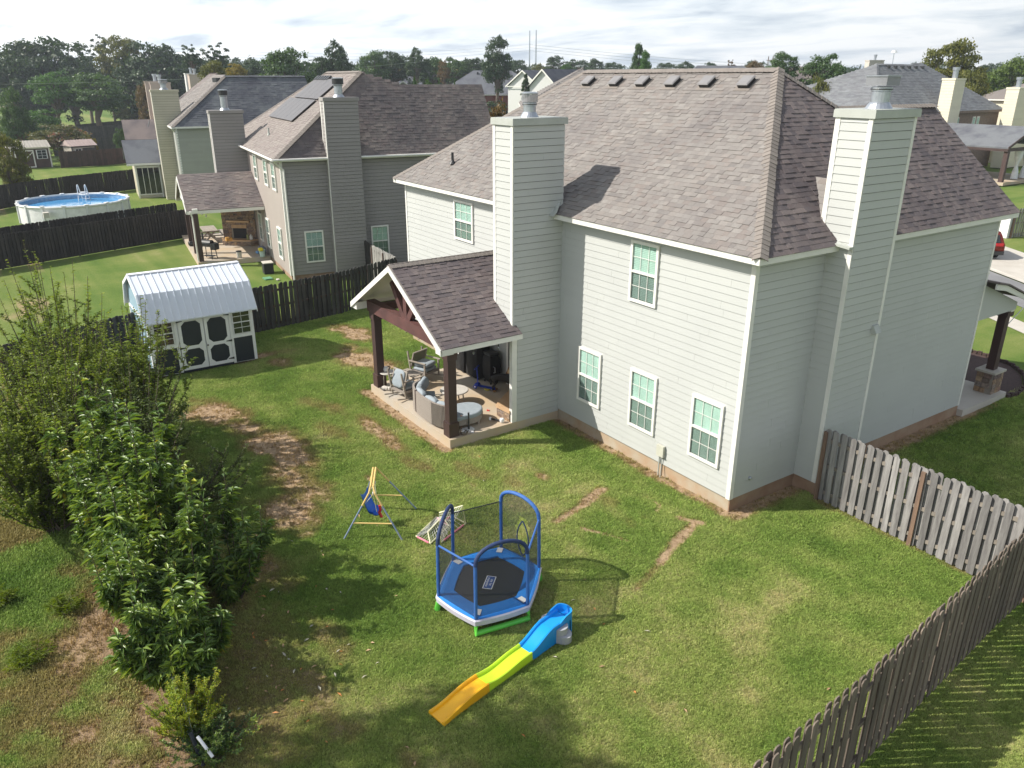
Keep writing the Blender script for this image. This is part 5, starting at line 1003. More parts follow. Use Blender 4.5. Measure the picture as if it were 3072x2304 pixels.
def small_shed(label, loc, rz, W, D, h0, h1, wallm, roofm, trimm, door):
    s = thing('shed', label, 'shed', loc, rz)   # front faces +x, width along y
    MB().box(-D, 0, 0, 0, W, h0).build('wall', wallm, s)
    MB().prism([(.25, -.15, h0-.05), (-D/2, -.15, h1), (-D-.25, -.15, h0-.05)], (0, W+.3, 0)).build('roof', roofm, s)
    for k in range(int((W+.2)/.35)): y = -.1+k*.35; MB().bar((.26, y, h0+.0), (-D/2, y, h1+.05), .03, .03).build('rib', roofm, s)
    MB().box(0, -.02, 0, .03, .12, h0-.06).box(0, W-.12, 0, .03, W+.02, h0-.06).box(0, .12, h0-.2, .03, W-.12, h0-.06).build('corner_trim', trimm, s)
    w_ = MB().box(0.001, W*.64, h0*.42, .05, W*.92, h0*.85).build('window', M_shedw, s) if door == 'L' else MB().box(.001, W*.12, h0*.42, .05, W*.4, h0*.85).build('window', M_shedw, s)
    a, b_ = (W*.66, W*.90) if door == 'L' else (W*.14, W*.38)
    for i in range(2):
        for j in range(3): MB().box(.051, a+(b_-a)*i/2+.02, h0*.44+j*h0*.135, .06, a+(b_-a)*(i+1)/2-.02, h0*.44+(j+1)*h0*.135-.03).build('pane', M_navy, w_)
    d0, d1 = (W*.08, W*.58) if door == 'L' else (W*.46, W*.95)
    dr = MB().box(.001, d0, .08, .04, d1, h0*.86).build('door', trimm, s); MB().box(.041, d0+.14, .2, .05, d1-.14, h0*.8).build('door_panel', wallm if door == 'L' else M_darkgr, dr)
    MB().bar((.06, d0+.15, .25), (.06, d1-.15, h0*.75), .05, .08).build('door_brace', trimm, dr)
    return s
small_shed('dark maroon shed with white-trimmed door and window in the far yard', (-98.4, -8.2, -.3), R_(7), 4.0, 2.4, 2.35, 3.0, M_darkbr, M_walk, M_trim, 'L')
small_shed('small grey-beige shed with pinkish metal roof right of the maroon shed', (-98.6, -1.95, -.3), R_(20), 2.9, 2.0, 2.3, 2.9, mat('beige_shed', (.42, .39, .33)), mat('pink_roof', (.5, .4, .37)), M_darkgr, 'R')
# near shed: barn roof, navy panels
sh = thing('shed', 'white and navy backyard shed with a pale metal barn roof and double doors', 'shed', (-16.8, -9.3, 0))
W, D = 3.45, 3.0
MB().box(-D, 0, .08, 0, W, 2.02).build('wall', M_shedw, sh)
for y in (.2, W-.4, W/2): MB().box(-D+.1, y, 0, -.1, y+.14, .08).build('skid', M_postw, sh)
ga = [(0, 2.02), (.2, 2.02), (-.75, 2.84), (-1.5, 3.32), (-2.25, 2.84), (-3.2, 2.02)]
prof = [(.22, 2.0), (-.33, 2.88), (-1.5, 3.36), (-2.67, 2.88), (-3.22, 2.0)]
for y in (0, W-.06): MB().prism([(-.02, y, 2.0), (-.02, y, 2.3), (-.36, y, 2.8), (-1.5, y, 3.26), (-2.64, y, 2.8), (-2.98, y, 2.3), (-2.98, y, 2.0)], (0, .06, 0)).build('gable_wall', M_teal, sh)
MB().box(-D+.1, -.012, .12, -.1, -.001, 2.0).build('side_panel', M_teal, sh); MB().box(-D, -.03, .08, -D+.12, -.0121, 2.02).box(-.12, -.03, .08, .02, -.0121, 2.02).box(-D+.12, -.03, 1.95, -.12, -.0121, 2.05).build('side_trim', M_shedw, sh)
for i in range(4):
    a, b_ = Vector((prof[i][0], -.12, prof[i][1])), Vector((prof[i+1][0], -.12, prof[i+1][1])); rf = MB().prism([a, b_, b_-Z_*.04, a-Z_*.04], (0, W+.24, 0)).build('roof', M_shroof, sh); d = (b_-a).normalized(); n = Vector((-d.z, 0, d.x)); n = n if n.z > 0 else -n
    k = 0
    while k*.228 < W+.2: p = Y_*(.02+k*.228); MB().bar(a+p+n*.012, b_+p+n*.012, .028, .024, (n.x, 0, n.z)).build('rib', M_shroof, rf); k += 1
    MB().prism([a-Y_*.012, b_-Y_*.012, b_-Y_*.012-Z_*.12, a-Y_*.012-Z_*.12], (0, -.02, 0)).build('rake_trim', M_shedw, rf); MB().prism([a+Y_*(W+.242), b_+Y_*(W+.242), b_+Y_*(W+.242)-Z_*.12, a+Y_*(W+.242)-Z_*.12], (0, .02, 0)).build('rake_trim', M_shedw, rf)
MB().box(-1.62, -.13, 3.33, -1.38, W+.13, 3.36).build('ridge_cap', M_shedw, sh)
MB().box(0.001, .0, .1, .012, .95, 1.0).box(.001, W-.78, .1, .012, W-.1, 1.02).build('navy_panel', M_navy, sh)
MB().box(.001, 0, .1, .03, .09, 2.02).box(.001, W-.1, .1, .03, W, 2.02).box(.001, .80, .1, .03, .9, 2.02).box(.001, W-.84, .1, .03, W-.75, 2.02).box(.001, .09, 1.0, .03, .8, 1.12).box(.001, W-.75, 1.0, .03, W-.1, 1.12).build('front_trim', M_shedw, sh)
MB().box(.001, .9, 0.06, .02, W-.84, .14).build('threshold', M_navy, sh)
def oct_(y0, y1, z0, z1, c=.13): return [(0, y0+c, z0), (0, y1-c, z0), (0, y1, z0+c), (0, y1, z1-c), (0, y1-c, z1), (0, y0+c, z1), (0, y0, z1-c), (0, y0, z0+c)]
for (y0, y1) in ((.92, 1.74), (1.77, W-.86)):
    d = MB().box(.031, y0, .15, .055, y1, 1.98).build('door', M_shedw, sh)
    MB(Matrix.Translation((.0555, 0, 0))).prism(oct_(y0+.1, y1-.1, 1.0, 1.86), (.003, 0, 0)).build('door_panel', M_navy, d); MB(Matrix.Translation((.0555, 0, 0))).prism(oct_(y0+.1, y1-.1, .27, .88), (.003, 0, 0)).build('door_panel', M_navy, d)
    hy = y0-.04 if y0 < 1 else y1+.04; s = 1 if y0 < 1 else -1
    for z in (.3, .95, 1.9): MB().prism([(.06, hy, z-.04), (.06, hy, z+.04), (.06, hy+s*.2, z+.01), (.06, hy+s*.2, z-.01)], (.006, 0, 0)).build('hinge', M_blackmetal, d)
MB().lathe([(.02, 0), (.03, .04)], (0, 0, 0), 8, Matrix.Translation((.056, 1.8, .93)) @ Matrix.Rotation(1.57, 4, 'Y')).build('knob', M_blackmetal, sh)
for y0 in (.14, W-.73):
    w_ = MB().box(.001, y0, 1.14, .045, y0+.62, 2.0).build('window', M_shedw, sh)
    for i in range(2):
        for j in range(4): MB().box(.046, y0+.03+i*.29, 1.16+j*.207, .052, y0+.30+i*.29, 1.345+j*.207+(-.02 if j == 1 else 0)).build('pane', M_glassd, w_)
# ================================================================ TRAMPOLINE
TC = Vector((-.5, -6.38, 0)); ZR, ZT = .34, 1.46
PP = [Vector(p) for p in [(-1.47, -6.64, 0), (-.62, -7.46, 0), (.37, -7.24, 0), (.55, -6.21, 0), (-.29, -5.33, 0), (-1.32, -5.56, 0)]]
tr = thing('trampoline', 'small hexagonal kids trampoline with blue padding, black net and green legs', 'trampoline', TC)
Q = [p-TC for p in PP]
def ring(mb, ra, za, rb, zb, sub=8):
    pa, pb = [], []
    for i in range(6):
        for k in range(sub):
            p = Q[i].lerp(Q[(i+1) % 6], k/sub); bul = 1+.035*math.sin(math.pi*k/sub); pa.append((p.x*ra*bul, p.y*ra*bul, za)); pb.append((p.x*rb*bul, p.y*rb*bul, zb))
    n = len(pa); mb.add(pa+pb, [(i, (i+1) % n, n+(i+1) % n, n+i) for i in range(n)]); return mb
ring(ring(ring(MB(), 1.03, ZR, .90, ZR+.03), .90, ZR+.03, .71, ZR+.018), .71, ZR+.018, .70, ZR-.02).build('safety_pad', M_blue, tr)
ring(ring(MB(), 1.035, ZR+.002, 1.06, ZR-.02), 1.06, ZR-.02, 1.045, ZR-.13).build('skirt', M_lav, tr)
mb = MB(); n6 = []
for i in range(6):
    for k in range(4): p = Q[i].lerp(Q[(i+1) % 6], k/4); n6.append((p.x*.75, p.y*.75, ZR-.012))
mb.add(n6, [tuple(range(len(n6)))]).build('jump_mat', M_tmat, tr)
ring(MB(), .745, ZR-.011, .70, ZR-.010).build('mat_binding', M_navypad, tr)
for i in (0, 2, 3, 5):
    c = Q[i]*.87; an = math.atan2(c.y, c.x); MB(Matrix.Translation((c.x, c.y, ZR+.034)) @ Matrix.Rotation(an, 4, 'Z')).box(-.085, -.06, 0, .085, .06, .004).build('pad_tab', M_white, tr)
tops = [Vector((q.x*.985, q.y*.985, ZT)) for q in Q]
for i, q in enumerate(Q):
    MB().tube([(q.x*1.0, q.y*1.0, ZR-.05), (q.x*1.0, q.y*1.0, ZR+.3), tops[i]], .034, 10).build('net_pole', M_bluepad, tr)
arches = [(0, 1), (2, 3), (4, 5)]
def arch_pts(a, b_, n=12):
    A, B = tops[a], tops[b_]; mid = (A+B)/2; out_ = Vector((mid.x, mid.y, 0)).normalized(); L = []
    for k in range(n+1):
        t = k/n; s = math.sin(math.pi*t); p = A.lerp(B, .5-.5*math.cos(math.pi*t)*(1 if True else 0)); L.append(p+Z_*.36*s**.8-out_*.02*s)
    return L
for a, b_ in arches: MB().tube(arch_pts(a, b_), .038, 10).build('arch', M_navypad if (a, b_) != (4, 5) else M_bluepad, tr)
for a, b_ in ((1, 2), (3, 4)): MB().tube([tops[a], tops[b_]], .02, 8).build('cross_bar', M_bluepad, tr)
MB().tube([tops[5], tops[0]], .012, 6).build('net_hem', M_blackmetal, tr)
def panel(a, b_, arch, hole=False):
    mb = MB(); n = 24; A, B = Q[a], Q[b_]; ap = arch_pts(a, b_, 24) if arch else [tops[a].lerp(tops[b_], k/n) for k in range(n+1)]
    bot = [Vector((A.x, A.y, ZR+.02)).lerp(Vector((B.x, B.y, ZR+.02)), k/n) for k in range(n+1)]; m = 12
    vs = []; fs = []
    for k in range(n+1):
        for j in range(m+1): vs.append(bot[k].lerp(ap[k], j/m))
    for k in range(n):
        for j in range(m):
            if hole and 1 <= j < 8 and abs((k+.5)/n-.42) < .15*math.sin(math.pi*(j-.5)/8)**.7: continue
            fs.append((k*(m+1)+j, (k+1)*(m+1)+j, (k+1)*(m+1)+j+1, k*(m+1)+j+1))
    mb.add(vs, fs); o = mb.build('net_panel', M_mesh, tr)
    if hole:
        for s in (-1, 1):
            P = []
            for j in range(11):
                t = .42+s*.15*math.sin(math.pi*min(j, 10)/10)**.8; k = t*n; zf = .5+j*.8; p = bot[0].lerp(bot[-1], t).lerp(ap[0].lerp(ap[-1], t)+Z_*.2, zf/m*.95); P.append(p)
            MB().tube(P, .014, 6).build('door_edge', M_navypad, o)
for a, b_ in ((0, 1), (2, 3)): panel(a, b_, True)
panel(4, 5, True, True)
for a, b_ in ((1, 2), (3, 4), (5, 0)): panel(a, b_, False)
for a, b_ in arches:
    A, B = Q[a]*.98, Q[b_]*.98; oA, oB = A*1.06, B*1.06
    l = MB().tube([(A.x, A.y, ZR-.05), (oA.x, oA.y, .05), (oB.x, oB.y, .05), (B.x, B.y, ZR-.05)], .055, 10).build('leg', M_green, tr)
MB(Matrix.Translation((0, 0, 0))).add([(p.x*.95, p.y*.95, ZR-.14) for p in Q], [tuple(range(6))])
# printed patch on the mat
ptc = [Vector((-.62, -6.34, 0)), Vector((-.54, -6.21, 0)), Vector((-.25, -6.52, 0)), Vector((-.34, -6.63, 0))]
cx = sum(ptc, Vector())/4-TC; ax = (ptc[0]-ptc[3]).normalized()*-1; ay = Z_.cross(ax)
Tp = ortho(ax, ay, Z_, Vector((cx.x, cx.y, ZR-.008)))
lp = MB(Tp).box(-.21, -.095, 0, .21, .095, .002).build('logo_border', M_white, tr); MB(Tp).box(-.195, -.08, .0021, .195, .08, .004).build('logo_patch', mat('logo_navy', (.03, .08, .26)), lp)
def text_mesh(body, size, T, m, parent, name='lettering', sx=1.0):
    cu = bpy.data.curves.new(name, 'FONT'); cu.body = body; cu.size = size; cu.align_x = 'CENTER'; cu.align_y = 'CENTER'; cu.extrude = .001
    ob = bpy.data.objects.new(name, cu); COL.objects.link(ob); dg = bpy.context.evaluated_depsgraph_get(); me = bpy.data.meshes.new_from_object(ob.evaluated_get(dg)); bpy.data.objects.remove(ob)
    o = bpy.data.objects.new(name, me); COL.objects.link(o); me.materials.clear(); me.materials.append(m); o.parent = parent; o.matrix_local = T @ Matrix.Diagonal((sx, 1, 1, 1)); return o
# letters run along the patch, tops towards the net door side
Tt = ortho(ax, ay, Z_, Vector((cx.x, cx.y, ZR-.003)))
text_mesh('my 1st', .075, Tt @ Matrix.Translation((0, .035, 0)), M_white, lp); text_mesh('trampoline', .068, Tt @ Matrix.Translation((0, -.035, 0)), M_white, lp)
# ================================================================ SLIDE
sl = thing('slide', 'long low kids slide in blue, green and orange sections ending toward the camera', 'slide', (1.35, -5.95, 0))
cl_ = lambda s: Vector((1.13+.205*s, -5.74-s, 0))   # s metres down the slide
def hz_(s):
    if s < .55: return .335-.01*s
    if s < 1.1: return .33-.205*float(sst(.5, 1.12, s))
    if s < 2.12: return .125-.045*math.sin(math.pi*(s-1.1)/1.02)*.6+.02*math.sin(math.pi*2*(s-1.1)/1.02)
    return .125-.10*float(sst(2.25, 3.1, s))+.012*math.sin(math.pi*(s-2.12))
def sect(s0, s1, m, nm):
    n = 24; vs = []; fs = []
    prof = lambda h: [(-.175, 0), (-.165, h+.04), (-.145, h+.05), (-.125, h+.035), (-.115, h), (.115, h), (.125, h+.035), (.145, h+.05), (.165, h+.04), (.175, 0)]
    for k in range(n+1):
        s = s0+(s1-s0)*k/n; c = cl_(s); h = max(hz_(s), .022); flare = 1+.12*float(sst(2.8, 3.15, s))
        for (x, z) in prof(h): vs.append((c.x+x*flare-1.35, c.y+x*.2+5.95, z))
    K = 10
    for k in range(n):
        for j in range(K-1): fs.append((k*K+j, k*K+j+1, (k+1)*K+j+1, (k+1)*K+j))
    fs.append(tuple(range(K))); fs.append(tuple(n*K+j for j in range(K-1, -1, -1)))
    return MB().add(vs, fs).build(nm, m, sl)
sect(.1, 1.08, M_slb, 'blue_section'); sect(1.082, 2.12, M_slg, 'green_section'); sect(2.122, 3.12, M_slo, 'orange_section')
bk = MB(Matrix.Translation((1.15-1.35, -5.84+5.95, 0)) @ Matrix.Rotation(R_(11.6), 4, 'Z'))
P0 = [(.175*math.cos(math.pi*k/14), .02+.13*math.sin(math.pi*k/14)) for k in range(15)]; n = len(P0)
V = [(x*1.06, y*1.05, 0) for x, y in P0]+[(x, y, .46) for x, y in P0]+[(x*.84, y*.78, .46) for x, y in P0]+[(x*.84, y*.78, .33) for x, y in P0]; F = []
for k in range(n-1): F += [(k, k+1, n+k+1, n+k), (n+k, n+k+1, 2*n+k+1, 2*n+k), (2*n+k, 2*n+k+1, 3*n+k+1, 3*n+k)]
F.append(tuple(3*n+k for k in range(n)))
bk.add(V, F); bk.prism([(.148, .02, .3), (.148, .02, .46), (.148, -.12, .44), (.148, -.3, .36), (.148, -.3, .3)], (.028, 0, 0)).prism([(-.176, .02, .3), (-.176, .02, .46), (-.176, -.12, .44), (-.176, -.3, .36), (-.176, -.3, .3)], (.028, 0, 0))
bk.build('blue_back', M_slb, sl)
for s in (-1, 1):
    T = Matrix.Translation((1.19-1.35, -6.05+5.95, 0)) @ Matrix.Rotation(R_(11.6), 4, 'Z'); st = MB(T)
    def stp(x0, y0, y1, w_, z1):
        P = [(s*x0, y0, 0), (s*x0, y1, 0)]+[(s*(x0+w_*math.sin(math.pi*t/9)**.55), y1+(y0-y1)*t/9, 0) for t in range(1, 9)]; st.prism(P, (0, 0, z1))
    stp(.18, -.16, .17, .19, .15); stp(.18, -.16, .13, .10, .29); st.build('step', M_slgr, sl)
# ================================================================ SWING
sw = thing('swing_set', 'small toddler swing frame in blue and yellow tube with a blue bucket seat', 'swing', (-4.2, -7.0, 0))
O = Vector((-4.2, -7.0, 0)); F1, F2, F3, F4 = [Vector(p)-O for p in ((-3.99, -7.98, 0), (-3.22, -6.93, 0), (-4.26, -6.03, 0), (-5.03, -7.08, 0))]
T1, T2 = Vector((-3.80, -7.32, 1.17))-O, Vector((-4.62, -6.86, 1.22))-O
for a, b_, nm in ((F1, T1, 0), (F2, T1, 1), (F3, T2, 0), (F4, T2, 1)):
    m1 = a.lerp(b_, .66); MB().tube([a, m1], .019, 8).build('leg', M_swb, sw)
for a, t1, t2, b_, off in ((F1, T1, T2, F4, -.03), (F2, T1, T2, F3, .03)):
    d = (t2-t1).normalized(); side = d.cross(Z_)*off
    MB().tube([a.lerp(t1, .66), a.lerp(t1, .9), t1+side+d*.06, t2+side-d*.06, b_.lerp(t2, .9), b_.lerp(t2, .66)], .022, 8).build('top_tube', M_swy, sw)
for a, b_, t in ((F1, F2, T1), (F3, F4, T2)): MB().tube([a.lerp(t, .32), b_.lerp(t, .32)], .016, 8).build('crossbar', M_swy, sw)
C = Vector((-4.16, -7.2, .5))-O; dT = (T2-T1)
for t in (.22, .72):
    P = T1.lerp(T2, t); J = P-Z_*.28; MB().tube([P, J], .008, 5).build('rope', M_rope, sw); MB().lathe([(.02, 0), (.025, .03), (.015, .06)], J, 8).build('rope_clip', M_white, sw)
    for q in (-1, 1): MB().tube([J, C+dT.normalized()*((t-.47)*.55)+Vector((q*.12, q*.08, .0+(.12 if q < 0 else -.02)))], .007, 5).build('rope', M_rope, sw)
st = MB(Matrix.Translation(C) @ Matrix.Rotation(R_(-52), 4, 'Z'))
# seat shell: dished grid with raised back
vs = []; fs = []; nx, ny = 10, 12
for i in range(ny+1):
    for j in range(nx+1):
        x = -1+2*j/nx; y = i/ny; z = .30*max(0, 1-y*2.2)**1.2+.10*abs(x)**3*(1 if y < .8 else .4)-.16*min(1, y*2)+.02*y; vs.append((x*.16*(1-.25*(y > .75)*(y-.75)*4*.5), -.17+y*.36, z))
for i in range(ny):
    for j in range(nx): a = i*(nx+1)+j; fs.append((a, a+1, a+nx+2, a+nx+1))
b0 = len(vs); vs += [(x*1.03, y, z-.025) for x, y, z in vs]; fs += [tuple(b0+i for i in reversed(f)) for f in fs]
st.add(vs, fs).build('seat', M_seat, sw, smooth=True)
st = MB(Matrix.Translation(C) @ Matrix.Rotation(R_(-52), 4, 'Z')); st.tube([(0, .18, -.12), (0, .22, -.05), (0, .2, .06)], .03, 8).tube([(0, .18, -.12), (.0, .24, -.24)], .035, 8).build('leg_guard', M_red, sw)
# ================================================================ TOY GOALS
def goal(label, P, hgt, loc):
    g_ = thing('toy_goal', label, 'toy goal', loc); L = Vector(loc); P = [Vector(p)-L for p in P]
    MB().tube(P[:4], .017, 8, closed=True).build('base_frame', M_cry, g_)
    MB().tube([P[0].lerp(P[3], .1), P[3].lerp(P[0], .1)], .022, 8).build('pink_bar', M_pink, g_); MB().tube([P[1].lerp(P[2], .1), P[2].lerp(P[1], .1)], .022, 8).build('pink_bar', M_pink, g_)
    up = MB(); a, b_ = P[4], P[5]; up.tube([P[2], b_, a, P[3]], .016, 8).build('hoop', M_cry, g_)
    nt_ = MB()
    for i in range(10):
        t = i/9; p0, p1 = P[0].lerp(P[1], t), P[3].lerp(P[2], t); q = P[4].lerp(P[5], t); nt_.tube([p0, p0.lerp(q, .5)-Z_*.02, q], .004, 3, caps=False); nt_.tube([p1, q], .004, 3, caps=False)
    for i in range(1, 7):
        t = i/7; nt_.tube([P[0].lerp(P[4], t), P[1].lerp(P[5], t)], .004, 3, caps=False); nt_.tube([P[0].lerp(P[3], t), P[1].lerp(P[2], t)], .004, 3, caps=False)
    nt_.build('net', M_net, g_, kind='stuff'); return g_
goal('pink and cream toy goal lying flat on the grass, nearer the swing', [(-3.16, -6.62, .03), (-3.62, -5.85, .03), (-3.12, -5.80, .03), (-2.72, -6.5, .03), (-3.0, -6.4, .14), (-3.4, -5.8, .14)], .1, (-3.1, -6.2, 0))
goal('red and cream toy goal standing behind the trampoline with a sagging white net', [(-2.62, -6.28, .03), (-3.2, -6.0, .03), (-3.45, -5.55, .06), (-3.0, -5.42, .03), (-3.0, -5.5, .52), (-3.35, -5.9, .3)], .5, (-3.0, -5.8, 0))
# ================================================================ PATIO THINGS
ZS = .268
def rocking_chair(label, loc, rz, backc=True, stack=True):
    c = thing('rocking_chair', label, 'chair', (loc[0], loc[1], ZS), rz, 'grey rocking chairs on the patio')   # faces +y
    for s in (-1, 1):
        MB().bar((s*.33, .33, .06), (s*.33, .33, .60), .045, .045).build('leg', M_greywood, c); MB().bar((s*.33, -.28, .06), (s*.33, -.42, .9), .045, .045).build('leg', M_greywood, c)
        MB().tube([(s*.33, -.60, .10), (s*.33, -.3, .04), (s*.33, 0, .025), (s*.33, .3, .04), (s*.33, .52, .09)], .022, 6).build('rocker', M_greywood, c)
        MB().bar((s*.35, -.36, .60), (s*.35, .40, .61), .06, .03).build('arm', M_greywood, c)
    MB().box(-.33, -.33, .20, .33, .34, .28).build('seat_frame', M_wicker, c)
    bk = MB(); T = Matrix.Translation((0, -.34, .3)) @ Matrix.Rotation(R_(-17), 4, 'X'); MB(T).box(-.33, -.02, 0, -.29, .02, .62).box(.29, -.02, 0, .33, .02, .62).box(-.29, -.02, .58, .29, .02, .62).build('back_frame', M_greywood, c); MB(T).box(-.29, -.008, .05, .29, .008, .58).build('woven_back', alpha_wick, c)
    MB().cushion((0, .02, .34), (.60, .62, .14)).build('cushion', M_cush, c, smooth=True)
    if stack: MB().cushion((0, .04, .49), (.58, .58, .15), yaw=.15).build('cushion', M_cush, c, smooth=True)
    else: MB().cushion((0, -.24, .62), (.54, .15, .58), tilt=R_(-18)).build('cushion', M_cush, c, smooth=True)
    return c
alpha_wick = alpha_mat('open_wicker', (.20, .18, .13), .75)
rocking_chair('grey rocking chair facing the fireplace with two cushions stacked on its seat', (-11.35, -1.95), R_(-72), stack=True)
rocking_chair('grey rocking chair between sofa and side table with cushion upright against its back', (-10.25, -3.2), R_(12), stack=False)
so = thing('sofa', 'curved grey wicker patio sofa with slate blue cushions and a rounded chaise end', 'sofa', (-8.3, -3.1, ZS)); O = Vector((-8.3, -3.1, 0))
bl = [Vector(p)-O for p in ((-9.50, -3.12, 0), (-9.36, -3.38, 0), (-9.1, -3.55, 0), (-8.7, -3.66, 0), (-8.2, -3.70, 0), (-7.7, -3.68, 0), (-7.35, -3.58, 0), (-7.08, -3.40, 0))]
inn = [Vector(p)-O for p in ((-9.2, -2.75, 0), (-9.0, -2.85, 0), (-8.75, -2.98, 0), (-8.45, -3.02, 0), (-8.15, -3.0, 0), (-7.95, -2.9, 0), (-7.9, -2.6, 0), (-7.85, -2.4, 0))]
seg_ = MB()
def wall_(P, z0, z1, th, nm, m, pr):
    mb = MB()
    for i in range(len(P)-1):
        a, b_ = P[i], P[i+1]; d = (b_-a).normalized(); n = Vector((-d.y, d.x, 0)); mb.prism([a+Z_*z0, b_+Z_*z0, b_+n*th+Z_*z0, a+n*th+Z_*z0], (0, 0, z1-z0))
    return mb.build(nm, m, pr)
import_pts = []
def dens(P, k=4):
    R = []
    for i in range(len(P)-1):
        p0, p1, p2, p3 = P[max(i-1, 0)], P[i], P[i+1], P[min(i+2, len(P)-1)]
        for j in range(k): t = j/k; R.append(.5*((2*p1)+(p2-p0)*t+(2*p0-5*p1+4*p2-p3)*t*t+(3*p1-p0-3*p2+p3)*t**3))
    R.append(P[-1]); return R
bd = dens(bl); 
wall_(bd[:12], .06, .74, .06, 'wicker_back', M_wicker, so); wall_(bd[12:21]+bd[20:21], .06, .74, .06, 'wicker_back', M_wicker, so); wall_([bd[11]+Vector((.012, 0, 0)), bd[12]-Vector((.012, 0, 0))], .06, .73, .05, 'seam', M_stain, so)
cv = wall_(bd[20:], .06, .74, .06, 'wicker_back', M_wicker, so)
for i in range(20, 28):
    for j in range(2): p = bd[i].lerp(bd[i+1], j/2); MB().tube([p+Vector((0, -.01, .07)), p+Vector((0, -.01, .74))], .014, 5).build('reed', M_wicker, cv)
MB().prism([p+Z_*.12 for p in bl[:7]]+[inn[5]+Z_*.12, inn[4]+Z_*.12, inn[3]+Z_*.12, inn[2]+Z_*.12, inn[1]+Z_*.12, inn[0]+Z_*.12], (0, 0, .17)).build('seat_base', M_wicker, so)
ch = [Vector(p)-O for p in ((-7.95, -3.55, 0), (-7.08, -3.35, 0), (-7.0, -3.0, 0), (-6.98, -2.7, 0), (-7.06, -2.45, 0), (-7.25, -2.25, 0), (-7.5, -2.18, 0), (-7.75, -2.26, 0), (-7.9, -2.5, 0), (-7.95, -2.9, 0))]
MB().prism([p+Z_*.12 for p in ch], (0, 0, .17)).build('chaise_base', M_wicker, so)
def puff(P, z0, z1, nm, m, pr, sc=.97):
    c = sum(P, Vector())/len(P); rings = [(1.0, z0), (1.02, (z0+z1)/2), (1.0, z1-.015), (.94, z1)]; vs = []; n = len(P)
    for s_, z in rings: vs += [c+(p-c)*s_*sc+Z_*z for p in P]
    fs = [(r*n+i, r*n+(i+1) % n, (r+1)*n+(i+1) % n, (r+1)*n+i) for r in range(3) for i in range(n)]+[tuple(range(3*n, 4*n))]
    return MB().add(vs, fs).build(nm, m, pr)
puff(dens(ch+ch[:1])[:-1], .291, .41, 'chaise_cushion', M_cush, so)
puff([p+Vector((.06, .07, 0)) for p in bl[:6]]+[inn[5], inn[4], inn[3], inn[2], inn[1], inn[0]], .291, .40, 'seat_cushion', M_cush, so)
for (x, y, yw, w_) in ((-9.17, -3.30, R_(-38), .52), (-8.68, -3.52, R_(-8), .62), (-7.98, -3.55, R_(4), .62), (-7.45, -3.45, R_(20), .5)):
    MB().cushion((x-O.x, y-O.y, .56), (w_, .2, .44), yaw=yw, tilt=R_(-16)).build('cushion', M_cush, so, smooth=True)
MB().cushion((-9.22-O.x, -3.12-O.y, .66), (.46, .16, .46), yaw=R_(-60), tilt=R_(-12), roll=R_(38)).build('cushion', M_cush, so, smooth=True)
for x, y in ((-7.1, -2.5), (-7.7, -2.4), (-9.1, -2.9), (-7.2, -3.4)): MB().bar((x-O.x, y-O.y, 0), (x-O.x, y-O.y, .12), .05, .05).build('foot', M_greywood, so)
ct = thing('coffee_table', 'round pale-topped coffee table in front of the curved sofa', 'table', (-8.85, -2.27, ZS)); MB().lathe([(.42, .395), (.435, .405), (.435, .43), (.42, .44)], n=40).build('table_top', M_ttop, ct, smooth=False)
for a in (.6, 2.2, 3.75, 5.3): MB().tube([(.28*math.cos(a), .28*math.sin(a), .4), (.33*math.cos(a), .33*math.sin(a), 0)], .022, 8).build('leg', M_greywood, ct)
s1 = thing('side_table', 'small round side table beside the left patio post, holding a helmet', 'table', (-11.27, -3.33, ZS)); MB().lathe([(.25, .46), (.26, .47), (.25, .49)], n=28).build('table_top', M_ttop, s1)
for a in (.4, 1.97, 3.54, 5.1): MB().tube([(.18*math.cos(a), .18*math.sin(a), .47), (.2*math.cos(a), .2*math.sin(a), 0)], .018, 6).build('leg', M_greywood, s1)
s2_t = thing('low_table', 'low rectangular grey table between the two rocking chairs', 'table', (-10.95, -2.72, ZS), R_(15)); 
for k in range(5): MB().box(-.32, -.22+k*.09, .42, .42, -.14+k*.09, .445).build('slat', M_greywood, s2_t)
for x, y in ((-.28, -.18), (.38, -.18), (-.28, .18), (.38, .18)): MB().bar((x, y, .42), (x, y, 0), .04, .04).build('leg', M_greywood, s2_t)
he = thing('helmet', 'white and black kids helmet lying on the small round side table', 'helmet', (-11.33, -3.36, ZS+.49)); MB().cushion((0, 0, .08), (.2, .16, .16)).build('shell', M_white, he, smooth=True); MB().tube([(-.08, .06, .05), (-.05, .12, .14), (.06, .13, .14), (.1, .06, .06)], .022, 6).build('strap', M_blackmetal, he)
ty = thing('plush_toy', 'grey and white plush toy dog lying at the patio edge near the left post', 'toy', (-11.0, -3.55, ZS)); MB().cushion((0, 0, .06), (.26, .14, .13), yaw=.5).cushion((.13, .08, .07), (.14, .12, .12)).build('body', mat('plush_grey', (.35, .31, .28), (.6, .57, .52), 20, .95), ty, smooth=True)
for x, y in ((-.12, .03), (-.02, .1), (.02, -.09), (-.14, -.07)): MB().cushion((x, y, .03), (.12, .05, .05), yaw=x*9).build('leg', mat('plush_dark', (.1, .09, .09)), ty, smooth=True)
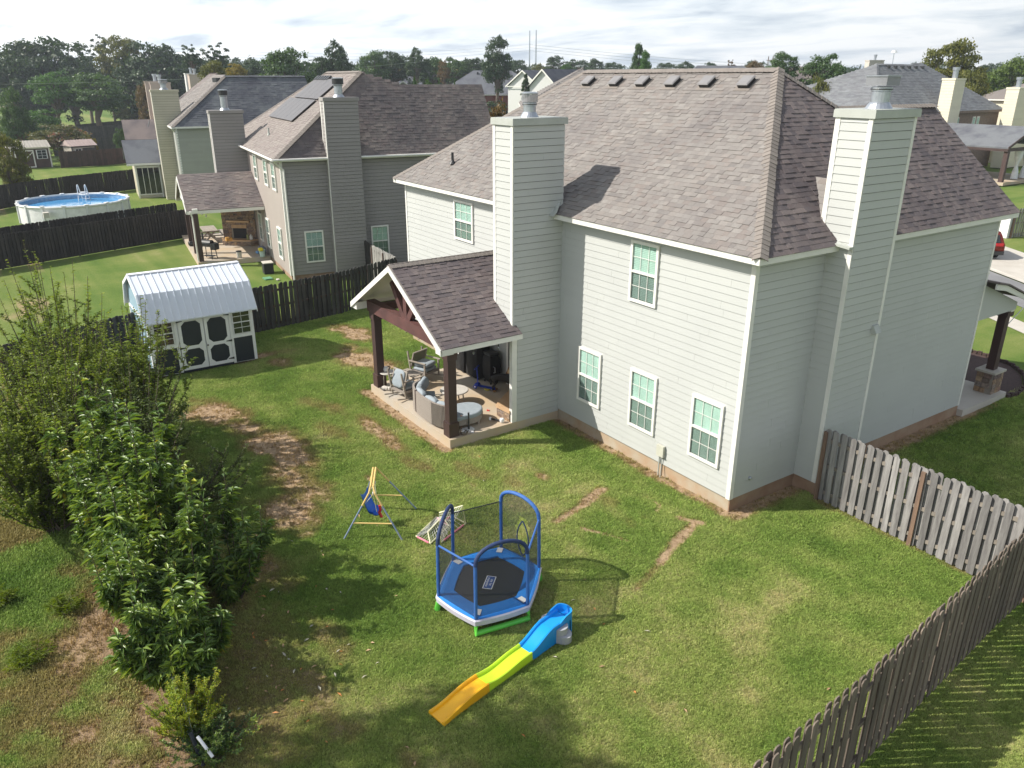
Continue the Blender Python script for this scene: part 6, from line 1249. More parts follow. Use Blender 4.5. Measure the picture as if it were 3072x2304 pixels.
def cover(label, x0, x1, y0, y1, h, loc, ridge=.0):
    g_ = thing('covered_grill', label, 'grill', (*loc, ZS)); n = 40; vs = []; fs = []
    lv = [(0, 1.03), (.3, 1.0), (.65, .97), (.88, .95), (.97, .86), (1.0, .6)]
    cx_, cy_, a, b_ = (x0+x1)/2, (y0+y1)/2, (x1-x0)/2, (y1-y0)/2
    for z, s in lv:
        for k in range(n):
            t = 2*math.pi*k/n; sp = lambda v: math.copysign(abs(v)**.35, v); w_ = 1+.07*math.sin(k*2.9+z*2)*(1-z)*1.3+.03*math.sin(k*1.3); vs.append((cx_+sp(math.cos(t))*a*s*w_, cy_+sp(math.sin(t))*b_*s*w_, .05+z*h+.02*math.sin(k*1.7)*(z == 0)))
    for i in range(len(lv)-1):
        for k in range(n): fs.append((i*n+k, i*n+(k+1) % n, (i+1)*n+(k+1) % n, (i+1)*n+k))
    fs.append(tuple((len(lv)-1)*n+k for k in range(n))); MB().add(vs, fs).build('cover', M_blk, g_, smooth=True)
    for x in (x0+.08, x1-.08): MB().lathe([(.04, 0), (.04, .06)], (x, y0+.1, 0), 8).build('caster', M_blackmetal, g_)
    return g_
g1 = cover('grill under a draped black cover at the far corner of the patio', -.38, .36, -.3, .28, 1.0, (-11.2, -.42)); MB().box(-.02, -.318, .62, .05, -.31, .70).build('cover_tag', M_white, g1)
g2 = cover('taller grill under a black cover beside the black cabinet', -.38, .36, -.3, .28, 1.22, (-10.42, -.40)); MB().lathe([(.04, 0), (.04, .01)], (0, 0, 0), 10, Matrix.Translation((-.2, -.33, .95)) @ Matrix.Rotation(1.57, 4, 'X')).build('cover_badge', M_white, g2)
cb = thing('cabinet_smoker', 'black upright cabinet smoker with a side handle against the patio wall', 'smoker', (-9.7, -.36, ZS)); MB().cushion((0, 0, .52), (.5, .44, 1.0), e=.18).build('body', M_blk, cb); MB().cushion((0, 0, 1.0), (.46, .4, .12), e=.3).build('lid', M_blackmetal, cb); MB().tube([(.26, -.1, .62), (.36, -.1, .62), (.36, -.1, .45), (.28, -.1, .42)], .014, 6).build('handle', M_metal, cb)
for x in (-.18, .18): MB().lathe([(.03, 0), (.03, .06)], (x, -.15, 0), 8).build('caster', M_blackmetal, cb)
sc = thing('scooter', 'blue kids scooter standing in front of the black cabinet', 'scooter', (-9.45, -.98, ZS), R_(28)); MB().box(-.05, -.06, .07, .52, .06, .095).build('deck', M_scb, sc); MB().tube([(-.06, 0, .1), (-.1, 0, .68)], .018, 8).build('stem', M_scb, sc); MB().tube([(-.1, -.14, .66), (-.1, .14, .72)], .016, 8).build('handlebar', M_scb, sc)
for x, y in ((-.1, -.11), (-.1, .11), (.5, 0)):
    wl = MB().lathe([(.065, -.02), (.07, 0), (.065, .02)], (0, 0, 0), 16, Matrix.Translation((x, y, .07)) @ Matrix.Rotation(1.57, 4, 'X')).build('wheel', M_scb, sc); MB().lathe([(.025, -.024), (.025, .024)], (0, 0, 0), 10, Matrix.Translation((x, y, .07)) @ Matrix.Rotation(1.57, 4, 'X')).build('hub', M_white, wl)
MB().cushion((-.08, 0, .12), (.14, .2, .1)).build('fork', M_scb, sc, smooth=True)
rg = thing('toy_ring', 'yellow ring toy on the patio floor beside the scooter', 'toy', (-9.2, -.85, ZS)); MB().tube([(.085*math.cos(a), .085*math.sin(a), .02) for a in [i*math.pi/10 for i in range(20)]], .018, 6, closed=True).build('ring', M_yellowp, rg)
rd = thing('toy_airplane', 'small red toy lying on the patio near the hearth', 'toy', (-7.75, -1.75, ZS)); MB().box(-.06, -.01, 0, .06, .01, .02).box(-.01, -.05, .004, .015, .05, .014).build('body', M_red, rd)
bl_ = thing('batting_tee', 'black batting tee standing on the white home plate', 'tee', (-6.93, -2.93, ZS+.012)); MB().lathe([(.03, 0), (.022, .1), (.018, .42), (.028, .44), (.028, .5)], n=12).build('tube', M_blackmetal, bl_)
hp_ = thing('home_plate', 'white home plate with black scribbled writing at the patio edge', 'plate', (-6.88, -2.95, ZS)); MB().prism([(-.2, -.17, 0), (-.2, .17, 0), (.02, .17, 0), (.24, 0, 0), (.02, -.17, 0)], (0, 0, .012)).build('plate', M_white, hp_)
tx = text_mesh('Tapa', .16, ortho(Vector((.5, .86, 0)), Vector((-.86, .5, 0)), Z_, Vector((.06, -.03, .0135))), M_blackmetal, hp_, 'writing')
b2_ = thing('toy_bat', 'dark toy bat standing in a bowl next to the home plate', 'bat', (-7.05, -3.1, ZS)); MB().lathe([(.02, 0), (.02, .38), (.035, .42)], n=10).build('shaft', M_postw, b2_)
bw = thing('metal_bowl', 'shiny metal dog bowl at the foot of the right patio post', 'bowl', (-6.72, -3.22, ZS)); MB().lathe([(.06, 0), (.09, .01), (.115, .08), (.12, .085), (.105, .07), (.07, .03), (.01, .02)], n=24).build('bowl', mat('steel_bowl', (.6, .58, .55), rough=.2, metal=1), bw, smooth=True)
db = thing('toy_microphone', 'black and white barbell-shaped toy leaning by the hearth base', 'toy', (-6.95, -1.98, ZS), R_(30)); MB().tube([(-.18, 0, .05), (.12, 0, .05)], .03, 8).build('grip', M_blackmetal, db); MB().cushion((.18, 0, .07), (.14, .14, .14), e=1).build('ball', M_white, db, smooth=True); MB().cushion((-.2, 0, .05), (.08, .1, .1), e=1).build('end_cap', M_white, db, smooth=True)
br = thing('broom', 'corn broom leaning head down against the patio wall by the door', 'broom', (-8.85, -.3, ZS)); MB().tube([(0, .25, 1.5), (0, .12, .85)], .014, 6).build('handle', M_pinkside, br); MB().prism([(-.05, .13, .85), (.05, .13, .85), (.17, .0, .42), (-.17, .0, .42)], (0, .05, 0)).build('head', M_straw, br)
sg = thing('string_light', 'string of clear bulbs strung under the front beam of the sage house patio', 'string light', (-9.2, -3.42, 2.74))
bp_ = [(-2.3, 0, 0), (-.7, 0, -.05), (-.38, 0, -.07), (.4, 0, -.06), (1.2, 0, -.05), (1.98, 0, -.08), (2.35, 0, 0), (2.45, 1.5, -.05)]
MB().tube(bp_, .006, 4).build('wire', M_blackmetal, sg)
for p in bp_[1:6]+[(2.42, .6, -.04), (2.44, 1.4, -.05)]:
    sk_ = MB().lathe([(.018, -.07), (.018, 0)], p, 8).build('socket', M_blackmetal, sg); MB().lathe([(.015, -.071), (.035, -.11), (.03, -.14), (.008, -.16)], p, 10).build('bulb', M_bulb, sk_)
# dog: one skinned body
def skin_body(name, verts, edges, radii, m, parent, sub=2):
    me = bpy.data.meshes.new(name); me.from_pydata(verts, edges, []); o = bpy.data.objects.new(name, me); COL.objects.link(o)
    o.modifiers.new('skin', 'SKIN'); o.modifiers.new('sub', 'SUBSURF').levels = sub; o.modifiers['sub'].render_levels = sub
    for i, r in enumerate(radii): v = me.skin_vertices[0].data[i]; v.radius = r if isinstance(r, tuple) else (r, r); v.use_root = (i == 0)
    dg = bpy.context.evaluated_depsgraph_get(); me2 = bpy.data.meshes.new_from_object(o.evaluated_get(dg)); bpy.data.objects.remove(o)
    o = bpy.data.objects.new(name, me2); COL.objects.link(o); me2.materials.clear(); me2.materials.append(m); me2.polygons.foreach_set('use_smooth', [True]*len(me2.polygons)); o.parent = parent; return o
dg_ = thing('dog', 'black dog with tan paws standing at the hearth, seen from behind', 'dog', (-8.72, -.52, ZS), R_(36))
V = [(-.32, 0, .50), (-.15, 0, .50), (.08, 0, .49), (.26, 0, .51), (.36, 0, .60), (.45, 0, .70), (.56, 0, .70), (.66, 0, .67),
     (-.33, .09, .38), (-.28, .10, .27), (-.38, .10, .15), (-.35, .10, .03), (-.29, .10, .02), (-.33, -.09, .38), (-.26, -.10, .27), (-.36, -.10, .15), (-.33, -.10, .03), (-.27, -.10, .02),
     (.26, .09, .36), (.25, .09, .20), (.27, .09, .03), (.32, .09, .02), (.26, -.09, .36), (.28, -.09, .20), (.26, -.09, .03), (.31, -.09, .02), (-.42, 0, .48), (-.50, .02, .36), (-.53, .04, .24)]
Eg = [(0, 1), (1, 2), (2, 3), (3, 4), (4, 5), (5, 6), (6, 7), (0, 8), (8, 9), (9, 10), (10, 11), (11, 12), (0, 13), (13, 14), (14, 15), (15, 16), (16, 17), (3, 18), (18, 19), (19, 20), (20, 21), (3, 22), (22, 23), (23, 24), (24, 25), (0, 26), (26, 27), (27, 28)]
rad = [.11, (.10, .12), (.125, .14), .13, .09, .085, .08, .04, .075, .055, .032, .028, .026, .075, .055, .032, .028, .026, .055, .035, .028, .026, .055, .035, .028, .026, .035, .024, .018]
skin_body('body', V, Eg, rad, M_dogf, dg_)
for s in (-1, 1): MB().prism([(.50, s*.05, .76), (.56, s*.07, .76), (.53, s*.09, .64)], (0, s*.015, 0)).build('ear', M_dogf, dg_)
for x, y in ((-.31, .10), (-.29, -.10), (.30, .09), (.29, -.09)): MB().cushion((x, y, .03), (.11, .075, .065)).build('paw', M_tan, dg_, smooth=True)
# fallen leaves
lf = MB().add([(-.045, 0, .0), (0, -.016, .012), (.05, 0, .004), (0, .016, .012), (0, 0, .002)], [(0, 1, 4), (1, 2, 4), (2, 3, 4), (3, 0, 4)]).mesh('fallen_leaf')
lms = [mat('tan_dry_leaf', (.42, .27, .15)), mat('pale_dry_leaf', (.45, .42, .33)), mat('orange_dry_leaf', (.50, .20, .05))]
lvar = []
for m_ in lms: q = lf.copy(); q.materials.append(m_); lvar.append(q)
for i in range(110):
    if i < 75: u, v_ = random.gauss(-1.4, 1.7), random.gauss(-10.3, .8)
    else: u, v_ = random.uniform(-6, 5.4), random.uniform(-11, -3)
    o = bpy.data.objects.new('fallen_leaf', random.choice(lvar)); COL.objects.link(o); o.location = (u, v_, .02); o.rotation_euler = (random.uniform(-.4, .4), random.uniform(-.4, .4), random.uniform(0, 6.28)); s = random.uniform(.7, 1.4); o.scale = (s, s, s)
    tag(o, 'small curled dry leaf lying on the lawn', 'leaf', 'fallen leaves scattered on the lawn')
wd_ = thing('weed', 'single leafy green weed in the lawn near the bottom of the picture', 'weed', (4.05, -8.6, 0))
for k in range(14):
    a = k*2.4; r = .10+.03*(k % 3); MB().add([(0, 0, .01), (r*.5*math.cos(a-.3), r*.5*math.sin(a-.3), .05), (r*math.cos(a), r*math.sin(a), .03), (r*.5*math.cos(a+.3), r*.5*math.sin(a+.3), .05)], [(0, 1, 2, 3)]).build('leaf', L_bright, wd_)
# ================================================================ RED CAR
car = thing('suv', 'orange-red SUV parked with its rear toward the camera in front of the house', 'car', (-12.3, 35.2, 0), R_(139)); car.scale = (.92, .92, .92)
bd_ = MB()
prof = [(-2.3, .35), (-2.38, .6), (-2.36, .95), (-2.2, 1.05), (-2.05, 1.5), (-1.75, 1.68), (.3, 1.7), (.95, 1.15), (2.1, 1.0), (2.3, .75), (2.3, .35)]
vs = []; fs = []; K = len(prof)
for j, (y, sx) in enumerate(((-.95, .9), (-.98, .6), (.0, 0), (.98, .6), (.95, .9))): pass
for y, f in ((-.93, 0), (-.80, 1), (.80, 1), (.93, 0)):
    for (x, z) in prof: vs.append((x*(1 if z < 1.1 else 1), y*(1 if z < 1.1 else .86), z if f or z < 1.2 else z-.04))
for r in range(3):
    for k in range(K): fs.append((r*K+k, r*K+(k+1) % K, (r+1)*K+(k+1) % K, (r+1)*K+k))
fs += [tuple(range(K-1, -1, -1)), tuple(3*K+k for k in range(K))]
bd_.add(vs, fs).build('body', M_carr, car)
MB().prism([(-2.24, -.68, 1.06), (-2.24, .68, 1.06), (-2.07, .62, 1.5), (-2.07, -.62, 1.5)], (-.012, 0, 0)).build('rear_window', M_glassd, car)
for s in (-1, 1):
    MB().prism([(-1.95, s*.86, 1.12), (.75, s*.86, 1.12), (.25, s*.80, 1.58), (-1.75, s*.80, 1.58)], (0, s*.02, 0)).build('side_window', M_glassd, car); MB().box(-2.40, s*.62-.2, .86, -2.3, s*.62+.2, 1.02).build('tail_light', M_red, car)
    for x in (-1.45, 1.4): wl = MB().lathe([(.34, -.12), (.36, 0), (.34, .12)], (0, 0, 0), 20, Matrix.Translation((x, s*.86, .36)) @ Matrix.Rotation(1.57, 4, 'X')).build('wheel', M_tire, car); MB().lathe([(.2, -.13), (.2, .13)], (0, 0, 0), 12, Matrix.Translation((x, s*.86, .36)) @ Matrix.Rotation(1.57, 4, 'X')).build('rim', M_metal, wl)
MB().box(-2.42, -.26, .7, -2.37, .26, .84).build('number_plate', M_white, car); MB().box(-2.42, -.93, .32, -2.2, .93, .55).build('bumper', M_blackmetal, car)
gp = thing('mailbox_post', 'white post at the end of the picket fence behind the red car', 'post', (-13.5, 41.7, 0)); MB().box(-.3, -.15, 0, .3, .15, 1.6).build('post', M_white, gp); MB().box(-.36, -.2, 1.6, .36, .2, 1.68).build('cap', M_white, gp)
# power poles and lamps
for i, (x, y, h, lb) in enumerate(((-315, 219.3, 30.5, 'tall thin steel power pole, left of the pair on the horizon'), (-313.2, 221.7, 30.7, 'tall thin steel power pole, right of the pair on the horizon'))):
    p = thing('power_pole', lb, 'pole', (x, y, 0), R_(-34), 'pair of tall power poles'); MB().lathe([(.45, 0), (.22, h)], n=8).build('mast', M_metal, p)
    for z in (h-5.5,): MB().bar((-2.2, 0, z+1.6), (-1.4, 0, z), .12, .12).bar((.3, 0, z+1.6), (1.0, 0, z), .12, .12).build('insulator', M_metal, p)
wr = MB()
for k in range(3):
    a, b_ = Vector((-315, 219.3, 24.5-k*1.3)), Vector((-205, 330, 13.5-k*1.1)); wr.tube([a.lerp(b_, t/8)-Z_*math.sin(math.pi*t/8)*1.5 for t in range(9)], .06, 3)
    a, b_ = Vector((-315, 219.3, 24.5-k*1.3)), Vector((-330, 60, 20-k)); wr.tube([a.lerp(b_, t/8)-Z_*math.sin(math.pi*t/8)*3 for t in range(9)], .05, 3)
tag(wr.build('power_line', M_metal), 'thin sagging power lines crossing the sky from the paired poles', 'cable')
pw = MB(); a, b_ = Vector((-150, -5, 8.5)), Vector((-128, 62, 12.5)); pw.tube([a.lerp(b_, t/8)-Z_*math.sin(math.pi*t/8)*.8 for t in range(9)], .03, 3); tag(pw.build('power_line', M_metal), 'pale overhead wire crossing in front of the dark trees at left', 'cable')
lp_ = thing('street_lamp', 'thin lamp mast standing above the grey roof at the right', 'lamp', (-249.9, 413.4, 0)); MB().lathe([(.3, 0), (.2, 23)], n=6).build('mast', M_metal, lp_); MB().lathe([(1.6, 23), (1.0, 24.2)], n=8).build('lamp_head', M_white, lp_)
pl_ = thing('power_pole', 'wooden H-frame power pole behind the trees right of the main roof', 'pole', (-232, 290, 0), R_(-34))
for x in (-3.2, 3.2): MB().lathe([(.3, 0), (.2, 19)], (x, 0, 0), 6).build('mast', M_bark, pl_)
MB().box(-5.5, -.1, 17.2, 5.5, .1, 17.5).build('crossarm', M_bark, pl_)
# ================================================================ VEGETATION
def leaf_obj(name, P, D, Nn, L, W_, m, parent, droop=.15):
    """one mesh of folded leaves; P base, D axis, Nn face normal"""
    n = len(P); D = D/np.linalg.norm(D, axis=1, keepdims=True); S_ = np.cross(D, Nn); S_ /= (np.linalg.norm(S_, axis=1, keepdims=True)+1e-9); U = np.cross(S_, D)
    L = L[:, None]; W_ = W_[:, None]
    v = np.stack([P, P+D*L*.45+S_*W_*.5+U*W_*.22, P+D*L-np.array([0, 0, 1])*L*droop, P+D*L*.45-S_*W_*.5+U*W_*.22], 1).reshape(-1, 3)
    b = np.arange(n)[:, None]*4; f = np.concatenate([b+np.array([[0, 1, 2]]), b+np.array([[0, 2, 3]])], 1).reshape(-1, 3)
    me = bpy.data.meshes.new(name); me.vertices.add(len(v)); me.vertices.foreach_set('co', v.astype(np.float32).ravel()); me.loops.add(f.size); me.loops.foreach_set('vertex_index', f.astype(np.int32).ravel())
    me.polygons.add(len(f)); me.polygons.foreach_set('loop_start', np.arange(len(f), dtype=np.int32)*3); me.polygons.foreach_set('loop_total', np.full(len(f), 3, dtype=np.int32)); me.update(calc_edges=True)
    me.materials.append(m); o = bpy.data.objects.new(name, me); COL.objects.link(o); o.parent = parent; o['kind'] = 'stuff'; return o
def rnd_unit(n):
    a = RNG.normal(size=(n, 3)); return a/np.linalg.norm(a, axis=1, keepdims=True)
def shrub(name, label, loc, n_st, Ht, spread, leafL, leafW, m, per=90, wand=.55, lean=(0, 0), cat='shrub', twig=3, upl=.5, droop=.15, group=None, z_lo=.08, tip=.0):
    s = thing(name, label, cat, loc, 0, group); br = MB(); PP_, DD_, NN_, LL_ = [], [], [], []
    for i in range(n_st):
        a = random.uniform(0, 6.283); r = spread*random.uniform(.12, 1)**.7; h = Ht*(random.uniform(.55, 1.0) if not tip else random.choice((.38, .5, .62, .8, 1.0))*random.uniform(.88, 1.02))*(1.08-.38*(r/spread)**2)
        b0 = Vector((random.uniform(-.15, .15), random.uniform(-.15, .15), 0)); top = Vector((r*math.cos(a)+lean[0]*h, r*math.sin(a)+lean[1]*h, h)); mid = b0.lerp(top, .5)+Vector((r*.18*math.cos(a), r*.18*math.sin(a), -h*.05))
        pts = [b0*(1-t)**2+mid*2*t*(1-t)+top*t*t for t in [k/6 for k in range(7)]]
        if tip: pts = [p if k < 4 else Vector((pts[4].x+(pts[k].x-pts[4].x)*.35, pts[4].y+(pts[k].y-pts[4].y)*.35, p.z+(k-4)*tip)) for k, p in enumerate(pts)]
        br.tube(pts, [.022*(1-.8*k/6)*(Ht/3)**.5 for k in range(7)], 4, caps=False)
        paths = [(pts, z_lo)]
        for j in range(twig):
            t = random.uniform(.22, .85); k = int(t*6); p = pts[k].lerp(pts[min(k+1, 6)], t*6-k); aa = random.uniform(0, 6.283); l = random.uniform(.35, .95)*wand*(1.15-t*.5)
            d = Vector((math.cos(aa)*.8, math.sin(aa)*.8, random.uniform(.2, .9)*upl*2)).normalized(); q = [p, p+d*l*.5, p+d*l+Vector((0, 0, random.uniform(-.05, .12)*l))]
            br.tube(q, [.008, .005, .002], 3, caps=False); paths.append((q, 0))
        for q, z0 in paths:
            arr = np.array([list(x) for x in q]); K = len(arr); n = int(per*(1.0 if K > 3 else .55)); t = RNG.uniform(z0, 1, n)*(K-1); k = np.minimum(t.astype(int), K-2); fr = (t-k)[:, None]
            p = arr[k]*(1-fr)+arr[k+1]*fr; d = arr[k+1]-arr[k]; d /= np.linalg.norm(d, axis=1, keepdims=True)
            a_ = RNG.uniform(0, 6.283, n); rad = np.stack([np.cos(a_), np.sin(a_), RNG.uniform(-.4, .35, n)], 1); D = rad*.9+d*.45
            N_ = np.cross(np.cross(D, [0, 0, 1.0]), D)+rnd_unit(n)*.35
            PP_.append(p); DD_.append(D); NN_.append(N_); LL_.append(RNG.uniform(.6, 1.15, n)*leafL)
    br.build('branches', M_bark, s)
    P = np.concatenate(PP_); L = np.concatenate(LL_); leaf_obj('foliage', P, np.concatenate(DD_), np.concatenate(NN_), L, L*leafW/leafL, m, s, droop); return s
A = dict(leafL=.10, leafW=.046, m=L_bushA, per=125, twig=5, upl=.9)
shrub('tall_shrub', 'tall yellow-green shrub with upright shoots at the left edge, overlapping the dividing fence', (-12.8, -12.2, 0), 62, 5.5, 1.9, wand=1.1, **A)
shrub('tall_shrub', 'bushy yellow-green shrub reaching in front of the shed doors', (-11.1, -10.9, 0), 62, 4.3, 1.8, wand=1.1, lean=(.03, .03), **A)
shrub('tall_shrub', 'large yellow-green shrub with thin tall shoots at the left picture edge', (-9.6, -13.0, 0), 66, 4.5, 1.8, wand=1.0, **A)
shrub('tall_shrub', 'yellow-green shrub with drooping dark twigs over the rough grass at left', (-8.0, -13.2, 0), 44, 3.3, 1.5, wand=.9, **A)
shrub('tall_shrub', 'dense darker green shrub between the long-leaved bush and the tall shoots', (-8.4, -11.5, 0), 66, 3.7, 1.9, wand=1.0, leafL=.095, leafW=.045, m=L_olived, per=120, twig=5, upl=.7)
shrub('tall_shrub', 'low wide-spreading dark shrub branch fan over the bare soil', (-7.2, -10.4, 0), 20, 1.9, 1.6, wand=.8, leafL=.09, leafW=.035, m=L_olived, per=90, twig=4, upl=.4)
B_ = dict(leafL=.22, leafW=.062, m=L_bushB, per=115, twig=4, upl=1.2, droop=.35, tip=.16)
shrub('long_leaved_bush', 'long-leaved glossy bush at the back of its clump, with bright tips', (-6.0, -12.0, 0), 34, 3.7, 1.4, wand=.6, **B_)
shrub('long_leaved_bush', 'long-leaved glossy bush in the middle of its clump, tallest', (-4.5, -11.8, 0), 38, 3.7, 1.45, wand=.6, **B_)
shrub('long_leaved_bush', 'long-leaved glossy bush nearest the goldenrod', (-1.4, -12.0, 0), 26, 2.1, 1.0, wand=.5, **B_)
shrub('long_leaved_bush', 'long-leaved glossy bush second from the goldenrod', (-2.9, -11.8, 0), 34, 3.1, 1.35, wand=.6, **B_)
shrub('long_leaved_bush', 'sparse long-leaved stems leaning over the lawn at the right of the clump', (-3.2, -10.6, 0), 14, 2.5, .9, wand=.6, **{**B_, 'per': 70})
gr = shrub('goldenrod', 'feathery goldenrod with yellow bloom over the chain link fence', (-.15, -12.15, 0), 44, 1.15, .62, .05, .014, L_gold, per=170, wand=.35, twig=3, upl=.7, droop=.1, cat='wildflower')
shrub('weeds', 'low mixed green weeds along the foot of the chain link fence', (.55, -12.0, 0), 30, .55, .8, .06, .02, L_bushB, per=60, wand=.25, twig=2, cat='weeds')
shrub('weeds', 'grey green vine and weeds climbing the fence below the goldenrod', (.3, -11.9, 0), 26, .6, .6, .045, .022, L_mid, per=80, wand=.25, twig=2, cat='weeds')
for i, (x, y, lb) in enumerate(((-3.4, -14.1, 'bright tuft of tall grass in the rough strip at lower left'), (-5.6, -14.4, 'pale green grass clump at the left edge of the rough strip'), (-4.6, -13.4, 'small green weed patch beside the bare soil band'))):
    shrub('grass_clump', lb, (x, y, 0), 26, .32, .38, .16, .008, L_bushA, per=22, wand=.15, twig=1, cat='grass clump')
# ---- trees
def crown_mesh(kind, seed, nl=9000):
    r = np.random.default_rng(seed); P = []; N_ = []
    nc = {'round': 120, 'tall': 100, 'open': 60, 'flat': 90, 'cone': 90}[kind]
    C = []
    while len(C) < nc:
        d = r.normal(size=3); d /= np.linalg.norm(d)
        if kind == 'cone': z = r.uniform(-1, 1); w_ = (1-z)/2*.85+.12; a = r.uniform(0, 6.283); q = r.uniform(.5, 1); C.append(((w_*math.cos(a)*q, w_*math.sin(a)*q, z*.9), .2)); continue
        if d[2] < -.55 and r.random() < .6: continue
        rr2 = r.uniform(.55, .92) if kind != 'open' else r.uniform(.35, .95)
        lump = 1+.22*math.sin(d[0]*4+seed)+.16*math.sin(d[1]*5+seed*2)
        C.append(((d[0]*rr2*lump*.86, d[1]*rr2*lump*.86, d[2]*rr2*.86*(1+.12*math.sin(d[0]*3+seed))), r.uniform(.13, .27) if kind != 'open' else r.uniform(.08, .18)))
    per = nl//nc
    for c, s in C:
        d = r.normal(size=(per, 3)); d /= np.linalg.norm(d, axis=1, keepdims=True); d[:, 2] = np.where(d[:, 2] < -.3, -d[:, 2]*.5, d[:, 2])
        P.append(np.array(c)+d*s*np.array([1, 1, .75])*r.uniform(.55, 1.12, (per, 1))); N_.append(d+r.normal(size=(per, 3))*.5)
    P = np.concatenate(P); N_ = np.concatenate(N_); n = len(P); N_ /= np.linalg.norm(N_, axis=1, keepdims=True)
    T1_ = np.cross(N_, r.normal(size=(n, 3))); T1_ /= np.linalg.norm(T1_, axis=1, keepdims=True); T2_ = np.cross(N_, T1_); s = r.uniform(.02, .045, (n, 1))
    v = np.stack([P-T1_*s, P+T2_*s*.7, P+T1_*s, P-T2_*s*.7], 1).reshape(-1, 3); f = (np.arange(n)[:, None]*4+np.array([[0, 1, 2, 3]])).astype(np.int32)
    me = bpy.data.meshes.new('crown'); me.vertices.add(len(v)); me.vertices.foreach_set('co', v.astype(np.float32).ravel()); me.loops.add(f.size); me.loops.foreach_set('vertex_index', f.ravel())
    me.polygons.add(n); me.polygons.foreach_set('loop_start', np.arange(n, dtype=np.int32)*4); me.polygons.foreach_set('loop_total', np.full(n, 4, dtype=np.int32)); me.update(calc_edges=True)
    br = MB()
    for c, s in C[::2]: br.tube([(0, 0, -.9), (c[0]*.3, c[1]*.3, c[2]*.3-.35), c], [.035, .02, .006], 4, caps=False)
    return me, br.mesh('limbs')
PROTO = {}
def get_crown(kind, var, m):
    k = (kind, var, m.name)
    if k not in PROTO:
        if (kind, var) not in PROTO: PROTO[(kind, var)] = crown_mesh(kind, 3+var*7+len(kind), 9600 if kind != 'open' else 6000)
        me, lb = PROTO[(kind, var)]; me = me.copy(); me.materials.clear(); me.materials.append(m); l2 = lb.copy(); l2.materials.clear(); l2.materials.append(M_bark); PROTO[k] = (me, l2)
    return PROTO[k]
CM = {'D': L_dark, 'M': L_mid, 'B': L_bright, 'B2': L_bright2, 'O': L_olive, 'O2': L_golden, 'Y': L_yel, 'R': L_rust, 'P': L_pinkf, 'F': L_dark}
def tree(label, x, y, zt, wd, c, sh_, trunk, group=None, idx=0):
    zb = zg(x); far = label == 'F'
    crown_h = {'round': min(zt-zb-.6, wd*1.15), 'tall': min(zt-zb-.6, wd*1.7), 'open': min(zt-zb-3, wd*1.25), 'flat': min(zt-zb-.4, wd*.8), 'cone': min(zt-zb-.6, wd*2.0)}[sh_]
    if far or sh_ == 'round' and not trunk: crown_h = min(zt-zb-.3, max(crown_h, wd*1.0))
    if trunk == 2: crown_h = zt-zb
    if trunk == 1 and sh_ == 'round': crown_h = min(crown_h, (zt-zb)*.72)
    t = thing('tree', label if not far else 'far dark tree in the continuous tree line along the horizon', 'tree', (x, y, zb), random.uniform(0, 6.28), group or ('far tree line along the horizon' if far else None))
    me, lb = get_crown(sh_, idx % 3, CM[c]); cz = zt-zb-crown_h/2
    o = bpy.data.objects.new('crown', me); COL.objects.link(o); o.parent = t; o.location = (0, 0, cz); o.scale = (wd/2*1.05, wd/2*1.05, crown_h/2*1.05); o['kind'] = 'stuff'
    o = bpy.data.objects.new('limbs', lb); COL.objects.link(o); o.parent = t; o.location = (0, 0, cz); o.scale = (wd/2, wd/2, crown_h/2)
    h0 = cz-crown_h/2*.2; r = .03*wd+.05
    MB().tube([(0, 0, -.3), (.03*wd, 0, h0*.5), (0, 0, h0)], [r*1.3, r, r*.6], 8).build('trunk', M_bark, t)
    if zt-crown_h > 3 and not trunk and not far:   # undergrowth skirt keeps the woods closed towards the ground
        o = bpy.data.objects.new('lower_crown', me); COL.objects.link(o); o.parent = t; o.location = (0, 0, (zt-zb-crown_h)*.45+.2); o.rotation_euler = (0, 0, 2); o.scale = (wd/2*.95, wd/2*.95, (zt-zb-crown_h)*.6); o['kind'] = 'stuff'
    return t
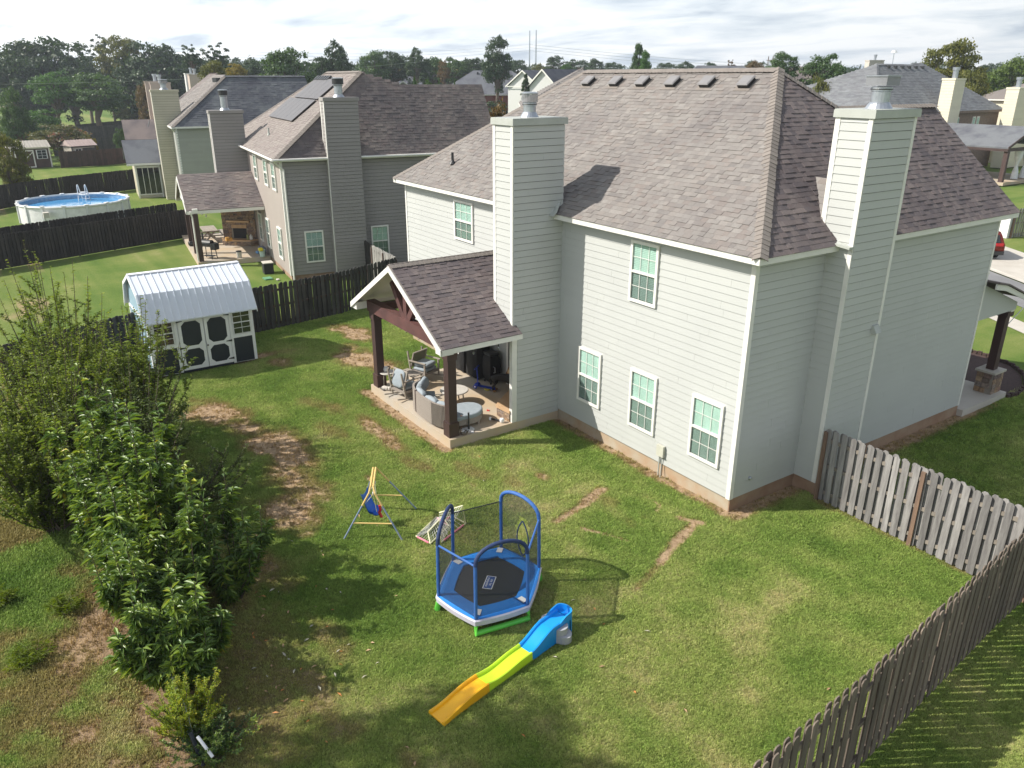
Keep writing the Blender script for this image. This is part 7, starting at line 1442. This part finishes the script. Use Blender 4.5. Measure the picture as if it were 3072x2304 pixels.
TREES = [
('huge dark evergreen-looking tree at the left end of the horizon', -183.7, 4.7, 17.4, 22.2, 'D', 'round', 0),
('airy dark tree with see-through branches right of the huge dark tree', -197.8, 13.7, 17.1, 7.8, 'D', 'open', 1),
('tall airy tree with a wispy top, left of the olive-topped giant', -197.2, 18.3, 18.5, 5.5, 'D', 'open', 1),
('broad olive-topped giant tree in the middle of the left woods', -176.8, 18.7, 17.8, 10.3, 'O', 'round', 0),
('dense dark giant tree joined to the right of the olive-topped one', -170.8, 23.9, 16.9, 16.2, 'D', 'round', 0),
('feathery bright green tree at left in front of the dark giants', -153.8, 2.9, 11.0, 9.0, 'B', 'round', 1),
('spreading green tree with a visible trunk behind the myrtle shrub', -150.1, 8.8, 10.5, 12.9, 'M', 'round', 1),
('open-crowned pine-like tree left of its twin above the brown roof', -135.3, 22.0, 14.9, 4.0, 'D', 'open', 1),
('open-crowned tree with rounded dark puffs above the brown roof', -134.3, 25.9, 15.1, 5.2, 'D', 'open', 1),
('olive and rust tree directly above the pinkish chimneys', -105.6, 17.4, 11.9, 5.0, 'O', 'round', 0),
('small orange-tinged tree right of the olive and rust one', -109.5, 21.7, 11.6, 3.2, 'Y', 'round', 0),
('dark low tree behind the orange-tinged tree', -156.7, 38.4, 13.8, 9.7, 'D', 'round', 0),
('feathery mid-green tree above the blue-grey roof', -112.2, 29.7, 14.0, 9.3, 'M', 'round', 0),
('dark tree squeezed between the feathery tree and the tall one', -128.9, 42.2, 13.2, 5.6, 'D', 'round', 0),
('tall round dark tree above the solar-panel roof ridge', -127.9, 44.6, 15.7, 6.4, 'D', 'tall', 0),
('leafy green tree at the left of the middle woods', -152.6, 62.9, 15.3, 9.1, 'M', 'round', 0),
('dark green tree second from left in the middle woods', -155.3, 68.8, 15.4, 7.9, 'D', 'round', 0),
('taller pointed tree rising out of the middle woods', -148.7, 70.7, 15.7, 5.7, 'D', 'tall', 0),
('mid green tree with yellow hints right of the pointed one', -147.0, 73.9, 14.0, 7.2, 'M', 'round', 0),
('rusty tinged tree in the middle woods above the blue-roofed house', -141.5, 73.5, 13.2, 3.2, 'R', 'tall', 0),
('green tree left of the round dark one in the middle woods', -148.8, 80.7, 14.0, 6.9, 'M', 'round', 0),
('round dark tree next to the isolated giant', -146.7, 84.3, 14.0, 5.5, 'D', 'round', 0),
('isolated tall full tree left of the power poles', -123.1, 74.7, 17.4, 7.0, 'D', 'tall', 0),
('yellow autumn tree left, behind the small-gabled blue roof', -180.4, 85.6, 11.9, 11.2, 'Y', 'flat', 0),
('yellow autumn tree in the middle, left of the roof vents', -174.5, 96.4, 12.4, 11.7, 'Y', 'flat', 0),
('yellow-olive autumn tree below the isolated tall tree', -168.4, 106.0, 12.9, 8.9, 'Y', 'flat', 0),
('slim green pear tree, leftmost in front of the blue roofs', -60.3, 24.0, 9.7, 1.3, 'M', 'tall', 2),
('slim green pear tree, tallest in front of the blue roofs', -59.8, 25.0, 10.0, 1.6, 'M', 'tall', 2),
('slim green pear tree close right of the tallest pear tree', -61.0, 26.8, 9.5, 1.3, 'M', 'tall', 2),
('narrow sapling left of the brick house eave', -62.0, 29.2, 9.6, 0.7, 'M', 'tall', 2),
('small leafy sapling touching the brick house eave', -61.6, 29.9, 9.0, 1.1, 'B', 'tall', 2),
('dark far tree just left of the power poles', -170.5, 111.9, 14.5, 7.7, 'D', 'round', 0),
('yellowish far tree at the foot of the power poles', -159.0, 110.8, 13.3, 4.7, 'O', 'round', 0),
('round dark far tree, first right of the power poles', -172.6, 126.0, 15.6, 6.8, 'D', 'round', 0),
('long low dark far tree between two rounder ones', -176.9, 136.6, 14.9, 10.4, 'D', 'flat', 0),
('small fresh green far tree in front of the dark row', -147.0, 110.0, 13.1, 3.1, 'B', 'round', 0),
('dark far tree with a pointed crown left of the poplars', -165.7, 134.6, 14.9, 6.1, 'D', 'round', 0),
('flat dark far tree immediately left of the poplars', -170.1, 144.8, 14.1, 8.4, 'D', 'flat', 0),
('large dark green poplar, back one of the leaning pair', -84.9, 75.1, 14.5, 3.5, 'M', 'cone', 0),
('smaller fresh green poplar, front one of the leaning pair', -76.8, 69.0, 13.1, 3.4, 'B', 'cone', 0),
('dark low far tree immediately right of the poplars', -159.9, 155.7, 14.0, 7.9, 'D', 'flat', 0),
('dark far tree, second right of the poplars', -156.0, 159.6, 14.1, 9.2, 'D', 'flat', 0),
('small far tree with a knob-like top above the ridge', -144.6, 156.5, 13.9, 4.4, 'D', 'round', 0),
('bare reddish shrub-like tree above the main ridge', -101.3, 114.8, 13.2, 2.5, 'R', 'open', 1),
('reddish and green low tree above the right part of the ridge', -98.1, 117.5, 13.2, 4.9, 'R', 'round', 0),
('compact dark green tree above the end of the main ridge', -63.1, 81.5, 13.2, 5.0, 'M', 'round', 0),
('wide shaggy green tree in front of the H-frame pole', -59.1, 84.5, 13.0, 6.6, 'M', 'round', 0),
('pale yellow-green bushy tree behind the sage roof hip', -46.3, 66.5, 10.4, 3.7, 'O', 'round', 2),
('large golden green tree behind the grey roof at right', -50.9, 101.3, 15.0, 9.6, 'O2', 'round', 0),
('low golden green tree at the right foot of the large golden tree', -44.2, 95.7, 11.2, 5.1, 'O2', 'round', 2),
('broad green tree at the right edge of the picture', -52.7, 122.7, 13.3, 8.5, 'B2', 'round', 0),
('small bluish dark tree between the golden and the edge trees', -99.9, 211.0, 13.7, 6.9, 'D', 'round', 0),
('pale green tree at the far left edge above the shrubs', -109.4, -6.4, 8.7, 4.2, 'M', 'tall', 2),
('dark rounded shrub tree at the left edge beyond the blue-grey fence', -114.4, -6.1, 5.7, 5.4, 'D', 'round', 2),
('rust and green shrub at the left edge next to the maroon shed', -67.5, -9.9, 5.6, 3.6, 'O', 'round', 2),
('crape myrtle with pink-red flower heads between the two sheds', -103.0, -2.0, 4.5, 6.9, 'P', 'round', 2),
('bright yellow bush right behind the small grey shed', -101.7, 0.4, 3.0, 2.1, 'Y', 'round', 2),
('thin rusty tree beside the pinkish chimney', -137.0, 14.5, 9.2, 4.0, 'R', 'tall', 2),
('small grey green shrub in front of the blue-grey fences', -103.2, 4.3, 3.8, 2.0, 'M', 'round', 2),
('rust and olive tree rising behind the grey neighbour roof', -33.0, 15.2, 8.5, 3.2, 'R', 'round', 2),
('dark narrow evergreen by the white gabled house', -81.0, 51.4, 10.1, 1.7, 'D', 'cone', 0),
('bushy green shrub mass left of the maroon shed behind the fence', -124.2, -2.9, 5.6, 5.3, 'B', 'round', 2),
('F', -277.6, 70.4, 13.7, 19.1, 'D', 'flat', 0),
('F', -274.6, 80.4, 14.9, 19.1, 'D', 'flat', 0),
('F', -271.1, 90.2, 14.7, 19.1, 'D', 'flat', 0),
('F', -267.3, 100.1, 14.5, 19.1, 'D', 'flat', 0),
('F', -263.0, 110.0, 14.3, 19.1, 'D', 'flat', 0),
('F', -258.3, 119.9, 14.1, 19.1, 'D', 'flat', 0),
('F', -253.2, 129.8, 13.9, 19.1, 'D', 'flat', 0),
('F', -247.7, 139.5, 15.1, 19.1, 'D', 'flat', 0),
('F', -241.8, 149.0, 14.8, 19.1, 'D', 'flat', 0),
('F', -191.5, 208.5, 13.5, 19.1, 'D', 'flat', 0),
('F', -182.8, 216.1, 14.0, 19.1, 'D', 'flat', 0),
('F', -174.0, 223.3, 14.6, 19.1, 'D', 'flat', 0),
('F', -165.0, 230.0, 13.8, 19.1, 'D', 'flat', 0),
('F', -156.1, 236.2, 14.3, 19.1, 'D', 'flat', 0),
('F', -147.1, 241.9, 13.5, 19.1, 'D', 'flat', 0),
('F', -138.4, 247.1, 14.0, 19.1, 'D', 'flat', 0),
('F', -129.6, 251.9, 13.2, 19.1, 'D', 'flat', 0),
('F', -121.2, 256.2, 13.7, 19.1, 'D', 'flat', 0),
('F', -179.2, -0.9, 14.8, 13.1, 'D', 'round', 0),
('F', -178.9, 2.9, 14.4, 13.1, 'D', 'round', 0),
('F', -178.3, 8.5, 13.9, 13.1, 'D', 'round', 0),
('F', -176.7, 19.8, 14.2, 13.1, 'D', 'round', 0),
('F', -174.9, 28.6, 14.9, 13.1, 'D', 'round', 0),
('F', -173.7, 33.6, 14.4, 13.1, 'D', 'round', 0),
('F', -223.0, 42.6, 15.0, 15.3, 'D', 'flat', 0),
('F', -221.6, 48.1, 14.3, 15.3, 'D', 'flat', 0),
('F', -219.9, 53.9, 15.0, 15.3, 'D', 'flat', 0),
('F', -218.2, 59.6, 14.3, 15.3, 'D', 'flat', 0),
('F', -216.3, 65.5, 14.9, 15.3, 'D', 'flat', 0),
('F', -214.2, 71.2, 14.2, 15.3, 'D', 'flat', 0),
('F', -211.9, 77.1, 14.9, 15.3, 'D', 'flat', 0),
('F', -209.4, 82.9, 14.1, 15.3, 'D', 'flat', 0),
('F', -206.7, 88.8, 14.8, 15.3, 'D', 'flat', 0),
('F', -203.9, 94.6, 15.5, 15.3, 'D', 'flat', 0),
('F', -200.9, 100.4, 14.8, 15.3, 'D', 'flat', 0),
('F', -197.7, 106.1, 15.5, 15.3, 'D', 'flat', 0),
('F', -194.4, 111.8, 14.7, 15.3, 'D', 'flat', 0),
('F', -190.8, 117.4, 15.4, 15.3, 'D', 'flat', 0),
]
for i, (lb, x, y, zt, wd, c, sh_, trk) in enumerate(TREES): tree(lb, x, y, zt, wd, c, sh_, trk, idx=i)
# tall trees standing left of the picture, whose shade falls across the bottom of the lawn
st_ = tree('tall tree outside the left of the picture shading the near lawn', -3.2, -19.9, 12.6, 5.6, 'M', 'flat', 0, idx=1)
for o in list(st_.children):
    if o.name.startswith('lower_crown'): bpy.data.objects.remove(o)
# far woods behind everything
wood = MB(); rngw = random.Random(3)
me, lb = get_crown('flat', 1, L_dark)
Vc = np.array([v.co[:] for v in me.vertices]).reshape(-1, 4, 3)[::3].reshape(-1, 3); allv = []
for k in range(150):
    a = math.radians(84+k*.75); dist = 330+rngw.uniform(-25, 40); x, y = CAM.x+dist*math.cos(a), CAM.y+dist*math.sin(a); s = rngw.uniform(7, 11); h = rngw.uniform(6, 8.6)
    allv.append(Vc*np.array([s, s, h])+np.array([x, y, h*.8-.5+2]))
V = np.concatenate(allv); n = len(V)//4; f = np.arange(n*4, dtype=np.int32)
me2 = bpy.data.meshes.new('far_woods'); me2.vertices.add(len(V)); me2.vertices.foreach_set('co', V.astype(np.float32).ravel()); me2.loops.add(n*4); me2.loops.foreach_set('vertex_index', f); me2.polygons.add(n); me2.polygons.foreach_set('loop_start', np.arange(n, dtype=np.int32)*4); me2.polygons.foreach_set('loop_total', np.full(n, 4, dtype=np.int32)); me2.update(calc_edges=True); me2.materials.append(L_dark)
ow = bpy.data.objects.new('far_woods', me2); COL.objects.link(ow); ow['kind'] = 'stuff'; tag(ow, 'continuous band of far dark woods along the horizon', 'woods')

# thin summer haze: blue-grey air between the far trees and the camera
hz = MB().box(-560, -150, -1.5, 120, 640, 33).build('haze', None); hz['kind'] = 'stuff'
hm = bpy.data.materials.new('haze_air'); hm.use_nodes = True; ht = hm.node_tree; ht.nodes.clear(); ho = N(ht, 'ShaderNodeOutputMaterial'); pvn = N(ht, 'ShaderNodeVolumePrincipled')
pvn.inputs['Color'].default_value = (.80, .88, 1.0, 1); pvn.inputs['Density'].default_value = .0004; pvn.inputs['Anisotropy'].default_value = .3; LK(ht, pvn.outputs[0], ho.inputs['Volume']); hz.data.materials.append(hm)
flush_pieces()
